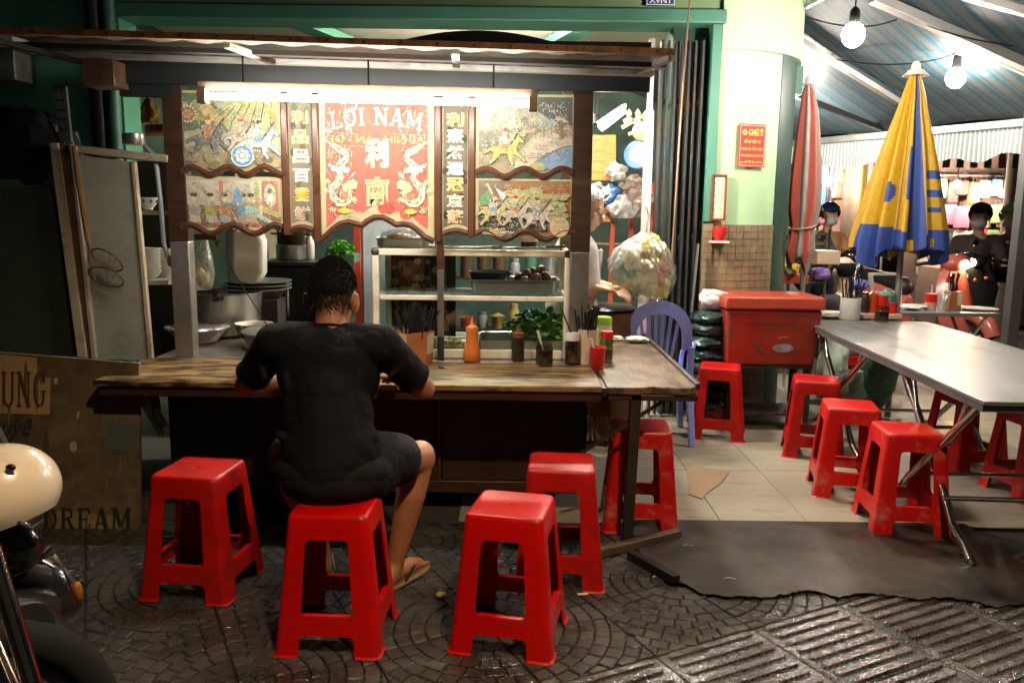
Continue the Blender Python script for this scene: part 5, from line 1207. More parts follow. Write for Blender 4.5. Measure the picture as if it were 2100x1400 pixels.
q = P(552, 470, 8.9); tag(pxprism([(530, 440), (566, 440), (566, 545), (530, 545)], 8.9, .06).build('wall_calendar', M('calendar_paper', (.6, .54, .36), .6, var=.12), None), 'cream paper calendar on the back wall of the shop', 'calendar')
# posters, fan, bags and helmet on the right of the interior
po = thing('price_board', 'orange price board with brown lettering inside the shop', 'sign', P(1235, 330, 6.5))
pxprism([(1203, 277), (1263, 277), (1263, 370), (1203, 370)], 6.5, .012).build('board', M('orange_card', (.5, .2, .03), .5, var=.15), po)
a, b_ = P(1203, 370, 6.498), P(1263, 277, 6.498)
pr = Print(lambda x, y, d: Vector((a.x + x * (b_.x - a.x), 6.4985 - d, a.z + y * (b_.z - a.z))))
for k in range(4): pr.rect(.03, .74 - .24 * k, .97, .745 - .24 * k, (.2, .06, .02)); pr.scrawl(.12, .88 - .235 * k, .5, .06, (.3, .05, .02), 20, .2); pr.scrawl(.62, .81 - .235 * k, .28, .05, (.55, .1, .03), 12, .2)
pr.poly([(.5, .97), (.8, .97), (.7, .76), (.4, .76)], (.6, .16, .03))
pr.build('lettering', attr_mat('print_matt'), po)
po = thing('small_price_board', 'small orange board below the bags behind the old cook', 'sign', P(1230, 440, 6.48))
pxprism([(1205, 425), (1258, 425), (1258, 455), (1205, 455)], 6.48, .012).build('board', M('orange_card'), po)
a, b_ = P(1205, 455, 6.478), P(1258, 425, 6.478); pr = Print(lambda x, y, d: Vector((a.x + x * (b_.x - a.x), 6.4785 - d, a.z + y * (b_.z - a.z))))
pr.scrawl(.35, .66, .5, .3, (.3, .06, .02), 12, .2).scrawl(.12, .25, .76, .2, (.3, .06, .02), 22, .2); pr.build('lettering', attr_mat('print_matt'), po)
sh = thing('interior_shelf', 'wooden shelf rack with red uprights inside the shop', 'shelf', (P(1280, 500, 6.6).x, 6.6, 0))
a, b_ = P(1195, 480, 6.55), P(1332, 480, 6.55)
for z in (P(1260, 375, 6.55).z, P(1260, 500, 6.55).z, .4): MB().bx(a.x, b_.x, 6.52, 6.8, z - .012, z).build('board', M('shelf_wood', (.2, .13, .07), .5), sh, bevel=.003)
for px in (1254, 1292, 1330): q = P(px, 500, 6.55); MB().bx(q.x - .018, q.x + .018, 6.5, 6.53, .02, P(px, 375 if px > 1290 else 455, 6.55).z).build('upright', M('shelf_red', (.42, .06, .02), .45), sh)
for k, (px, py, rx, rz, col, lab) in enumerate(((1225, 395, 26, 17, (.62, .56, .52), 'puffy clear bag at the left of the shelf'), (1258, 400, 20, 20, (.05, .2, .55), 'blue plastic bag on the shelf'), (1295, 385, 26, 18, (.55, .42, .36), 'pinkish plastic bundle at the right of the shelf'), (1285, 425, 30, 22, (.66, .62, .6), 'large clear bag bulging below the shelf'), (1310, 410, 22, 20, (.5, .36, .3), 'brown bundle in clear plastic on the shelf'), (1265, 355, 18, 18, (.66, .66, .6), 'small white bag hanging above the shelf'))):
    q = P(px, py, 6.42 - .02 * k); kk = 6.42 / LENS_PX
    crumple('plastic_bag', lab, 'bag', tuple(q), rx * kk * 1.15, .06, rz * kk * 1.1, M('bag_%d' % k, [v_ * .5 for v_ in col], .22, var=.5, scale=22, bump=.8, bscale=30, coat=.5), 20 + k, .4, .45)
fan = thing('blue_fan', 'round blue sign drum hanging inside the shop', 'sign', P(1312, 318, 6.1))
q = P(1306, 318, 6.1); MB().cyl(q + Vector((-.0, -.03, 0)), q + Vector((.02, .03, 0)), .1, n=28).build('drum', M('sign_blue', (.03, .14, .5), .3, var=.3), fan, bevel=.006)
MB().cyl(q + Vector((.0, -.034, 0)), q + Vector((0, -.031, 0)), .06, n=24).build('face', M('sign_white', (.65, .7, .75), .4, var=.4, scale=9), fan)
q = P(1318, 270, 6.0); tag(MB().ell(q, (.075, .075, .07), 18, 12).cyl(q + Vector((-.07, 0, -.01)), q + Vector((-.1, 0, -.02)), .012, n=8).build('rice_gourd', M('gourd', (.55, .42, .24), .4), None), 'round pale gourd hanging above the blue drum', 'gourd')
# interior lamps
a, b_ = P(1232, 262, 5.1), P(1278, 226, 5.15)
il = thing('interior_tube', 'short lit tube lamp slanting inside the shop', 'tube lamp', (a + b_) / 2)
MB().cyl(a, b_, .022, n=12).build('tube', glow('cook_lamp_glow', (1, .9, .75), INTERIOR_E * 1.5), il)
MB().bar(a + Vector((-.01, .03, .03)), b_ + Vector((.01, .03, .03)), .05, .02).build('batten', white_pl, il)
fnb = P(1222, 252, 5.9); rf = thing('lamp_reflector', 'dark round lamp reflector hanging by the right post', 'lamp', fnb)
MB().lathe([(0, .06), (.03, .055), (.065, .0), (.07, -.005), (.06, 0), (0, .04)], fnb, 22).build('shade', black_pl, rf)
MB().tube([fnb + Vector((0, 0, .05)), P(1228, 200, 5.9), P(1240, 198, 5.95)], .004, 5).build('wire', black_pl, rf)
mb = MB(); 
for k in range(3):
    q = P(1290 + k * 18, 240, 6.25); mb.prism([(-.03, -.05), (.03, -.05), (.045, -.02), (.012, .0), (.022, .03), (0, .06), (-.022, .03), (-.012, 0), (-.045, -.02)], lambda x, z, d: Vector((q.x + x, 6.25 + d, q.z + z)), 0, .015)
mb.bar(P(1275, 262, 6.27), P(1335, 228, 6.27), .02, .03)
tag(mb.build('carved_crest', M('cream_wood', (.55, .5, .36), .5), None), 'cream carved crest board inside the shop doorway', 'carving')
ct = thing('ceiling_tube', 'long lit tube lamp on the shop ceiling', 'tube lamp', (-.1, 6.15, 2.76))
MB().cyl((-.8, 6.15, 2.745), (.6, 6.15, 2.745), .016, n=12).build('tube', glow('interior_glow', (1, .9, .75), INTERIOR_E), ct)
MB().bx(-.84, .64, 6.12, 6.18, 2.765, 2.819).build('batten', white_pl, ct)

def V(*a): return Vector(a)
# crowded kitchen rack between stove and fridge, seen under the panels and through the glass
kr = thing('kitchen_rack', 'dark steel rack crowded with kitchen ware behind the glass cabinet', 'rack', (-.1, 5.75, 0))
for z in (.62, .98, 1.34): MB().bx(-.62, .3, 5.6, 5.9, z - .015, z).build('shelf', M('dark_iron'), kr)
for x in (-.61, .29): MB().bx(x - .015, x + .015, 5.6, 5.63, 0, 1.5).build('upright', M('dark_iron'), kr)
rk_ = random.Random(31)
kcols = (((.6, .58, .52), 'white'), ((.4, .07, .03), 'red'), ((.08, .2, .12), 'green'), ((.05, .08, .25), 'blue'), ((.5, .36, .1), 'yellow'), ((.3, .3, .3), 'grey'), ((.12, .06, .03), 'brown'))
for zi, z in enumerate((.62, .98, 1.34)):
    for k in range(8):
        x = -.54 + k * .11; col, cn = kcols[rk_.randrange(7)]; kind = rk_.randrange(3); c = V(x, 5.7 + rk_.uniform(-.05, .06), z); nm = ('kitchen_jar', 'kitchen_tin', 'kitchen_pot')[kind]; h = rk_.uniform(.1, .2)
        prof = ([(0, 0), (.036, 0), (.038, .01), (.038, h * .7), (.028, h * .8), (.03, h * .84), (.03, h), (0, h)], [(0, 0), (.042, 0), (.042, h), (.044, h), (.044, h + .01), (0, h + .012)], [(0, 0), (.042, 0), (.05, h * .6), (.053, h * .62), (.03, h * .68), (.01, h * .75), (0, h * .76)])[kind]
        tag(MB().lathe(prof, c, 18).build(nm, M('ware_' + cn, col, .35, var=.2), None, smooth=45), '%s %s on the %s shelf of the rack, %s from the left' % (cn, ('jar', 'tin', 'lidded pot')[kind], ('lower', 'middle', 'upper')[zi], 'first second third fourth fifth sixth seventh eighth'.split()[k]), ('jar', 'tin', 'pot')[kind], 'ware on the kitchen rack')
# ------------------------------------------------------------------ red plastic stools
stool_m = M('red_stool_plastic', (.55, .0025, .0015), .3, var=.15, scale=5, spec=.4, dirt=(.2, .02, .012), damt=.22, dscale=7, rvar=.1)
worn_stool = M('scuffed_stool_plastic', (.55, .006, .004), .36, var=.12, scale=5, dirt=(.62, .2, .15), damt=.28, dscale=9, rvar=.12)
SH, HT, HB = .46, .128, .172                                     # height, half width at seat, half width at ground
SF = [-1, -.62, -.5, .5, .62, 1]                                 # flat of each side, corner arcs in between
def stool_pt(side, s, z, arc_t=None, inset=0.):
    h = HB + (HT - HB) * (z / SH) + (.006 if z < .005 else 0) - inset; r = .024
    flat = h - r
    if arc_t is None: x, y = s * flat, -h
    else:
        t = arc_t * PI / 2; x, y = flat + r * math.sin(t), -(flat + r * math.cos(t))
    for _ in range(side): x, y = -y, x
    return Vector((x, y, z))
NA = 5
def make_stool(mat):
    t = thing('plastic_stool', 'red plastic stool', 'stool', group='red plastic stools')
    def per(z, inset=0.):
        out = []
        for sd in range(4):
            out += [stool_pt(sd, s, z, inset=inset) for s in SF]
            out += [stool_pt(sd, 1, z, arc_t=i / NA, inset=inset) for i in range(1, NA)]
        return out
    # seat: apron rows, rounded edge, top with a drain hole
    seat = MB(); rows = [(.362, 0), (.382, 0), (.446, 0), (.455, .002), (.459, .006), (.46, .014)]
    rings = [per(z, i) for z, i in rows]; n = len(rings[0]); vs = [v for r in rings for v in r]
    f = []
    for k in range(len(rings) - 1):
        for j in range(n):
            cell = j % (5 + NA)
            if k == 0 and cell in (1, 2, 3): continue
            f.append((k * n + j, k * n + (j + 1) % n, (k + 1) * n + (j + 1) % n, (k + 1) * n + j))
    hole = [Vector((.006 * v.x / math.hypot(v.x, v.y), .006 * v.y / math.hypot(v.x, v.y), .4592)) for v in rings[-1]]
    mid = [Vector((v.x * .55, v.y * .4, .4598)) for v in rings[-1]]
    o = len(vs); vs += mid + hole; b = (len(rings) - 1) * n
    f += [(b + j, b + (j + 1) % n, o + (j + 1) % n, o + j) for j in range(n)] + [(o + j, o + (j + 1) % n, o + n + (j + 1) % n, o + n + j) for j in range(n)]
    seat.add(vs, f)
    for sd in range(4):                                           # window top fillets
        for s0, s1 in ((-.62, -.5), (.62, .5)):
            c, e1, e2 = (s0, .382), (s1, .382), (s0, .362)
            arc_ = [(s1 + (s0 - s1) * math.sin(PI / 2 * i / 4), .362 + .02 * math.cos(PI / 2 * i / 4)) for i in range(5)]
            q = [stool_pt(sd, a, z) for a, z in [c] + arc_]
            seat.add(q, [tuple(range(len(q))) if s0 > 0 else tuple(reversed(range(len(q))))])
    seat.build('seat', mat, t, smooth=40, solid=.0045, weld=True)
    for sd in range(4):                                           # corner legs
        mb = MB(); cols = [('f', sd, .62), ('f', sd, 1)] + [('a', sd, i / NA) for i in range(1, NA)] + [('f', (sd + 1) % 4, -1), ('f', (sd + 1) % 4, -.62)]
        zz = [0, .006, .012, .055, .07, .135, .155, .25, .362]; vs = []
        for z in zz:
            for k, s_, v in cols: vs.append(stool_pt(s_, v, z) if k == 'f' else stool_pt(s_, 1, z, arc_t=v))
        m_ = len(cols); mb.add(vs, [(i * m_ + j, i * m_ + j + 1, (i + 1) * m_ + j + 1, (i + 1) * m_ + j) for i in range(len(zz) - 1) for j in range(m_ - 1)])
        mb.build('leg', mat, t, smooth=40, solid=.0045)
    for sd in range(4):                                           # stretchers with fillets
        mb = MB()
        mb.add([stool_pt(sd, s, z) for z in (.07, .135) for s in SF[1:5]], [(i, i + 1, 5 + i, 4 + i) for i in range(3)])
        for s0, s1 in ((-.62, -.5), (.62, .5)):
            for z0, dz in ((.135, .02), (.07, -.015)):
                arc_ = [(s1 + (s0 - s1) * math.sin(PI / 2 * i / 4), z0 + dz - dz * math.cos(PI / 2 * i / 4)) for i in range(5)]
                q = [stool_pt(sd, a, z) for a, z in [(s0, z0)] + arc_]
                mb.add(q, [tuple(range(len(q))) if (s0 > 0) != (dz > 0) else tuple(reversed(range(len(q))))])
        mb.add([stool_pt(sd, s, .135, inset=i) for i in (.0, .02) for s in (-.62, .62)], [(0, 1, 3, 2)])
        mb.build('stretcher', mat, t, smooth=40, solid=.0045, weld=True)
    return t
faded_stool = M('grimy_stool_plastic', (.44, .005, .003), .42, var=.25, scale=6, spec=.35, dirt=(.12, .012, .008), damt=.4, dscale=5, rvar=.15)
s_clean, s_worn, s_faded = make_stool(stool_m), make_stool(worn_stool), make_stool(faded_stool)
_used = {}
def put_stool(proto, x, y, rz, label, z=0.):
    if proto.name not in _used: o = proto; _used[proto.name] = 1
    else: o = copy_tree(proto)
    o.location = (x, y, z); o.rotation_euler = (0, 0, rad(rz)); o['label'] = label
    return o
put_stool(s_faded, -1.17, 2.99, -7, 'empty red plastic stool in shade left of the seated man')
put_stool(s_clean, -.578, 2.63, -2, 'red plastic stool the man in black sits on')
put_stool(s_clean, .005, 2.635, -12, 'bright red plastic stool nearest the camera, right of the seated man')
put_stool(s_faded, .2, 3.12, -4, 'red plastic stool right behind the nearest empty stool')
put_stool(s_worn, .6, 3.70, -4, 'orange-red stool standing under the cart side board')
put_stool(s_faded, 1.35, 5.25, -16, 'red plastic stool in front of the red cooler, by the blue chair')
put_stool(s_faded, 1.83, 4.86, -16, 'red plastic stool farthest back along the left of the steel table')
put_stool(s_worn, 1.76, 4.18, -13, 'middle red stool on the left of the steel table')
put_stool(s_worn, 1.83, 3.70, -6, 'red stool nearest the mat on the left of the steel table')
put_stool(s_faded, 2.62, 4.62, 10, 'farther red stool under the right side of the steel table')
put_stool(s_worn, 2.72, 4.16, 6, 'middle red stool under the right side of the steel table')
put_stool(s_worn, 2.66, 3.62, -5, 'nearest red stool under the right side of the steel table')
# ------------------------------------------------------------------ blue plastic chair
ch = thing('plastic_chair', 'violet blue plastic chair with slatted back behind the side board', 'chair', (.9, 5.02, 0), rad(-4))
blue = M('violet_blue_plastic', (.28, .34, .9), .35, var=.1, scale=4, dirt=(.14, .15, .34), damt=.25)
L_ = lambda x, y, z: wm(ch) @ Vector((x, y, z))
hw = .205
def outline(u):                                                   # back outline, u from 0 (left) to 1 (right)
    a = PI * u; return -hw * math.cos(a) * (1 - .06 * math.sin(a)), .60 + .30 * math.sin(a) ** .55
mb = MB(); pts = [outline(i / 30) for i in range(31)]
vs = []
for x, z in pts:
    lean = -.11 * (z - .42); k = .70
    xi, zi = x * k, .60 + (z - .60) * .74 if z > .6 else z
    for (a_, b_, dy) in ((x, z, 0), (xi, zi, -.008), (xi, zi, .012), (x, z, .02)): vs.append(L_(a_, lean + dy, b_))
mb.add(vs, [(i * 4 + j, i * 4 + (j + 1) % 4, i * 4 + 4 + (j + 1) % 4, i * 4 + 4 + j) for i in range(30) for j in range(4)]); mb.build('back_frame', blue, ch, smooth=50)
for k in range(6):
    x0_ = -.085 + .034 * k; x1_ = x0_ * 1.35; z1_ = .60 + .3 * .74 * math.sin(math.acos(max(-1, min(1, -x1_ / hw / .72)))) ** .55
    MB().bar(L_(x0_ * .8, .005, .44), L_(x1_, -.045, z1_ + .02), .02, .01, up=(0, 1, 0)).build('back_slat', blue, ch, bevel=.003)
MB().bar(L_(-.15, .0, .43), L_(.15, .0, .43), .03, .05).build('back_rail', blue, ch, bevel=.006)
pts = [(-.19, 0), (.19, 0), (.205, .2), (.2, .36), (.17, .39), (-.17, .39), (-.2, .36), (-.205, .2)]
MB().prism(pts, lambda x, y, d: L_(x, y + .0, d), .395, .42).build('seat', blue, ch, bevel=.01)
for sx_ in (-1, 1):
    MB().bar(L_(sx_ * .2, -.02, .62), L_(sx_ * .2, .0, .42), .04, .025, up=(0, 1, 0)).bar(L_(sx_ * .2, .0, .42), L_(sx_ * .225, -.06, 0), .04, .03, up=(0, 1, 0)).build('back_leg', blue, ch, bevel=.006)
    MB().bar(L_(sx_ * .185, .36, .4), L_(sx_ * .215, .42, 0), .04, .03, up=(0, 1, 0)).build('front_leg', blue, ch, bevel=.006)
    MB().tube([L_(sx_ * .2, -.03, .6), L_(sx_ * .225, .08, .615), L_(sx_ * .225, .3, .6), L_(sx_ * .2, .37, .52), L_(sx_ * .19, .37, .41)], [.016, .018, .018, .016, .016], 8).build('armrest', blue, ch)
# ------------------------------------------------------------------ long steel folding table
TA, TB, TC, TD = Vector((1.83, 3.12, .72)), Vector((1.975, 5.6, .72)), Vector((2.82, 5.56, .72)), Vector((2.70, 3.08, .72))
tb = thing('steel_table', 'long steel-topped folding table with crossed tube legs', 'table', ((TA + TC) / 2).to_2d().to_3d())
ttop = M('brushed_table_steel', (.27, .27, .27), .42, metal=.6, var=.12, scale=3, rvar=.22, dirt=(.13, .125, .12), damt=.34, dscale=6, stretch=(1, .35, 1), bump=.05, bscale=14)
mb = MB(); q = [TA, TD, TC, TB]; mb.prism([(v.x, v.y) for v in q], lambda x, y, d: Vector((x, y, d)), .702, .72); mb.build('top', ttop, tb, bevel=.003)
mb = MB(); mb.prism([(v.x, v.y) for v in [q[0].lerp(q[2], .01), q[1].lerp(q[3], .01), q[2].lerp(q[0], .01), q[3].lerp(q[1], .01)]], lambda x, y, d: Vector((x, y, d)), .672, .7015); mb.build('apron', M('table_edge', (.2, .2, .21), .4, metal=.6, var=.2), tb)
chrome = M('leg_chrome', (.6, .56, .5), .2, metal=1., var=.1, rvar=.08, dirt=(.25, .15, .08), damt=.25, dscale=9)
def leg_set(u0, u1):                                              # one crossing pair on each long side
    for sd in (0, 1):
        a, b_ = (TA, TB) if sd == 0 else (TD, TC); ins = .06 if sd == 0 else -.06
        for k, (ua, ub) in enumerate(((u0, u1), (u1, u0))):
            p0 = a.lerp(b_, ua) + Vector((ins + (.02 if k else 0), 0, -.055)); p1 = a.lerp(b_, ub) + Vector((ins - .01 + (.02 if k else 0), 0, 0)); p1.z = .0
            d = (p1 - p0); e_ = 1 if d.y > 0 else -1
            path = [p0, p0 + d * .35, p0 + d * .72, p0 + d * .86 + Vector((0, -e_ * .03, .012)), p0 + d * .95 + Vector((0, e_ * .015, .03)), p1 + Vector((-.0, e_ * .03, .022))]
            MB().tube(path, .0175, 10).build('leg', chrome, tb, smooth=60)
            MB().cyl(path[-1], path[-1] + (path[-1] - path[-2]).normalized() * .03, .016, n=10).build('foot_cap', black_pl, tb)
    for k, u in enumerate((u0, u1)):
        a = TA.lerp(TB, u) + Vector((.06 + .02 * k, 0, -.055)); b_ = TD.lerp(TC, u) + Vector((-.06, 0, -.055)); MB().cyl(a, b_, .012, n=10).build('leg_bar', chrome, tb)
        um = (u0 + u1) / 2
        a2 = TA.lerp(TB, um + (u - um) * -.45) + Vector((.06, 0, 0)); b2 = TD.lerp(TC, um + (u - um) * -.45) + Vector((-.06, 0, 0)); a2.z = b2.z = .2
        MB().cyl(a2, b2, .011, n=10).build('stretcher', chrome, tb)
    for sd in (0, 1):                                             # bowed stay under the top
        a, b_ = (TA, TB) if sd == 0 else (TD, TC); ins = Vector((.075 if sd == 0 else -.075, 0, 0)); um = (u0 + u1) / 2
        pts = []
        for i in range(9):
            t = i / 8; p = a.lerp(b_, u0 + .05 + (u1 - u0 - .1) * t) + ins; p.z = .665 - .27 * math.sin(PI * t) ** .6; pts.append(p)
        MB().tube(pts, .011, 8).build('bowed_stay', chrome, tb, smooth=60)
leg_set(.06, .38); leg_set(.56, .93)
# condiment set on the steel table
c = PZ(1790, 652, .72); c.z = .7215
cd = thing('condiment_tray', 'pink condiment tray on the steel table', 'tray', c)
MB().bx(c.x - .1, c.x + .17, c.y - .08, c.y + .08, c.z, c.z + .035).build('tray', M('pink_plastic', (.6, .35, .3), .45), cd, bevel=.006)
c1 = Vector((PZ(1742, 655, .72).x, PZ(1742, 655, .72).y, .7215))
t = thing('chopstick_pot', 'white pot of black chopsticks on the steel table', 'chopstick holder', c1)
MB().lathe([(0, 0), (.065, 0), (.068, .005), (.068, .15), (.063, .15), (.062, .006), (0, .006)], c1, 24).build('pot', white_pl, t)
chopsticks(t, c1, 26, .045, .25, .1, rn)
jar('sauce_jar', 'glass jar of dark sauce at the tray edge on the steel table', Vector((PZ(1807, 660, .72).x, PZ(1807, 660, .72).y, .7215)), .045, .105, .07, chili)
for k, (dx, dy, prof, m_, nm, lab) in enumerate(((-.055, .02, [(0, 0), (.035, 0), (.036, .09), (.02, .12), (.018, .14), (0, .14)], M('soy_glass'), 'soy_cruet', 'dark soy cruet in the pink tray'), (.0, .03, [(0, 0), (.03, 0), (.032, .1), (.028, .13), (0, .15)], M('chilli_red', (.5, .06, .01), .3), 'chilli_bottle', 'red chilli bottle in the pink tray'), (.07, .03, [(0, 0), (.032, 0), (.042, .12), (.038, .12), (.028, .01), (0, .01)], red_pl, 'tray_cup', 'red cup in the pink tray'), (.13, .0, [(0, 0), (.03, 0), (.034, .07), (.03, .07), (0, .01)], red_pl, 'small_red_cup', 'small red cup at the right end of the pink tray'))):
    tag(MB().lathe(prof, (c.x + dx, c.y + dy, c.z + .036), 20).build(nm, m_, None, smooth=45), lab, 'condiment')
a = Vector((c.x + .07, c.y + .03, c.z + .06)); tag(MB().tube([a, a + Vector((.012, 0, .07)), a + Vector((.02, 0, .13))], [.004, .004, .007], 7).build('table_spoon', white_pl, None), 'white spoon standing in the red cup of the pink tray', 'spoon')
q = PZ(1690, 648, .72); crumple('folded_towel', 'white folded towel at the far left corner of the steel table', 'towel', (q.x + .02, q.y, .74), .13, .09, .022, M('towel_white', (.7, .64, .58), .85, var=.08, bump=.4), 7, .2)
# ------------------------------------------------------------------ red cooler on its stand
cm = M('faded_red_cooler', (.36, .025, .012), .42, var=.3, scale=4, dirt=(.15, .05, .025), damt=.5, dscale=3)
cl0, cl1 = P(1482, 740, 5.35), P(1655, 600, 5.35)
co = thing('cool_box', 'large faded red cool box on a dark stand', 'cool box', ((cl0.x + cl1.x) / 2, 5.65, .43))
zb, ztp = .445, .90; x0, x1 = cl0.x, cl0.x + .62; yf, ybk = 5.3, 5.72
def rbox(w0, w1, z_0, z_1, y0_, y1_, sh=.025):
    v = [(w0 + sh, y0_ + sh, z_0), (w1 - sh, y0_ + sh, z_0), (w1 - sh, y1_ - sh, z_0), (w0 + sh, y1_ - sh, z_0), (w0, y0_, z_1), (w1, y0_, z_1), (w1, y1_, z_1), (w0, y1_, z_1)]
    return MB().add(v, [(3, 2, 1, 0), (4, 5, 6, 7), (0, 1, 5, 4), (1, 2, 6, 5), (2, 3, 7, 6), (3, 0, 4, 7)])
rbox(x0, x1, zb, ztp - .085, yf, ybk).build('body', cm, co, bevel=.02, bseg=3)
rbox(x0 - .012, x1 + .012, ztp - .083, ztp, yf - .012, ybk + .012, -.003).build('lid', M('faded_red_lid', (.42, .055, .03), .42, var=.15, dirt=(.28, .07, .035), damt=.4), co, bevel=.014, bseg=3)
MB().bx(x1 + .001, x1 + .03, yf + .12, yf + .3, ztp - .17, ztp - .13).build('handle', cm, co, bevel=.008)
MB().bx(x1 - .012, x1 + .002, yf + .1, yf + .32, ztp - .2, ztp - .12).build('handle_recess', M('recess_red', (.3, .03, .015), .5), co, bevel=.004)
pr = Print(lambda x, y, d: Vector((x0 + .02 + x * (x1 - x0 - .04), yf + .022 - .022 * y - .0016 - d, zb + .02 + y * (ztp - .12 - zb))))
st_f = pr.fn; pr.line([(.28, .45), (.36, .3), (.4, .2)], .03, (.14, .08, .07)); pr.scrawl(.2, .78, .55, .1, (.22, .03, .015), 26, .12); pr.build('worn_lettering', attr_mat('print_matt'), co)
pr = Print(st_f); pr.scrawl(.55, .5, .12, .05, (.5, .36, .24), 9, .15); pr.build('small_lettering', attr_mat('print_matt'), co)
pr = Print(st_f); pr.ell(.62, .3, .12, .09, (.3, .22, .26), 16); pr.ell(.66, .32, .06, .06, (.35, .35, .45), 12); pr.build('sticker', attr_mat('print_matt'), co)
sd = thing('cooler_stand', 'dark iron stand under the red cool box', 'stand', ((x0 + x1) / 2, 5.5, 0))
for sx_ in (x0 + .05, x1 - .05):
    for sy_ in (yf + .05, ybk - .05): MB().bx(sx_ - .015, sx_ + .015, sy_ - .015, sy_ + .015, 0, .44).build('leg', iron, sd)
MB().bx(x0 + .03, x1 - .03, yf + .03, ybk - .03, .425, .444).build('top_frame', iron, sd)
MB().bx(x0 + .06, x1 - .06, yf + .06, ybk - .06, .1, .12).build('lower_shelf', iron, sd)
# stack of dark folded tarps with a white bag on top; pale bags under the table
dkp = M('dark_green_film', (.03, .06, .05), .22, var=.5, scale=18, bump=.7, bscale=30)
q = P(1453, 700, 5.55)
for k in range(9):
    crumple('folded_tarp', ('lowest' if k == 0 else 'topmost' if k == 8 else 'dark green folded tarp number ' + ('two three four five six seven eight'.split()[k - 1]) + ' from the floor') + (' dark green folded tarp of the stack beside the cool box' if k in (0, 8) else ' in the stack beside the cool box'), 'tarp', (q.x, 5.55, .06 + k * .085), .13, .16, .052, dkp, 40 + k, .16)
q = P(1460, 590, 5.5); crumple('white_bag', 'crumpled white plastic bag on top of the tarp stack', 'bag', (q.x + .02, 5.52, .86), .1, .08, .07, M('white_film', (.66, .64, .58), .4, var=.1, bump=.6, bscale=25), 61, .3)
q = P(1512, 576, 5.72); crumple('green_bag', 'pale green plastic bag pushed behind the cool box', 'bag', (q.x, 5.84, .88), .16, .06, .05, M('mint_film', (.3, .5, .4), .35, var=.4, bump=.6, bscale=25), 62, .3)
for k, (px, py, r, col, lab) in enumerate(((1742, 735, .14, (.55, .6, .5), 'pale plastic sack with green net under the steel table'), (1790, 760, .11, (.1, .2, .13), 'dark green net bag under the steel table'), (1735, 690, .1, (.5, .6, .46), 'pale green bag behind the sack under the steel table'))):
    q = P(px, py, 6.0); crumple('ground_sack', lab, 'sack', (q.x, 6.0 + .1 * k, .28 if k == 2 else .15), r * 1.2, r, .27 if k == 2 else .15, M('sack_%d' % k, col, .5, var=.3, bump=.6, bscale=30), 70 + k, .25)
# hanging rubbish bag by the gate
mixm = pane_mat('rubbish_film', (.92, .92, .86), .2, .14, haze=.16)
rb = thing('rubbish_bag', 'big clear bag of mixed rubbish hanging beside the folding gate', 'bag', P(1310, 610, 5.0))
pts = [(1325, 475, 10), (1322, 490, 30), (1318, 512, 56), (1315, 545, 68), (1318, 580, 64), (1325, 605, 44), (1330, 622, 20)]
mb = MB(); n = 72; vs = []; rr_ = random.Random(8)
def densify0(p, k=5): return [tuple(p[i][m] + (p[i + 1][m] - p[i][m]) * j / k for m in range(3)) for i in range(len(p) - 1) for j in range(k)] + [p[-1]]
pts = densify0(pts)
for px, py, hw_ in pts:
    c = P(px, py, 5.0); w = hw_ * 5.0 / LENS_PX
    for j in range(n): a = 2 * PI * j / n; k = 1 + .05 * math.sin(5 * a + py * .07) + .05 * (1 - 2 * abs(math.sin(9 * a + py * .05))) + .04 * (1 - 2 * abs(math.sin(6 * a - py * .11))); vs.append(c + Vector((w * k * math.cos(a), w * .62 * k * math.sin(a), 0)))
mb.add(vs, [(i * n + j, i * n + (j + 1) % n, (i + 1) * n + (j + 1) % n, (i + 1) * n + j) for i in range(len(pts) - 1) for j in range(n)]); mb.build('bag_skin', mixm, rb, smooth=60)
for k, (px, py, r, col) in enumerate(((1300, 530, .1, (.66, .66, .6)), (1280, 555, .075, (.05, .25, .27)), (1340, 520, .07, (.6, .52, .05)), (1345, 560, .075, (.66, .3, .28)), (1320, 575, .09, (.55, .56, .4)), (1352, 590, .06, (.5, .6, .12)), (1310, 550, .09, (.68, .67, .62)), (1335, 500, .05, (.6, .55, .08)), (1300, 585, .07, (.6, .62, .5)))):
    o = crumple('rubbish', None, None, tuple(P(px, py, 5.0)), r * 1.12, r * .72, r * 1.12, M('rub_%d' % k, [min(.8, v * 1.15) for v in col], .3, var=.25, bump=.8, bscale=26, coat=.4), 90 + k, .34, .4)
    o.parent = rb; o.matrix_parent_inverse = wm(rb).inverted()
MB().tube([P(1325, 478, 5.0), P(1330, 440, 5.1), P(1325, 425, 5.5)], .006, 6).build('tie', black_pl, rb)
# barrel behind the side board, where the cook stands
q = P(1245, 640, 4.95)
br = thing('brown_drum', 'brown metal drum behind the lime bottle', 'drum', (q.x, 5.05, 0))
MB().lathe([(0, 0), (.17, 0), (.17, .3), (.176, .31), (.17, .32), (.17, .8), (.178, .82), (.16, .82), (.15, .8), (0, .8)], (q.x + .02, 5.1, 0), 30).build('body', M('drum_brown', (.12, .05, .025), .5, var=.4, dirt=(.03, .02, .015), damt=.4), br, smooth=40)
MB().lathe([(0, .822), (.16, .822), (.18, .84), (.15, .86), (0, .865)], (q.x + .02, 5.1, 0), 30).build('lid', black_pl, br)
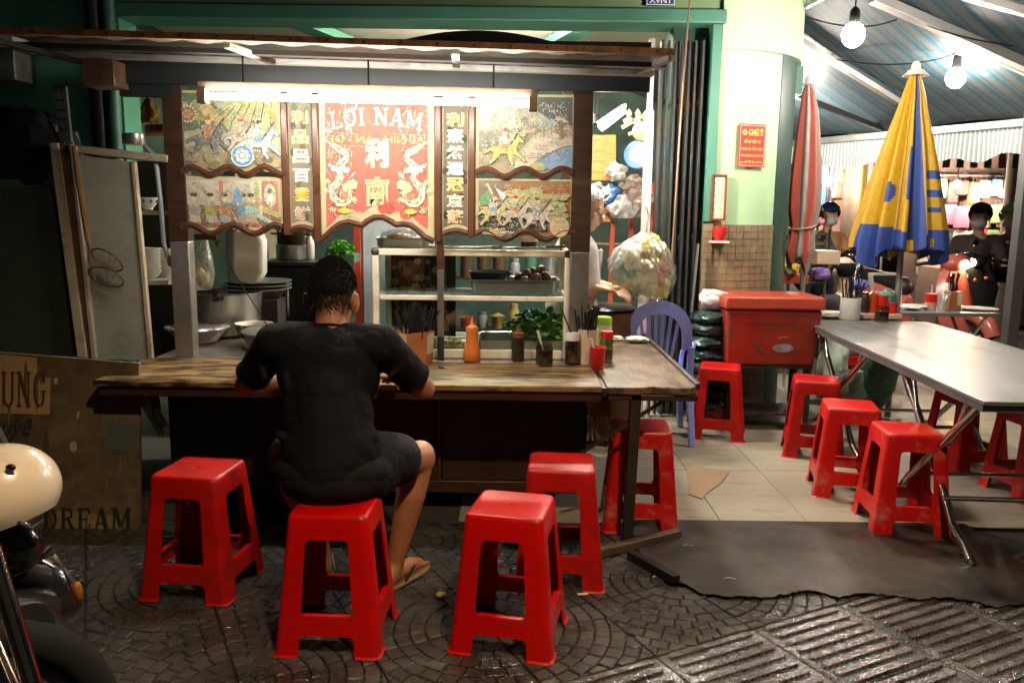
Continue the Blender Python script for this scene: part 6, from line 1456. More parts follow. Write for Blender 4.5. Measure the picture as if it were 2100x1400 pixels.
# bits on the ground: cardboard scrap, vegetables in the shade, litter
cb = MB(); cp = [PZ(1408, 955), PZ(1496, 968), PZ(1478, 992), PZ(1449, 1012), PZ(1440, 1024), PZ(1412, 1014)]
cb.prism([(v.x, v.y) for v in cp], lambda x, y, d: Vector((x, y, d)), .002, .006); tag(cb.build('cardboard_scrap', M('cardboard', (.3, .2, .12), .7, var=.15, bump=.3), None), 'torn piece of brown cardboard on the beige tiles', 'cardboard')
for k, (px, py, lab) in enumerate(((905, 1222, 'yellowish food scrap on the paving between the man and the stool'), (1195, 1218, 'white cigarette end on the paving beside the stool leg'), (1495, 1188, 'tiny pale noodle scrap on the dark mat'), (1410, 1120, 'dry straw scrap near the stool on the mat'))):
    q = PZ(px, py, .008); mb = MB()
    if k == 0: mb.ell((q.x, q.y, .014), (.022, .016, .012), 12, 8)
    elif k == 1: mb.cyl((q.x - .02, q.y, .008), (q.x + .02, q.y + .004, .008), .005, n=8)
    else: mb.tube([(q.x - .02, q.y, .012), (q.x, q.y + .008, .014), (q.x + .025, q.y - .003, .012)], .002, 5)
    tag(mb.build('litter', M('scrap_%d' % k, ((.4, .28, .08), (.7, .6, .45), (.6, .48, .3), (.5, .36, .2))[k], .6), None), lab, 'litter')
vg = thing('hanging_onions', 'bunch of spring onions hanging under the side board', 'vegetables', P(1225, 830, 3.6))
for k in range(9): 
    a = P(1262 - k * 2, 796, 3.62); b_ = P(1205 + k * 6, 850 + 3 * (k % 3), 3.6); MB().tube([a, a.lerp(b_, .5) + Vector((0, 0, .01)), b_], [.004, .006, .007], 6).build('stalk', M('onion_green', (.3, .28, .08), .5, var=.4), vg)
for k in range(12):
    a = P(1208 + k * 4, 850, 3.6); MB().tube([a, a + Vector((rn.uniform(-.01, .01), 0, -.05)), a + Vector((rn.uniform(-.02, .02), 0, -.12))], .0012, 4).build('root', M('root_pale', (.4, .3, .16), .7), vg)
crumple('cabbage_head', 'pale green cabbage in the shade under the side board', 'cabbage', tuple(P(1218, 822, 3.62)), .035, .035, .03, M('cabbage', (.42, .42, .12), .5, var=.3), 8)
hs = MB().tube([P(300, 800, 3.5), P(318, 815, 3.5), P(322, 850, 3.5), P(336, 872, 3.52)], .02, 8)
tag(hs.build('black_bracket', black_pl, None), 'black curved handle under the left end of the counter', 'handle')
tag(pxprism([(285, 795), (308, 795), (334, 890), (330, 900), (288, 830)], 3.56, .02).build('white_offcut', M('offcut', (.5, .5, .48), .5, var=.2), None), 'pale triangular sheet under the left end of the counter', 'sheet')
# ------------------------------------------------------------------ painted side board at the left
sb = thing('painted_board', 'tan painted board with worn lettering leaning at the left of the cart', 'sign board', (-1.9, 3.55, 0))
brd = M('tan_painted_board', (.2, .14, .07), .6, var=.35, scale=5, dirt=(.06, .05, .028), damt=.6, dscale=3)
pxprism([(-60, 718), (285, 745), (288, 1130), (60, 1135), (-60, 1130)], 3.52, .02).build('board', brd, sb)
pf_ = lambda x, y, d: P(x, y, 3.52) + Vector((0, -d - .0006, 0))
pr = Print(pf_)
pr.poly([(-60, 722), (75, 733), (78, 770), (104, 775), (102, 850), (-60, 845)], (.52, .34, .15))
pr.poly([(92, 1068), (120, 1045), (260, 1060), (268, 1085), (235, 1122), (110, 1118)], (.3, .23, .08))
for k in range(40):
    x, y = rnd.uniform(-40, 275), rnd.uniform(760, 1110); w_, h_ = rnd.uniform(2, 9), rnd.uniform(12, 60); pr.poly([(x + w_ * math.cos(t_ * .7) * rnd.uniform(.5, 1.3), y + h_ * math.sin(t_ * .7) * rnd.uniform(.5, 1.3)) for t_ in range(9)], rnd.choice(((.15, .11, .055), (.19, .135, .065), (.11, .085, .045), (.2, .15, .075), (.13, .12, .08))))
pr.rect(218, 865, 285, 925, (.12, .13, .11)); pr.ell(151, 915, 8, 11, (.5, .42, .3)); pr.poly([(112, 775), (120, 775), (117, 788), (112, 787)], (.6, .5, .36)); pr.poly([(158, 845), (164, 842), (163, 852), (158, 860)], (.6, .5, .36))
class FlipPrint:                                                  # letters drawn with y downwards in photo measure
    def __init__(self, pr): self.pr = pr
    def line(self, pts, w, col): self.pr.line([(x, -y) for x, y in pts], w, col)
fp = FlipPrint(pr)
slab(fp, 'RUNG', -28, -835, 74, 124, (.13, .045, .015)); slab(fp, 'DREAM', 88, -1086, 46, 182, (.03, .035, .03))
pr2 = Print(lambda x, y, d: pf_(x, -y, d + .02)); 
pr.k += 2
vs, fs = text_geo('huyê', .01, .35); xs = [v.x for v in vs]; ys = [v.y for v in vs]
pr.geo([(-22 + (v.x - min(xs)) / (max(xs) - min(xs)) * 90, 903 - (v.y - min(ys)) / (max(ys) - min(ys)) * 48) for v in vs], fs, (.03, .05, .08))
vs, fs = text_geo("O?", .03); xs = [v.x for v in vs]; ys = [v.y for v in vs]
pr.geo([(42 + (v.x - min(xs)) / (max(xs) - min(xs)) * 40, 948 - (v.y - min(ys)) / (max(ys) - min(ys)) * 32) for v in vs], fs, (.03, .04, .05))
pr.build('lettering', attr_mat('print_matt'), sb)
# ------------------------------------------------------------------ folded umbrellas
def umbrella(name, label, px_top, py_top, Y, prof, cols, pole_px, tip_m, folds=12, seed=1, tie=None, band=None):
    rn_ = random.Random(seed); top = P(px_top, py_top, Y); t = thing(name, label, 'umbrella', (P(*pole_px, Y).x, Y, 0))
    mb = MB(); n = folds * 16; rows = len(prof); R = []
    for ri, (px, py, hw_) in enumerate(prof):
        c = P(px, py, Y); w = hw_ * Y / LENS_PX; row = []
        for j in range(n):
            a = 2 * PI * j / n; k = 1.06 - (.14 + .06 * min(1, ri / rows * 3)) * (1 + math.cos(folds * a + .5 * math.sin(ri / rows * 4 + a * 2))) * min(1, .3 + ri / rows * 9); sagz = .0
            if ri == rows - 1: sagz = .06 * math.sin(a * 2.5 + seed) + .05 * math.cos(folds * a * .5)
            row.append(c + Vector((w * k * math.cos(a), w * .75 * k * math.sin(a), sagz)))
        R.append(row)
    for ri in range(rows - 1):
        for j in range(n):
            cc = cols(j / n * folds, ri / (rows - 1), 2 * PI * (j + .5) / n, R[ri][j])
            mb.add([R[ri][j], R[ri][(j + 1) % n], R[ri + 1][(j + 1) % n], R[ri + 1][j]], [(0, 1, 2, 3)], cc)
    o = mb.build('canopy', attr_mat('umbrella_cloth', .6), t, smooth=0, ink=True, weld=False); 
    bm = bmesh.new(); bm.from_mesh(o.data); bmesh.ops.remove_doubles(bm, verts=bm.verts, dist=1e-5); bm.to_mesh(o.data); bm.free(); o.data.shade_smooth()
    MB().cyl((P(*pole_px, Y).x, Y, 0), P(px_top, py_top + 20, Y), .02, n=12).build('pole', M('umbrella_pole', (.3, .28, .25), .4, metal=.4), t)
    MB().lathe([(0, -.02), (.05, -.02), (.055, -.012), (.03, .0), (.028, .03), (.016, .05), (0, .052)], top, 16).build('finial', tip_m, t)
    if tie: px, py, w = tie; c = P(px, py, Y); k = w * Y / LENS_PX; MB().tube([c + Vector((k * math.cos(a), k * .8 * math.sin(a), .02 * math.sin(a + 1))) for a in [2 * PI * i / 20 for i in range(20)]], .008, 6, closed=True).build('tie', M('tie_cord', (.35, .25, .16), .7), t)
    return t
def col_y(u, v, a, p):
    yel, blu, nav = (.52, .3, .01), (.03, .065, .27), (.012, .024, .1); x = math.cos(a)
    if math.sin(a) > .15: return yel if int(u) % 3 else blu
    if x < -.16:
        if v > .85 + .06 * x: return blu
        if -.42 < x < -.37 and v > .12: return blu
        if ((x + .68) / .13) ** 2 + ((v - .62) / .055) ** 2 < 1: return blu
        if -.26 < x < -.16 and .4 < v < .66: return blu
        return yel
    if x < .08: return nav if v < .9 else yel
    if x < .24: return blu
    if x < .34: return yel if v < .86 else nav
    if x < .46: return nav
    if .5 < v < .545 or .6 < v < .64 or (.7 < v < .735 and x < .9): return blu
    if .54 < v < .62 and .46 < x < .56: return blu
    if v > .83: return blu if not (.88 < v < .95 and int(x * 22) % 3 == 0) else yel
    return yel
yt = [(1878, 150, 6), (1876, 165, 13), (1874, 195, 21), (1870, 230, 29), (1866, 270, 40), (1862, 310, 50), (1858, 345, 59), (1854, 380, 67), (1851, 410, 74), (1848, 440, 81), (1845, 470, 88), (1843, 495, 92), (1842, 515, 93)]
def densify(p, k=3):
    out = []
    for i in range(len(p) - 1):
        for j in range(k): out.append(tuple(p[i][m] + (p[i + 1][m] - p[i][m]) * j / k for m in range(3)))
    return out + [p[-1]]
yu = umbrella('closed_umbrella', 'closed yellow and blue umbrella standing by the steel table', 1878, 142, 5.8, densify(yt, 6), col_y, (1838, 640), white_pl, 12, 2)
MB().lathe([(0, .0), (.07, -.01), (.085, -.02), (.06, .005), (.03, .02), (.0, .02)], P(1878, 150, 5.8), 18).build('finial_brim', white_pl, yu)
def col_r(u, v, a, p):
    f = int(u * 1.01) % 4; return ((.4, .055, .025), (.28, .24, .21), (.5, .1, .075), (.24, .2, .18))[f]
rt = [(1659, 172, 6), (1659, 190, 12), (1659, 230, 18), (1657, 280, 23), (1655, 330, 28), (1652, 380, 31), (1649, 430, 31), (1646, 462, 24), (1643, 490, 26), (1640, 515, 30), (1638, 540, 22)]
umbrella('closed_umbrella', 'closed red and grey umbrella tied with cord behind the cool box', 1659, 170, 6.3, densify(rt), col_r, (1650, 640), white_pl, 8, 4, tie=(1646, 465, 26))
# lettering on the yellow umbrella, laid over its folds facing the street
q = P(1838, 560, 5.8)
net = thing('umbrella_net', 'green net bag tied round the foot of the yellow umbrella', 'net', (q.x, 5.8, .3))
MB().lathe([(.02, .92), (.06, .88), (.055, .8), (.085, .65), (.11, .5), (.12, .35), (.1, .2), (.05, .1), (.02, .06)], (q.x - .06, 5.78, 0), 16).build('net', M('green_net', (.1, .2, .14), .7, var=.35, scale=20, bump=1., bscale=60), net)
# ------------------------------------------------------------------ people
def V(*a): return Vector(a)
skin = M('warm_skin', (.38, .17, .075), .5, var=.12, scale=9, sss=.08, bump=.05, bscale=120)
pale_skin = M('pale_skin', (.58, .36, .25), .5, var=.1, scale=9, sss=.1)
black_tee = M('black_cotton', (.005, .0054, .006), .85, var=.25, scale=6, bump=.55, bscale=9, bdist=.03, spec=.2)
def hand(mb, wrist, d, up, side, s=1., curl=.5):                  # palm, four unequal bent fingers and a thumb
    d, up = Vector(d).normalized(), Vector(up).normalized(); w = d.cross(up).normalized() * side; up = w.cross(d).normalized() * (1 if side > 0 else -1)
    pc = wrist + d * .05 * s
    mb.cap(wrist, .022 * s, pc, .026 * s, 10)
    for k in range(4):
        b = wrist + d * .085 * s + w * (.03 - .02 * k) * s; l = (.034, .04, .037, .028)[k] * s
        mb.cap(wrist + d * .03 * s + w * (.02 - .013 * k) * s, .013 * s, b, .0105 * s, 8)
        m = b + (d - up * curl).normalized() * l; e = m + (d - up * curl * 2.4).normalized() * l * .8
        mb.cap(b, .0098 * s, m, .009 * s, 8); mb.cap(m, .009 * s, e, .0078 * s, 8)
    t0 = wrist + d * .02 * s + w * .028 * s; t1 = t0 + (d * .6 + w * .8).normalized() * .04 * s; t2 = t1 + (d * .9 + w * .15 - up * .2).normalized() * .032 * s
    mb.cap(t0, .014 * s, t1, .0115 * s, 8); mb.cap(t1, .0115 * s, t2, .0095 * s, 8)
def head_prims(mb, c, fwd, k=1., up=(0, 0, 1)):                   # skull, jaw, nose, brow, lips, ears
    f = Vector(fwd).normalized(); u = Vector(up).normalized(); s = f.cross(u).normalized(); u = s.cross(f).normalized(); R = Matrix((s, f, u)).transposed()
    q = lambda x, y, z: Vector(c) + (s * x + f * y + u * z) * k
    mb.ell(q(0, -.01, .035), (.079 * k, .098 * k, .092 * k), 20, 14, R); mb.ell(q(0, .028, -.05), (.058 * k, .062 * k, .068 * k), 16, 12, R); mb.ell(q(0, .06, -.092), (.026 * k, .024 * k, .02 * k), 12, 8, R)
    mb.cap(q(0, .085, .015), .009 * k, q(0, .108, -.03), .015 * k, 10); mb.cap(q(-.045, .076, .03), .01 * k, q(.045, .076, .03), .01 * k, 8)
    mb.cap(q(-.02, .09, -.062), .008 * k, q(.02, .09, -.062), .008 * k, 8); mb.ell(q(-.045, .055, -.02), (.022 * k, .02 * k, .02 * k), 10, 8, R); mb.ell(q(.045, .055, -.02), (.022 * k, .02 * k, .02 * k), 10, 8, R)
    for e in (-1, 1): mb.ell(q(e * .086, -.008, -.012), (.014 * k, .024 * k, .04 * k), 10, 8, R); mb.cap(q(e * .095, -.022, .014), .008 * k, q(e * .095, -.026, -.022), .007 * k, 6)
    return q
def eyes(q, k, t, glasses=None):
    for e in (-1, 1):
        o = MB().ell(q(e * .031, .079, .008), .0115 * k, 12, 8).build('eye', M('eye_white', (.7, .68, .64), .2), t)
        MB().ell(q(e * .031, .0885, .008), .005 * k, 8, 6).build('iris', M('eye_dark', (.02, .015, .01), .15), o)
# ---- seated customer
man = thing('person', 'man in black T-shirt and shorts eating at the counter, seen from behind', 'person', (-.6, 2.72, 0))
HC = V(-.648, 2.96, 1.1); HF = V(.16, 1, -.28)
SL, SR = V(-.83, 2.86, .955), V(-.45, 2.86, .95); EL, ER = V(-.985, 3.0, .775), V(-.325, 3.0, .77); WL, WR = V(-.845, 3.24, .765), V(-.46, 3.25, .76)
HL, HR = V(-.70, 2.78, .555), V(-.51, 2.78, .555); KL, KR = V(-.86, 3.04, .50), V(-.345, 3.02, .495); AL, AR = V(-.725, 3.05, .09), V(-.438, 2.99, .085)
mb = MB(); hq = head_prims(mb, HC, HF, 1.04)
mb.cap(V(-.642, 2.9, .985), .062, V(-.646, 2.935, 1.07), .058); mb.cap(V(-.64, 2.88, .93), .1, V(-.62, 2.74, .6), .12); mb.cap(SL, .06, SR, .06)
for S, E_, W_, s_ in ((SL, EL, WL, -1), (SR, ER, WR, 1)):
    mb.cap(S, .056, E_, .043); mb.cap(E_, .044, E_.lerp(W_, .35), .043); mb.cap(E_.lerp(W_, .3), .043, W_, .027)
    hand(mb, W_, (W_ - E_) + V(0, .1, 0), (0, 0, 1), -s_, 1.0, .6)
mb.cap(HL, .1, HR, .1)
for H_, K_, A_ in ((HL, KL, AL), (HR, KR, AR)):
    mb.cap(H_, .09, K_, .062); mb.ell(K_ + V(0, .01, .005), (.06, .062, .062), 14, 10); mb.cap(K_, .056, K_.lerp(A_, .32) + V(0, -.018, 0), .057); mb.cap(K_.lerp(A_, .32) + V(0, -.018, 0), .057, A_, .033)
    out = .55 if A_ is AR else -.25; fd = V(out, 1, 0).normalized(); h = V(A_.x, A_.y, .045) - fd * .035
    mb.cap(h, .034, A_, .034); mb.cap(h, .032, V(A_.x, A_.y, .04) + fd * .1, .03); mb.cap(V(A_.x, A_.y, .04) + fd * .1, .034, V(A_.x, A_.y, .032) + fd * .15, .024)
    sd = fd.cross(V(0, 0, 1))
    for k in range(5): b = V(A_.x, A_.y, .032) + fd * (.14 - .008 * k) + sd * ((-1 if A_ is AR else 1) * (-.026 + .013 * k)); mb.cap(b, .011, b + fd * (.045 - .005 * k) - V(0, 0, .006), .009 if k else .011, 8)
body = remesh(mb, 'body', skin, man, .0075, 5, .5)
eyes(hq, 1.04, man)
# hair: thick top, short back and sides
hair_m = M('black_hair', (.009, .0085, .0085), .75, spec=.2, var=.3, scale=20)
rh = random.Random(2); hm = MB(); f_ = HF.normalized(); s_ = f_.cross(V(0, 0, 1)).normalized(); u_ = s_.cross(f_).normalized(); hp = lambda x, y, z: HC + (s_ * x + f_ * y + u_ * z) * 1.04
cap = MB().ell((0, 0, 0), (1, 1, 1), 28, 18)
idx = {}; keep = []
for i, v in enumerate(cap.v): cap.v[i] = hp(v.x * (.0805 + .004 * v.z), -.012 + v.y * (.1), .034 + v.z * (.1 + .006 * max(0, v.z)))
zmin = lambda p: (p - HC).dot(u_) > (.0 + .6 * max(0, abs((p - HC).dot(s_)) - .05) if (p - HC).dot(f_) < -.01 else .05)
hm.add(cap.v, [f for f in cap.f if all(zmin(cap.v[i]) for i in f)])
for _ in range(5200):
    a = rh.uniform(0, 2 * PI); e = math.asin(rh.uniform(-.5, 1)); d = V(math.cos(e) * math.cos(a), math.cos(e) * math.sin(a), math.sin(e))
    p = hp(d.x * .0805, -.012 + d.y * .1, .034 + d.z * .104)
    if not zmin(p): continue
    n = (s_ * d.x + f_ * d.y + u_ * d.z); dirn = (n * (.35 + .65 * max(0, d.z)) + u_ * (.7 if d.z > .4 else -.5) + f_ * .25 + V(rh.gauss(0, .3), rh.gauss(0, .3), rh.gauss(0, .2))).normalized(); l = .0045 + .013 * max(0, d.z) ** 2 * rh.uniform(.5, 1.3); w = .0035; sd = dirn.cross(n)
    sd = sd.normalized() * w if sd.length > .01 else s_ * w
    hm.add([p - sd, p + sd, p + dirn * l], [(0, 1, 2)]); t2 = sd.cross(dirn).normalized() * w; hm.add([p - t2, p + t2, p + dirn * l], [(0, 1, 2)])
for _ in range(2400):                                              # clipped stubble on the nape and temples
    a = rh.uniform(PI, 2 * PI); zz = rh.uniform(-.09, .01); p = hp(math.cos(a) * .0795 * (1 + zz), -.012 + math.sin(a) * (.098 + zz * .25), .03 + zz); n = (p - HC).normalized(); sd = n.cross(u_).normalized() * .0016
    if rh.random() < (zz + .09) / .08: hm.add([p - sd, p + sd, p + (n * .5 - u_).normalized() * .008 + n * .002], [(0, 1, 2)])
hm.build('hair', hair_m, man, smooth=0)
# T-shirt
mb = MB()
mb.cap(SL + V(.02, 0, -.01), .07, SR + V(-.02, 0, -.01), .07, 18); mb.ell(V(-.642, 2.85, .86), (.182, .122, .16), 24, 16); mb.ell(V(-.63, 2.77, .72), (.155, .115, .17), 24, 16); mb.ell(V(-.612, 2.735, .6), (.172, .135, .15), 24, 16); mb.ell(V(-.608, 2.715, .515), (.185, .145, .085), 24, 14); mb.cap(V(-.63, 2.775, .78), .125, V(-.608, 2.735, .56), .16, 20); mb.cap(V(-.52, 2.74, .52), .11, V(-.47, 2.83, .52), .095); mb.cap(V(-.69, 2.74, .52), .1, V(-.73, 2.83, .52), .095);
mb.cap(SL + V(.04, .01, .0), .075, V(-.66, 2.89, .968), .058); mb.cap(SR + V(-.04, .01, .0), .075, V(-.63, 2.89, .968), .058); mb.cap(V(-.645, 2.885, .95), .07, V(-.645, 2.9, .975), .064)
for S, E_ in ((SL, EL), (SR, ER)): mb.cap(S, .07, S.lerp(E_, .66), .059, 16)
for a, b_, r in (((-.76, 2.785, .91), (-.58, 2.745, .84), .011), ((-.52, 2.785, .92), (-.68, 2.745, .82), .01), ((-.52, 2.755, .86), (-.54, 2.73, .74), .014), ((-.77, 2.76, .86), (-.74, 2.735, .74), .014), ((-.46, 2.7, .66), (-.62, 2.635, .6), .012), ((-.78, 2.7, .67), (-.66, 2.64, .62), .013), ((-.5, 2.72, .74), (-.66, 2.66, .66), .011), ((-.7, 2.73, .8), (-.56, 2.69, .72), .01), ((-.9, 2.87, .92), (-.86, 2.82, .84), .014), ((-.38, 2.87, .9), (-.43, 2.82, .84), .014)):
    mb.cap(V(*a), r, V(*b_), r * .7, 8)
tee = remesh(mb, 'shirt', black_tee, man, .0065, 4, .5)
def creases(o, size, amount, turb=9.):
    tx = bpy.data.textures.new('cloth_creases', 'MARBLE'); tx.marble_type = 'SHARPER'; tx.noise_scale = size; tx.turbulence = turb; tx.noise_depth = 2
    d = o.modifiers.new('creases', 'DISPLACE'); d.texture = tx; d.texture_coords = 'LOCAL'; d.strength = amount; d.mid_level = .5
creases(tee, .13, .008)
for S, E_ in ((SL, EL), (SR, ER)):
    c_ = S.lerp(E_, .74); sa, su, sd_ = frame(E_ - S); MB().tube([c_ + sa * .061 * math.cos(t) + su * .061 * math.sin(t) for t in [2 * PI * i / 22 for i in range(22)]], .006, 6, closed=True).cyl(S.lerp(E_, .6), c_, .063, .0615, n=22, caps=False).build('sleeve_hem', black_tee, man, smooth=60)
MB().tube([V(-.645, 2.905, 1.003) + V(.066 * math.cos(t), .06 * math.sin(t), -.022 * math.sin(t)) for t in [2 * PI * i / 24 for i in range(24)]], .0065, 6, closed=True).build('collar', black_tee, man)
# shorts
mb = MB(); mb.ell(V(-.607, 2.735, .545), (.2, .155, .09), 24, 14)
for H_, K_ in ((HL, KL), (HR, KR)): mb.cap(H_, .108, H_.lerp(K_, .56), .096, 18)
creases(remesh(mb, 'shorts', M('black_shorts', (.0065, .0065, .0075), .8, spec=.25, var=.25, bump=.4, bscale=18), man, .009, 4, .5), .13, .007)
# flip-flops
sole_m = M('sandal_sole', (.42, .27, .14), .6, var=.2)
for A_, out in ((AL, -.25), (AR, .55)):
    fd = V(out, 1, 0).normalized(); sd = fd.cross(V(0, 0, 1)); o = V(A_.x, A_.y, 0)
    prof = [(-.085, .02), (-.075, .034), (-.03, .038), (.06, .043), (.13, .05), (.175, .042), (.2, .022)]; pts = [(a, b_) for a, b_ in prof] + [(a, -b_) for a, b_ in reversed(prof)]
    so = MB().prism(pts, lambda x, y, d: o + fd * x + sd * y + V(0, 0, d), .002, .021).build('sandal', sole_m, man, bevel=.004)
    MB().prism([(a * .99, b_ * .95) for a, b_ in pts], lambda x, y, d: o + fd * x + sd * y + V(0, 0, d), .0215, .0235).build('insole', M('insole_brown', (.16, .09, .045), .6), so)
    for e in (-1, 1): MB().tube([o + fd * .01 + sd * e * .042 + V(0, 0, .02), o + fd * .07 + sd * e * .036 + V(0, 0, .06), o + fd * .13 + sd * e * .006 + V(0, 0, .03)], .006, 6).build('strap', black_pl, so)
# chopsticks in hand and his bowl
cb_ = PZ(640, 748, .7); cb_ = V(-.68, 3.52, .701)
bowl_at(cb_, .085, .075, 'noodle bowl in front of the seated man on the counter')
# ---- old cook behind the cart
ck = thing('person', 'white-haired cook in white shirt and glasses standing behind the right post', 'person', (.4, 5.1, 0))
HC2 = P(1204, 430, 5.04); F2 = V(.92, -.25, -.3)
mb = MB(); q2 = head_prims(mb, HC2, F2, 1.04)
nk = HC2 + V(-.03, 0, -.13); SH2 = V(.38, 5.08, HC2.z - .24)
mb.cap(nk + V(-.03, .02, -.06), .06, nk + V(.015, 0, .05), .054); mb.cap(SH2, .12, V(.36, 5.12, .85), .13)
SA, EA, WA = V(.43, 4.92, SH2.z + .0), V(.46, 4.9, .97), P(1222, 590, 4.86); SB, EB, WB = V(.40, 5.22, SH2.z), V(.5, 5.16, .98), P(1262, 592, 4.98)
for S, E_, W_, sg, tgt in ((SA, EA, WA, 1, V(1, .15, -.05)), (SB, EB, WB, -1, V(.4, -.8, -.1))):
    mb.cap(S, .055, E_, .044); mb.cap(E_, .043, W_, .028); hand(mb, W_, tgt, (0, 0, 1), sg, 1., .6)
for s_2 in (-.09, .09): mb.cap(V(.36, 5.12 + s_2, .82), .09, V(.38, 5.12 + s_2, .45), .06); mb.cap(V(.38, 5.12 + s_2, .45), .056, V(.36, 5.12 + s_2, .08), .036); mb.cap(V(.34, 5.12 + s_2, .045), .035, V(.48, 5.11 + s_2, .035), .028)
remesh(mb, 'body', pale_skin, ck, .0085, 5, .5); eyes(q2, 1.04, ck)
mb = MB(); mb.ell(V(.385, 5.09, SH2.z - .08), (.15, .2, .2), 22, 14); mb.ell(V(.37, 5.11, .98), (.16, .19, .2), 22, 14); mb.ell(V(.37, 5.11, .84), (.17, .2, .12), 22, 14); mb.cap(SA, .075, SA.lerp(EA, .8), .07); mb.cap(SB, .075, SB.lerp(EB, .8), .07); mb.cap(nk + V(-.02, .02, -.08), .075, SH2, .12); mb.cap(SA + V(-.01, .02, .02), .07, SB + V(-.01, -.02, .02), .07)
for a, b_ in (((.49, 4.93, 1.15), (.5, 4.9, 1.0)), ((.45, 4.87, 1.2), (.47, 4.85, 1.02)), ((.53, 5.0, 1.2), (.52, 4.98, .95))): mb.cap(V(*a), .014, V(*b_), .01, 8)
remesh(mb, 'shirt', M('white_shirt', (.62, .56, .54), .8, var=.08, bump=.4, bscale=16), ck, .011, 4, .5)
mb = MB(); 
for s_2 in (-.09, .09): mb.cap(V(.36, 5.12 + s_2, .84), .1, V(.38, 5.12 + s_2, .3), .08)
remesh(mb, 'trousers', M('grey_trousers', (.08, .08, .09), .8), ck, .014, 3, .5)
whair = M('white_hair', (.62, .58, .54), .6, var=.15); mb = MB(); cap = MB().ell((0, 0, 0), (1, 1, 1), 24, 16)
for i, v in enumerate(cap.v): cap.v[i] = q2(v.x * .084, -.014 + v.y * .104, .038 + v.z * .1)
ff = F2.normalized(); mb.add(cap.v, [f for f in cap.f if all(((cap.v[i] - HC2).z > .045) or ((cap.v[i] - HC2).dot(ff) < -.03 and (cap.v[i] - HC2).z > -.06) for i in f)])
for _ in range(420):
    a = rh.uniform(0, 2 * PI); e = math.asin(rh.uniform(-.2, 1)); d = V(math.cos(e) * math.cos(a), math.cos(e) * math.sin(a), math.sin(e)); p = q2(d.x * .084, -.014 + d.y * .104, .038 + d.z * .1)
    if (p - HC2).z > .04 or (p - HC2).dot(ff) < -.03: n = (p - HC2).normalized(); sd = n.cross(V(.3, .2, 1)).normalized() * .003; mb.add([p - sd, p + sd, p + (n + V(-.6, 0, rh.uniform(-.4, .4))).normalized() * .02], [(0, 1, 2)])
mb.build('hair', whair, ck, smooth=0)
gw = M('glasses_wire', (.25, .2, .15), .3, metal=.8); gl_ = thing
for e in (-1, 1): MB().tube([q2(e * .033 + .024 * math.cos(t), .1, .006 + .02 * math.sin(t)) for t in [2 * PI * i / 16 for i in range(16)]], .0018, 5, closed=True).build('glasses_rim', gw, ck); MB().tube([q2(e * .058, .098, .01), q2(e * .086, .0, .014)], .0016, 5).build('glasses_arm', gw, ck)
MB().tube([q2(-.01, .104, .008), q2(.01, .104, .008)], .0018, 5).build('glasses_bridge', gw, ck)
q = (WA + WB) / 2 + V(.06, -.01, .005)
tag(MB().ell(q, (.03, .02, .014), 14, 8).build('dumpling', M('dough', (.5, .32, .12), .6), None), 'piece of dough held in the hands of the cook', 'dough')
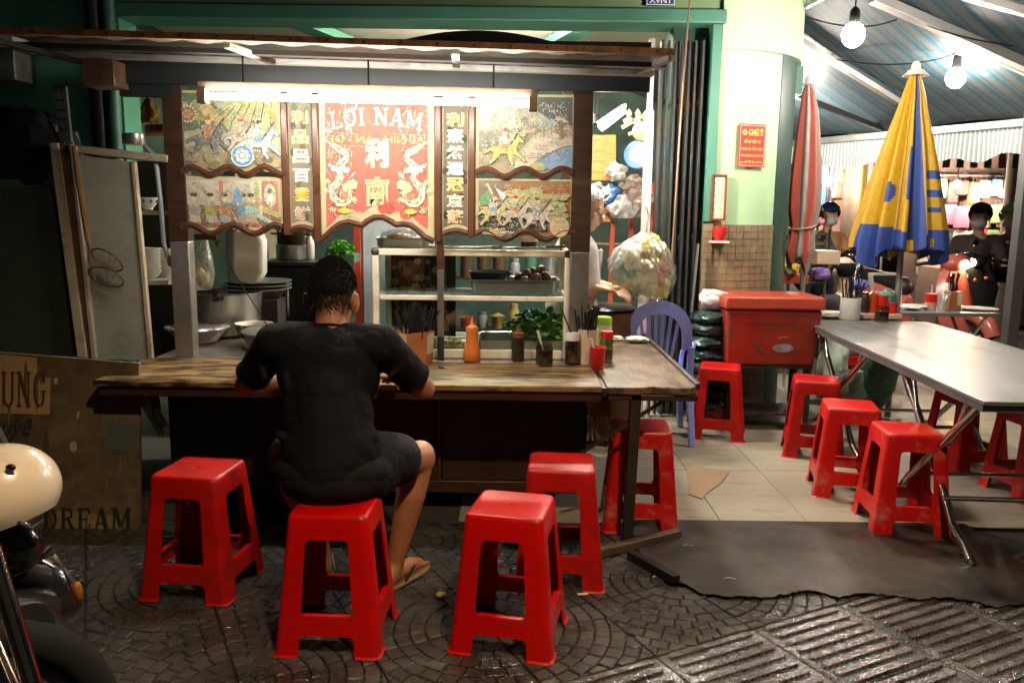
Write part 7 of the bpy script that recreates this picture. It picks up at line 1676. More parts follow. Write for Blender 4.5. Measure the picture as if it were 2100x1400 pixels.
# ---- background people
def rider(label, c, rz, shirt, pants, helmet=None, mask=True, bald=False, seat=.74, k=1., extra=None):
    t = thing('person', label, 'person', (c[0], c[1], 0), rz); Mx = wm(t); W = lambda x, y, z: Mx @ V(x, y, z)
    mb = MB(); hc = W(0, .05, seat + .68); f = (Mx.to_3x3() @ V(0, 1, -.1)); q = head_prims(mb, hc, f, 1.03)
    mb.cap(W(0, .0, seat + .5), .055, W(0, .03, seat + .6), .055); mb.cap(W(0, 0, seat + .4), .13, W(0, -.05, seat + .08), .14)
    for e in (-1, 1):
        S, E_, H_ = W(e * .19, .0, seat + .42), W(e * .27, .16, seat + .2), W(e * .27, .4, seat + .24); mb.cap(S, .055, E_, .045); mb.cap(E_, .044, H_, .03); hand(mb, H_, f, (0, 0, 1), -e, 1., .9)
        K_, A_ = W(e * .17, .4, seat - .05), W(e * .16, .34, seat - .42); mb.cap(W(e * .09, 0, seat + .06), .09, K_, .062); mb.cap(K_, .057, A_, .036); mb.cap(A_ + V(0, 0, -.04), .035, A_ + f * .15 + V(0, 0, -.04), .028)
    remesh(mb, 'body', pale_skin, t, .016, 3, .5); eyes(q, 1.03, t)
    mb = MB(); mb.ell(W(0, 0, seat + .34), (.19, .15, .18), 18, 12); mb.ell(W(0, -.03, seat + .12), (.18, .16, .16), 18, 12); mb.cap(W(-.17, 0, seat + .42), .08, W(.17, 0, seat + .42), .08)
    for e in (-1, 1): mb.cap(W(e * .19, 0, seat + .42), .075, W(e * .27, .16, seat + .2), .06); mb.cap(W(e * .27, .16, seat + .2), .058, W(e * .27, .33, seat + .23), .045)
    remesh(mb, 'jacket', shirt, t, .02, 3, .5)
    mb = MB(); mb.cap(W(-.08, -.02, seat + .05), .12, W(.08, -.02, seat + .05), .12)
    for e in (-1, 1): mb.cap(W(e * .09, 0, seat + .06), .1, W(e * .17, .4, seat - .05), .075); mb.cap(W(e * .17, .4, seat - .05), .072, W(e * .16, .34, seat - .36), .05)
    remesh(mb, 'trousers', pants, t, .022, 3, .5)
    if helmet:
        mb = MB(); cp = MB().ell((0, 0, 0), (1, 1, 1), 22, 16)
        for i, v in enumerate(cp.v): cp.v[i] = q(v.x * .118, -.01 + v.y * .14, .05 + v.z * .115)
        mb.add(cp.v, [ff_ for ff_ in cp.f if all((cp.v[i] - hc).z > (.045 if (cp.v[i] - hc).dot(f.normalized()) > .03 else -.02) for i in ff_)]); h = mb.build('helmet', helmet, t, smooth=60, solid=.012)
        MB().prism([(-.085, .09), (.085, .09), (.06, .18), (-.06, .18)], lambda x, y, d: q(x, y * .8, d), .06, .066).build('visor', helmet, h)
    else:
        mb = MB(); cp = MB().ell((0, 0, 0), (1, 1, 1), 22, 16)
        for i, v in enumerate(cp.v): cp.v[i] = q(v.x * .084, -.014 + v.y * .104, .036 + v.z * .094)
        fh = f.normalized(); mb.add(cp.v, [ff_ for ff_ in cp.f if all(((cp.v[i] - hc).z < .085 if bald else True) and (cp.v[i] - hc).z > -.05 and ((cp.v[i] - hc).dot(fh) < .03) for i in ff_)]); mb.build('hair', hair_m, t, smooth=60, solid=.006)
    if mask:
        mb = MB(); cp = MB().ell((0, 0, 0), (1, 1, 1), 18, 12)
        for i, v in enumerate(cp.v): cp.v[i] = q(v.x * .076, .034 + v.y * .094, -.052 + v.z * .06)
        fh = f.normalized(); mb.add(cp.v, [ff_ for ff_ in cp.f if all((cp.v[i] - hc).dot(fh) > .02 for i in ff_)]); mb.build('face_mask', M('mask_white', (.62, .6, .58), .7), t, smooth=60)
    return t
hel_b = M('helmet_black', (.05, .05, .058), .25)
dkp_ = M('dark_trousers', (.025, .025, .03), .8)
# ------------------------------------------------------------------ scooters, street and market behind
rubber = M('tyre_rubber'); chr_ = M('chrome'); 
def scooter(label, loc, rz, col, lit=True, name='motor_scooter'):
    t = thing(name, label, 'motor scooter', loc, rz); Mx = wm(t); W = lambda x, y, z: Mx @ V(x, y, z)
    for y, nm in ((.62, 'front_wheel'), (-.62, 'rear_wheel')):
        pts = [W(0, y + .225 * math.cos(a), .27 + .225 * math.sin(a)) for a in [2 * PI * i / 26 for i in range(26)]]
        w = MB().tube(pts, .045, 10, closed=True).build(nm, rubber, t, smooth=60)
        MB().cyl(W(-.03, y, .27), W(.03, y, .27), .12, n=18).build('hub', chr_, w, bevel=.005)
        for a in range(5): MB().bar(W(0, y, .27), W(0, y + .19 * math.cos(a * 1.257), .27 + .19 * math.sin(a * 1.257)), .03, .02, up=Mx.to_3x3() @ V(1, 0, 0)).build('spoke', chr_, w)
    for e in (-1, 1): MB().cyl(W(e * .06, .62, .27), W(e * .05, .48, .78), .018, n=8).build('fork', M('dark_iron'), t)
    mb = MB(); prof = [(.5, .3, .1), (.52, .45, .2), (.47, .62, .23), (.43, .78, .19), (.4, .92, .13), (.37, 1.0, .09)]
    vs = []
    for y, z, hw_ in prof:
        for i in range(9): a = -1 + i / 4; vs.append(W(hw_ * a, y + .1 * (1 - a * a) - .05 * abs(a), z))
    mb.add(vs, [(r * 9 + i, r * 9 + i + 1, r * 9 + 10 + i, r * 9 + 9 + i) for r in range(5) for i in range(8)]); mb.build('front_apron', col, t, smooth=60, solid=.02)
    mb = MB(); mb.tube([W(0, .62 + .29 * math.cos(a), .27 + .29 * math.sin(a)) for a in [rad(20 + 13 * i) for i in range(11)]], .075, 10); mb.build('front_fender', col, t, smooth=60)
    MB().prism([(-.12, -.3), (.12, -.3), (.16, .4), (-.16, .4)], lambda x, y, d: W(x, y, d), .27, .36).build('floorboard', M('scooter_grey', (.06, .06, .06), .5), t, bevel=.02)
    mb = MB(); vs = []
    for y, z, hw_, hh in ((-.95, .78, .05, .05), (-.85, .74, .11, .1), (-.55, .66, .15, .16), (-.25, .58, .15, .17), (-.12, .5, .1, .14)):
        for i in range(12): a = 2 * PI * i / 12; vs.append(W(hw_ * math.cos(a), y, z + hh * math.sin(a)))
    mb.add(vs, [(r * 12 + i, r * 12 + (i + 1) % 12, r * 12 + 12 + (i + 1) % 12, r * 12 + 12 + i) for r in range(4) for i in range(12)] + [tuple(range(12)), tuple(reversed(range(48, 60)))]); mb.build('rear_body', col, t, smooth=60)
    mb = MB(); mb.cap(W(0, -.7, .8), .1, W(0, -.2, .74), .1); o = mb.build('seat', M('seat_black', (.015, .015, .016), .45), t, smooth=60)
    MB().tube([W(-.34, .26, 1.0), W(-.2, .36, 1.03), W(0, .38, 1.02), W(.2, .36, 1.03), W(.34, .26, 1.0)], .018, 8).build('handlebar', black_pl, t)
    mb = MB(); mb.ell(W(0, .42, 1.02), (.15, .1, .09), 18, 12, Mx.to_3x3()); mb.build('handlebar_cowl', col, t, smooth=60)
    hl = glow('headlight_glow', (1, .62, .25), 200.) if lit else M('headlight_off', (.5, .5, .5), .15)
    MB().ell(W(0, .51, 1.01), (.06, .03, .04), 16, 10, Mx.to_3x3()).build('headlight', hl, t)
    for e in (-1, 1):
        MB().tube([W(e * .25, .33, 1.02), W(e * .3, .34, 1.12), W(e * .33, .32, 1.18)], .006, 6).build('mirror_stem', black_pl, t)
        MB().ell(W(e * .34, .31, 1.21), (.05, .012, .032), 14, 8, Mx.to_3x3()).build('mirror', black_pl, t)
        MB().ell(W(e * .16, .5, .86), (.022, .014, .018), 12, 8, Mx.to_3x3()).build('turn_signal', M('amber_lens', (.25, .09, .015), .2), t)
    MB().cyl(W(.14, -.3, .25), W(.16, -.85, .38), .045, n=12).build('exhaust', M('dark_iron'), t)
    return t
pinkp = M('pink_scooter_paint', (.55, .13, .1), .25, coat=.6, var=.05); blackp = M('black_scooter_paint', (.015, .016, .018), .2, coat=.6, var=.1)
q = P(1905, 600, 8.1); scooter('pink motor scooter parked behind the yellow umbrella', (q.x, 8.3, -.03), rad(200), pinkp)
q = P(2010, 590, 8.3); scooter('dark motor scooter with lit headlight ridden past the steel post', (q.x + .1, 8.7, -.03), rad(150), blackp)
q = P(1722, 560, 9.3); scooter('black motor scooter carrying the masked pair', (q.x, 9.5, -.03), rad(190), blackp, lit=False)
rider('masked rider in dark dotted top on the black scooter', (P(1712, 500, 9.3).x - .12, 9.8, 0), rad(185), M('dotted_top', (.1, .09, .09), .8, var=.9, scale=22), dkp_, hel_b)
rider('masked rider in orange tan jacket beside the dotted one', (P(1742, 500, 9.4).x, 10.1, 0), rad(185), M('tan_jacket', (.6, .32, .12), .8), dkp_, M('helmet_navy', (.03, .04, .09), .25))
rider('rider in dark jacket and black helmet passing behind the steel post', (P(2035, 520, 8.8).x, 9.1, 0), rad(150), M('dark_jacket', (.07, .05, .045), .8), dkp_, hel_b)
rider('rider at the right picture edge in brown top', (P(2110, 520, 9.2).x, 9.6, 0), rad(140), M('brown_top', (.2, .1, .07), .8), dkp_, M('helmet_green', (.2, .4, .08), .3))
rider('balding man in black sitting with his back to us behind the steel table', (P(1738, 600, 6.9).x, 6.95, 0), rad(8), M('black_shirt', (.02, .02, .022), .8), dkp_, None, mask=False, bald=True, seat=.27)
q = P(1738, 600, 6.9); o = copy_tree(s_worn); o.location = (q.x, 6.9, -.19); o['label'] = 'low red stool under the balding man'
# second table behind
a, b_ = P(1850, 628, 6.45), P(2072, 640, 6.3)
t2 = thing('far_table', 'steel table behind the long one with cups and cloths', 'table', ((a.x + b_.x) / 2, 6.7, 0))
MB().bx(a.x, b_.x, 6.4, 7.05, .655, .685).build('top', ttop, t2, bevel=.004)
for x in (a.x + .1, b_.x - .1):
    for s in (-1, 1): MB().tube([(x, 6.72 - s * .28, .65), (x, 6.72 + s * .05, .3), (x, 6.72 + s * .3, .02)], .013, 8).build('leg', chrome, t2)
zt2 = .686
lathe_thing('far_red_cup', 'red cup with straw on the far table', 'cup', V(P(1908, 630, 6.6).x, 6.6, zt2), [('cup', [(0, 0), (.04, 0), (.045, .06), (0, .06)], M('pink_plastic')), ('rim_cup', [(0, .061), (.042, .061), (.046, .13), (0, .13)], red_pl), ('straw', [(0, .13), (.004, .13), (.004, .2), (0, .2)], white_pl)])
lathe_thing('plastic_tumbler', 'clear plastic tumbler on the far table', 'cup', V(P(1928, 634, 6.55).x, 6.52, zt2), [('cup', [(0, 0), (.032, 0), (.045, .13), (.048, .135), (.04, .13), (0, .01)], poly_bag)])
c = V(P(1955, 630, 6.6).x, 6.62, zt2); t = thing('far_chopstick_box', 'brown box of black chopsticks on the far table', 'chopstick holder', c)
MB().bx(c.x - .05, c.x + .05, c.y - .05, c.y + .05, c.z, c.z + .15).build('box', terra, t, bevel=.004); MB().bx(c.x + .01, c.x + .045, c.y - .052, c.y - .0505, c.z + .04, c.z + .14).build('label', creamlab, t)
chopsticks(t, c + V(0, 0, .06), 20, .035, .2, .12, rn)
lathe_thing('far_sauce_bottle', 'white sauce bottle with red cap on the far table', 'bottle', V(P(1945, 630, 6.8).x, 6.85, zt2), [('body', [(0, 0), (.035, 0), (.035, .17), (.015, .2), (0, .2)], white_pl), ('cap', [(.016, .2), (.014, .25), (0, .25)], red_pl)])
q = P(1885, 636, 6.5); crumple('far_towel', 'white towel folded on the left of the far table', 'towel', (q.x, 6.6, zt2 + .02), .11, .09, .02, M('towel_white'), 12, .2)
q = P(2010, 636, 6.6); crumple('far_napkins', 'white napkins spread on the right of the far table', 'napkins', (q.x, 6.65, zt2 + .012), .16, .12, .012, M('towel_white'), 13, .2)
# crates, ladder and stacked things behind the cool box
ld = thing('ladder_stand', 'pale metal folding stand behind the green net', 'stand', (P(1800, 600, 6.9).x, 6.9, 0))
for px0, px1 in ((1785, 1795), (1845, 1842)): MB().bar(P(px0, 560, 6.7), P(px1, 690, 6.7), .03, .03).build('rail', M('pale_frame', (.5, .48, .4), .5), ld)
for y in (562, 600, 640): MB().bar(P(1787, y, 6.7), P(1843, y, 6.7), .025, .02).build('rung', M('pale_frame'), ld)
rk = thing('plate_rack', 'thin metal rack with crates behind the red umbrella', 'rack', (P(1640, 560, 6.8).x, 6.8, 0))
for px in (1605, 1622, 1690): MB().cyl((P(px, 560, 6.8).x, 6.8, 0), P(px + (12 if px > 1680 else 0), 470, 6.8), .012, n=8).build('post', chrome, rk)
for y in (500, 545, 580): MB().bar(P(1605, y, 6.8), P(1692, y, 6.8), .02, .015).build('shelf_rail', chrome, rk)
for k, (px, py, w, h, col, nm, lab) in enumerate(((1622, 552, 16, 12, (.65, .45, .03), 'yellow_tub', 'yellow tub on the metal rack'), (1628, 572, 26, 9, (.55, .08, .04), 'red_crate', 'red crate on the lower rack shelf'), (1683, 560, 20, 14, (.2, .12, .4), 'purple_bundle', 'purple plastic bundle right of the red umbrella'), (1695, 528, 24, 14, (.6, .45, .33), 'paper_box', 'pale printed carton behind the red umbrella'), (1762, 585, 16, 10, (.06, .1, .4), 'blue_bundle', 'blue bundle beside the balding man'))):
    q = P(px, py, 6.75); kk = 6.75 / LENS_PX
    if nm.endswith('box') or nm.endswith('crate'): tag(MB().bx(q.x - w * kk, q.x + w * kk, 6.7, 6.95, q.z - h * kk, q.z + h * kk).build(nm, M(nm, col, .5, var=.2), None, bevel=.006), lab, 'box')
    else: crumple(nm, lab, 'bundle', (q.x, 6.75, q.z), w * kk, .08, h * kk, M(nm, col, .5, var=.2), 110 + k, .2)
tag(MB().bar(P(1585, 455, 6.35) + V(0, 0, 0), P(1583, 580, 6.35), .09, .02, up=(0, 1, 0)).build('plank', M('grey_plank', (.16, .13, .1), .7), None), 'grey plank leaning against the dark door trim', 'plank')
tag(MB().cyl(P(1577, 517, 6.2), P(1590, 585, 6.2), .022, n=12).build('wood_pole', M('pale_wood', (.5, .32, .18), .6), None), 'short pale wooden pole behind the cool box', 'pole')
tag(MB().bar(P(1432, 500, 5.6), P(1418, 640, 5.58), .03, .01).build('steel_strip', alu, None), 'dull steel strip leaning in the dark doorway', 'strip')
# far street: house fronts, poles and the market stall of bags and hats
def house(label, px0, px1, py0, py1, Y, col, roofc, n_win, name='house'):
    a, b_ = P(px0, py1, Y), P(px1, py0, Y); t = thing(name, label, 'house', ((a.x + b_.x) / 2, Y, 0)); hm_ = M('wall_%d' % px0, [c_ * .22 for c_ in col], .8, var=.2, dirt=(.08, .07, .06), damt=.4)
    MB().bx(a.x, b_.x, Y, Y + 3, 0, b_.z).build('wall', hm_, t)
    MB().add([(a.x - .2, Y - .9, b_.z - .25), (b_.x + .2, Y - .9, b_.z - .25), (b_.x + .2, Y + 3, b_.z + .5), (a.x - .2, Y + 3, b_.z + .5)], [(0, 1, 2, 3)]).build('roof', M('roof_%d' % px0, roofc, .7, var=.3, scale=2), t, solid=.06)
    for i in range(n_win):
        x = a.x + (b_.x - a.x) * (i + .5) / n_win; w = (b_.x - a.x) / n_win * .32
        wd = MB().bx(x - w, x + w, Y - .03, Y + .001, 1.0, min(2.1, b_.z - .5)).build('window', M('win_dark', (.03, .035, .04), .2), t); MB().bx(x - w - .04, x + w + .04, Y - .05, Y - .0, .93, .995).build('sill', hm_, wd)
        for j in range(3): MB().bx(x - w + w * j * .8 + .1, x - w + w * j * .8 + .13, Y - .045, Y - .03, 1.0, min(2.1, b_.z - .5)).build('window_bar', alu, wd)
    MB().bx(a.x + .15, a.x + .95, Y - .03, Y - .001, 0, 2.0).build('door', M('door_brown', (.1, .06, .04), .5), t)
    return t
house('grey house with low eaves seen left of the red umbrella', 1560, 1625, 330, 560, 17, (.35, .33, .32), (.1, .11, .13), 2)
house('pink-roofed stall house between the two umbrellas', 1640, 1790, 352, 560, 19, (.5, .42, .38), (.42, .16, .12), 3)
house('pale plaster house behind the market stall', 1800, 2200, 215, 560, 22, (.4, .36, .33), (.12, .1, .1), 5)
house('dark green shed house behind the corner building', 1440, 1570, 300, 560, 24, (.2, .24, .22), (.08, .08, .08), 2)
for k, (px, w, Y, col, lab) in enumerate(((1742, 17, 13, (.25, .2, .16), 'pale concrete pole behind the yellow umbrella'), (1765, 8, 12.5, (.6, .42, .12), 'yellow post right of the concrete pole'), (2075, 20, 10.5, (.3, .23, .2), 'thick concrete utility pole behind the steel post'))):
    q = P(px, 450, Y); tag(MB().cyl((q.x, Y, -.03), (q.x, Y, 4.5), w * Y / LENS_PX, w * Y / LENS_PX * .85, n=18).build('utility_pole', M('pole_%d' % k, col, .8, var=.2), None), lab, 'pole')
ms = thing('market_stall', 'brightly lit market stall hung with bags and hats across the street', 'market stall', (6.7, 11.8, 0))
SY = 11.9; a, b_ = P(1880, 500, SY), P(2140, 330, SY)
MB().bx(a.x - .2, b_.x + .6, SY, SY + .06, 0, b_.z + .2).build('back_wall', M('stall_back', (.2, .13, .11), .8, var=.3, scale=3), ms)
MB().add([(a.x - .6, SY - 1.5, b_.z + .02), (b_.x + .8, SY - 1.5, b_.z + .02), (b_.x + .8, SY + .2, b_.z + .5), (a.x - .6, SY + .2, b_.z + .5)], [(0, 1, 2, 3)]).build('canopy', M('stall_tarp', (.05, .07, .06), .7, var=.3), ms, solid=.02)
for k in range(16):
    x = a.x - .5 + k * .17; MB().bx(x, x + .085, SY - 1.52, SY - 1.505, b_.z - .2, b_.z + .015).build('canopy_fringe', M('fringe_%d' % (k % 2), ((.3, .14, .1), (.05, .09, .07))[k % 2], .8), ms)
for z in (.95, 1.5, 2.0): MB().bar((a.x - .1, SY - .12, z), (b_.x + .5, SY - .12, z), .02, .02).build('hang_rail', alu, ms)
MB().bx(a.x - .1, b_.x + .5, SY - .9, SY - .3, 0, .75).build('counter', M('stall_counter', (.3, .2, .16), .7), ms)
bagcols = [((.55, .07, .05), 'red'), ((.6, .3, .03), 'mustard'), ((.6, .36, .32), 'pale pink'), ((.08, .22, .55), 'blue'), ((.55, .5, .44), 'white'), ((.45, .2, .08), 'tan'), ((.08, .06, .06), 'black'), ((.55, .16, .25), 'rose'), ((.18, .28, .12), 'olive')]
rb_ = random.Random(21)
for row, (z, nm) in enumerate(((1.98, 'top rail'), (1.62, 'second row'), (1.28, 'third row'), (.98, 'lowest row'))):
    for k in range(13):
        x = a.x + .02 + k * .155 + rb_.uniform(-.02, .02); ci = rb_.randrange(9); col, cn = bagcols[ci]; w, h = rb_.uniform(.075, .105), rb_.uniform(.12, .19); zz = z - h + rb_.uniform(-.03, .03); y = SY - .16 - rb_.uniform(0, .08)
        t = thing('hanging_bag', '%s bag hung on the %s of the lit market stall' % (cn, nm), 'bag', (x, y, zz), group='%s bags on the %s' % (cn, nm))
        MB().prism([(-w, -h), (w, -h), (w * 1.05, h * .2), (w * .8, h * .75), (-w * .8, h * .75), (-w * 1.05, h * .2)], lambda px_, pz_, d: V(x + px_, y + d, zz + pz_), -.04, .04).build('body', M('bag_%s' % cn, col, .6, var=.25, scale=8), t, bevel=.02, bseg=2)
        MB().tube([(x - w * .4, y, zz + h * .7), (x - w * .3, y, zz + h * 1.1), (x + w * .3, y, zz + h * 1.1), (x + w * .4, y, zz + h * .7)], .006, 5).build('strap', M('bag_strap', (.1, .06, .05), .6), t)
for k in range(7):
    x = a.x + .1 + k * .26; z = .78; col, cn = bagcols[(k * 4 + 2) % 9]
    tag(MB().lathe([(.15, .0), (.15, .008), (.075, .02), (.07, .09), (.05, .11), (0, .115)], (x, SY - .6, z - .03), 18).build('sun_hat', M('bag_%s' % cn), None, smooth=45), '%s sun hat on the stall counter, %s from the left' % (cn, 'first second third fourth fifth sixth seventh'.split()[k]), 'hat', 'hats on the stall counter')
for k, (px, py) in enumerate(((1963, 378), (2056, 398), (1860, 430))):
    c = P(px, py, SY - .55); t = thing('stall_bulb', ('glaring bare bulb among the hanging bags', 'bare bulb in the stall left of the utility pole', 'bare bulb in the stall behind the yellow umbrella')[k], 'light bulb', c, group='bulbs in the market stall')
    MB().ell(c, .05, 14, 10).build('globe', glow('market_glow', (1, .82, .62), MARKET_E * 8), t); MB().cyl(c + V(0, 0, .045), c + V(0, 0, .5), .008, n=6).build('flex', black_pl, t)
# two more stall fronts farther left so the lane is not empty
for k, (px0, px1, Y, col) in enumerate(((1690, 1790, 14.5, (.5, .42, .34)), (1600, 1680, 15.5, (.3, .34, .36)))):
    a, b_ = P(px0, 540, Y), P(px1, 430, Y); t = thing('lane_stall', ('low lit goods stall behind the masked pair', 'dim goods stall left of the red umbrella')[k], 'market stall', ((a.x + b_.x) / 2, Y, 0))
    MB().bx(a.x, b_.x, Y, Y + .5, 0, .8).build('counter', M('lane_counter_%d' % k, col, .7, var=.3), t); MB().add([(a.x - .1, Y - .6, b_.z), (b_.x + .1, Y - .6, b_.z), (b_.x + .1, Y + .7, b_.z + .3), (a.x - .1, Y + .7, b_.z + .3)], [(0, 1, 2, 3)]).build('canopy', M('lane_canopy_%d' % k, ((.42, .16, .12), (.2, .26, .3))[k], .7), t, solid=.02)
    for s in (a.x, b_.x): MB().cyl((s, Y - .5, 0), (s, Y - .5, b_.z), .025, n=8).build('post', alu, t)
    for j in range(6):
        x = a.x + (b_.x - a.x) * (j + .5) / 6; MB().bx(x - .06, x + .06, Y + .05, Y + .3, .801, .9 + .06 * (j % 3)).build('goods_box', M('bag_%s' % bagcols[(j * 2 + k) % 9][1]), t, bevel=.01)
c = P(1700, 475, 14.4); t = thing('lane_fill_bulb', 'added fill bulb lighting the low stall behind the masked pair', 'light bulb', c)  # bulb added to brighten the dark lane
MB().ell(c, .05, 14, 10).build('globe', glow('market_glow', (1, .82, .62), MARKET_E * 8), t); MB().cyl(c + V(0, 0, .045), c + V(0, 0, .35), .008, n=6).build('flex', black_pl, t)

# goods hung thickly in the lane between the umbrellas
_proto = [o for o in COL.objects if o.parent is None and o.name.startswith('hanging_bag')]
rl = random.Random(77)
for row, (py, nm) in enumerate(((352, 'top line'), (392, 'second line'), (432, 'third line'), (470, 'lowest line'))):
    for k in range(11):
        px = 1688 + k * 17 + rl.uniform(-4, 4); Y = 13.2; q = P(px, py + rl.uniform(-6, 6), Y); src = _proto[rl.randrange(len(_proto))]; o = copy_tree(src); o.location = q; o.rotation_euler = (0, 0, rl.uniform(-.5, .5)); s_k = rl.uniform(1.0, 1.7); o.scale = (s_k, s_k, s_k)
        cn = src['label'].split(' bag')[0]; o['label'] = '%s bag hung on the %s of goods in the lane behind' % (cn, nm); o['group'] = '%s bags on the lane %s' % (cn, nm)
lr = thing('goods_rack', 'pipe rack carrying the goods hung in the lane', 'rack', (P(1770, 450, 13.3).x, 13.3, 0))
for py in (338, 378, 418, 456): MB().bar(P(1675, py, 13.3), P(1885, py, 13.3), .025, .025).build('rail', alu, lr)
for px in (1675, 1885): MB().cyl((P(px, 450, 13.3).x, 13.3, 0), P(px, 330, 13.3), .03, n=8).build('post', alu, lr)
for k, px in enumerate((1700, 1790)):  # fill bulbs added to light the hung goods
    c = P(px, 368, 12.7); t = thing('lane_fill_bulb', ('left', 'right')[k] + ' added fill bulb hung before the lane goods', 'light bulb', c)
    MB().ell(c, .05, 14, 10).build('globe', glow('market_glow', (1, .82, .62), MARKET_E * 8), t); MB().cyl(c + V(0, 0, .045), c + V(0, 0, .5), .008, n=6).build('flex', black_pl, t)

for k, (a, m_, b_) in enumerate((((1640, 30), (1760, 75), (1840, 40)), ((1700, 120), (1860, 150), (1960, 110)), ((1850, 20), (1900, 70), (2080, 95)))):
    p0, p1, p2 = tarp_hit(*a, -.06), tarp_hit(*m_, -.2), tarp_hit(*b_, -.06)
    tag(MB().tube([p0.lerp(p1, t).lerp(p1.lerp(p2, t), t) for t in [i / 12 for i in range(13)]], .005, 5).build('slack_cable', black_pl, None), ('slack black cable under the awning near the corner wall', 'slack black cable between the two large bulbs', 'slack black cable over the yellow umbrella')[k], 'cable')
# ------------------------------------------------------------------ parked motorbike at the left edge with a helmet on it
mo = thing('parked_motorbike', 'dark motorbike parked at the left picture edge', 'motorbike', (-1.35, 1.55, 0))
gp = M('gloss_black_paint', (.012, .011, .011), .12, coat=.8, var=.2); gry = M('dull_black_plastic', (.02, .021, .021), .45, var=.3)
c = P(8, 1120, 1.8)
mb = MB().ell(c, (.085, .06, .075), 20, 14); mb.build('mirror_housing', gp, mo, smooth=60)
MB().tube([c + V(.03, 0, -.06), P(80, 1180, 1.9), P(60, 1260, 1.95)], [.02, .03, .045], 10).build('mirror_stem', gry, mo)
MB().tube([P(-80, 1130, 1.85), P(20, 1175, 1.9), P(75, 1160, 1.95), P(100, 1125, 2.0)], .017, 8).build('handlebar', gry, mo)
def loft(rows, n=12):
    vs = []
    for c_, w_, h_ in rows:
        for i in range(n): a_ = 2 * PI * i / n; vs.append(c_ + V(w_ * math.cos(a_), w_ * .5 * math.sin(a_), h_ * math.sin(a_)))
    return MB().add(vs, [(r * n + i, r * n + (i + 1) % n, r * n + n + (i + 1) % n, r * n + n + i) for r in range(len(rows) - 1) for i in range(n)] + [tuple(range(n)), tuple(reversed(range((len(rows) - 1) * n, len(rows) * n)))])
loft([(P(0, 1180, 1.9), .07, .06), (P(55, 1200, 1.92), .09, .07), (P(95, 1225, 1.95), .07, .055), (P(140, 1240, 1.98), .035, .03), (P(158, 1238, 2.0), .015, .015)]).build('front_cowl', gp, mo, smooth=60)
loft([(P(40, 1190, 1.96), .04, .06), (P(95, 1155, 2.0), .03, .03), (P(130, 1210, 2.0), .04, .02), (P(150, 1240, 2.0), .02, .015)]).build('fairing', gry, mo, smooth=60)
sg = MB().ell(P(158, 1212, 1.98), (.014, .014, .028), 12, 8).build('turn_signal', M('amber_lens'), mo)
MB().tube([P(120, 1235, 1.97), P(158, 1215, 1.98)], .008, 6).build('signal_stem', gry, sg)
MB().cyl(P(-18, 1120, 1.5), P(72, 1420, 1.45), .017, n=14).build('chrome_bar', M('bike_chrome', (.62, .5, .4), .12, metal=1., var=.1), mo)
MB().cyl(P(-45, 1240, 1.5), P(30, 1420, 1.45), .014, n=14).build('fork_tube', M('bike_chrome'), mo)
loft([(P(60, 1290, 1.75), .06, .05), (P(110, 1330, 1.8), .07, .05), (P(165, 1375, 1.85), .06, .05), (P(200, 1400, 1.88), .04, .04)]).build('front_fender', M('fender_grey', (.02, .022, .022), .3, coat=.5), mo, smooth=60)
w = P(-60, 1430, 1.6)
wh = MB().tube([V(w.x + .25 * math.cos(a_) * .8, w.y + .25 * math.cos(a_) * .6, .27 + .25 * math.sin(a_)) for a_ in [2 * PI * i / 26 for i in range(26)]], .04, 10, closed=True).build('front_wheel', rubber, mo, smooth=60)
MB().cyl((w.x - .02, w.y + .03, .27), (w.x + .02, w.y - .03, .27), .1, n=18).build('hub', M('dark_iron'), wh)
loft([(P(-120, 1280, 1.7), .12, .1), (P(-20, 1270, 1.8), .1, .1), (P(60, 1265, 1.88), .08, .07)]).build('body_shell', gp, mo, smooth=60)
MB().tube([P(-10, 880, 2.1), P(10, 920, 2.1), P(40, 960, 2.1)], .014, 8).build('mirror_rod', gry, mo)
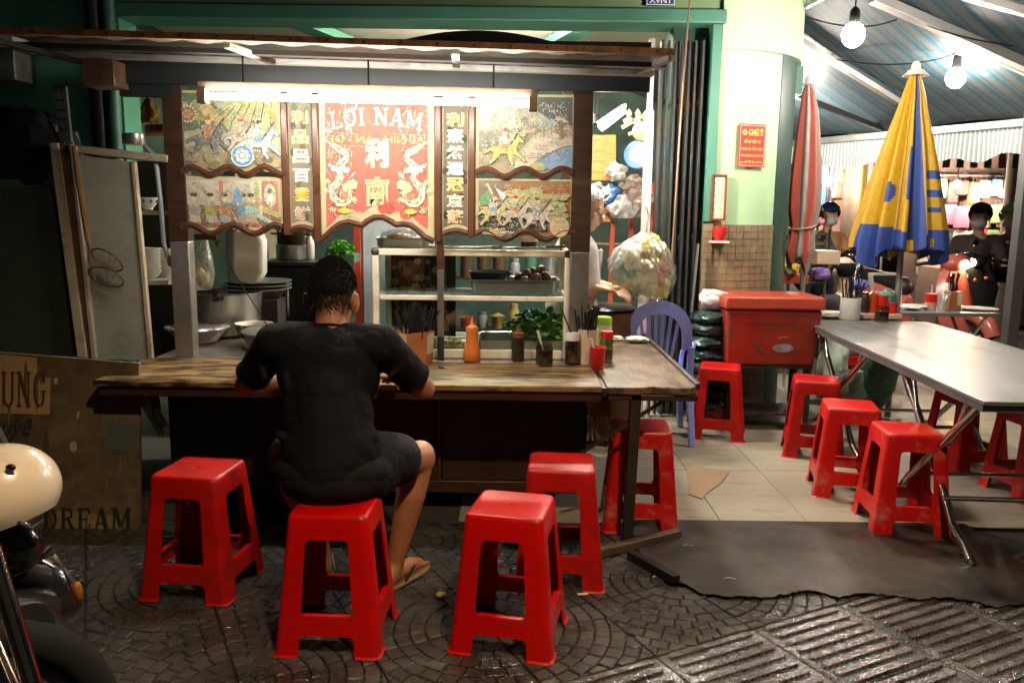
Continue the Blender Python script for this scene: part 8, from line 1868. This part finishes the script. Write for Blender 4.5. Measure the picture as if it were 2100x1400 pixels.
# helmet
hc = P(-6, 1012, 1.75)
hl = thing('helmet', 'cream open-face helmet resting on the parked motorbike', 'helmet', hc)
cp = MB().ell((0, 0, 0), (1, 1, 1), 40, 28); Rh = Matrix.Rotation(rad(-18), 3, 'Y') @ Matrix.Rotation(rad(20), 3, 'Z')
vs = [hc + Rh @ V(v.x * .13, v.y * .112, v.z * .108 + .0) for v in cp.v]
keepf = [f for f in cp.f if not all(cp.v[i].z < -.62 for i in f)]
MB().add(vs, keepf).build('shell', M('cream_helmet', (.72, .6, .46), .28, var=.05, coat=.4), hl, smooth=80, solid=.012)
pk = P(22, 958, 1.684); MB().ell(pk, (.011, .006, .008), 14, 8).build('snap_button', black_pl, hl)
MB().tube([P(38, 1072, 1.68), P(62, 1082, 1.7), P(85, 1066, 1.74)], .006, 6).build('chin_strap', black_pl, hl)
MB().tube([P(-60, 1200, 1.8), P(10, 1225, 1.82), P(60, 1300, 1.85), P(70, 1380, 1.85)], .006, 6).build('brake_cable', gry, mo)
MB().tube([P(-60, 1170, 1.82), P(40, 1190, 1.86), P(100, 1260, 1.9), P(120, 1340, 1.9)], .005, 6).build('throttle_cable', gry, mo)
MB().tube([P(20, 1168, 1.86), P(75, 1150, 1.9), P(108, 1128, 1.95)], [.007, .006, .009], 7).build('brake_lever', M('bike_chrome'), mo)
# ------------------------------------------------------------------ hooded sodium street lamp over the pavement, above and behind the viewer
sl = thing('street_lamp', 'tall hooded street lamp with warm light over the pavement', 'street lamp', (2.6, -1.2, 0))
MB().cyl((2.6, -1.2, 0), (2.6, -1.2, 4.2), .07, .045, n=16).build('post', M('lamp_post', (.12, .13, .13), .5, metal=.4), sl)
MB().tube([(2.6, -1.2, 4.1), (2.1, -.8, 4.2), (.9, .18, 4.1)], .03, 10).build('arm', M('lamp_post'), sl)
MB().lathe([(0, .16), (.08, .15), (.17, .06), (.175, -.11), (.168, -.11), (.16, .05), (.07, .13), (0, .14)], (.8, .25, 3.95), 26).build('lamp_hood', M('hood_black', (.02, .02, .02), .7), sl, smooth=50)
MB().lathe([(0, -.03), (.07, -.02), (.1, .0), (0, .001)], (.8, .25, 3.95), 22).build('lens', glow('sodium_glow', (1, .74, .46), STREET_W), sl)
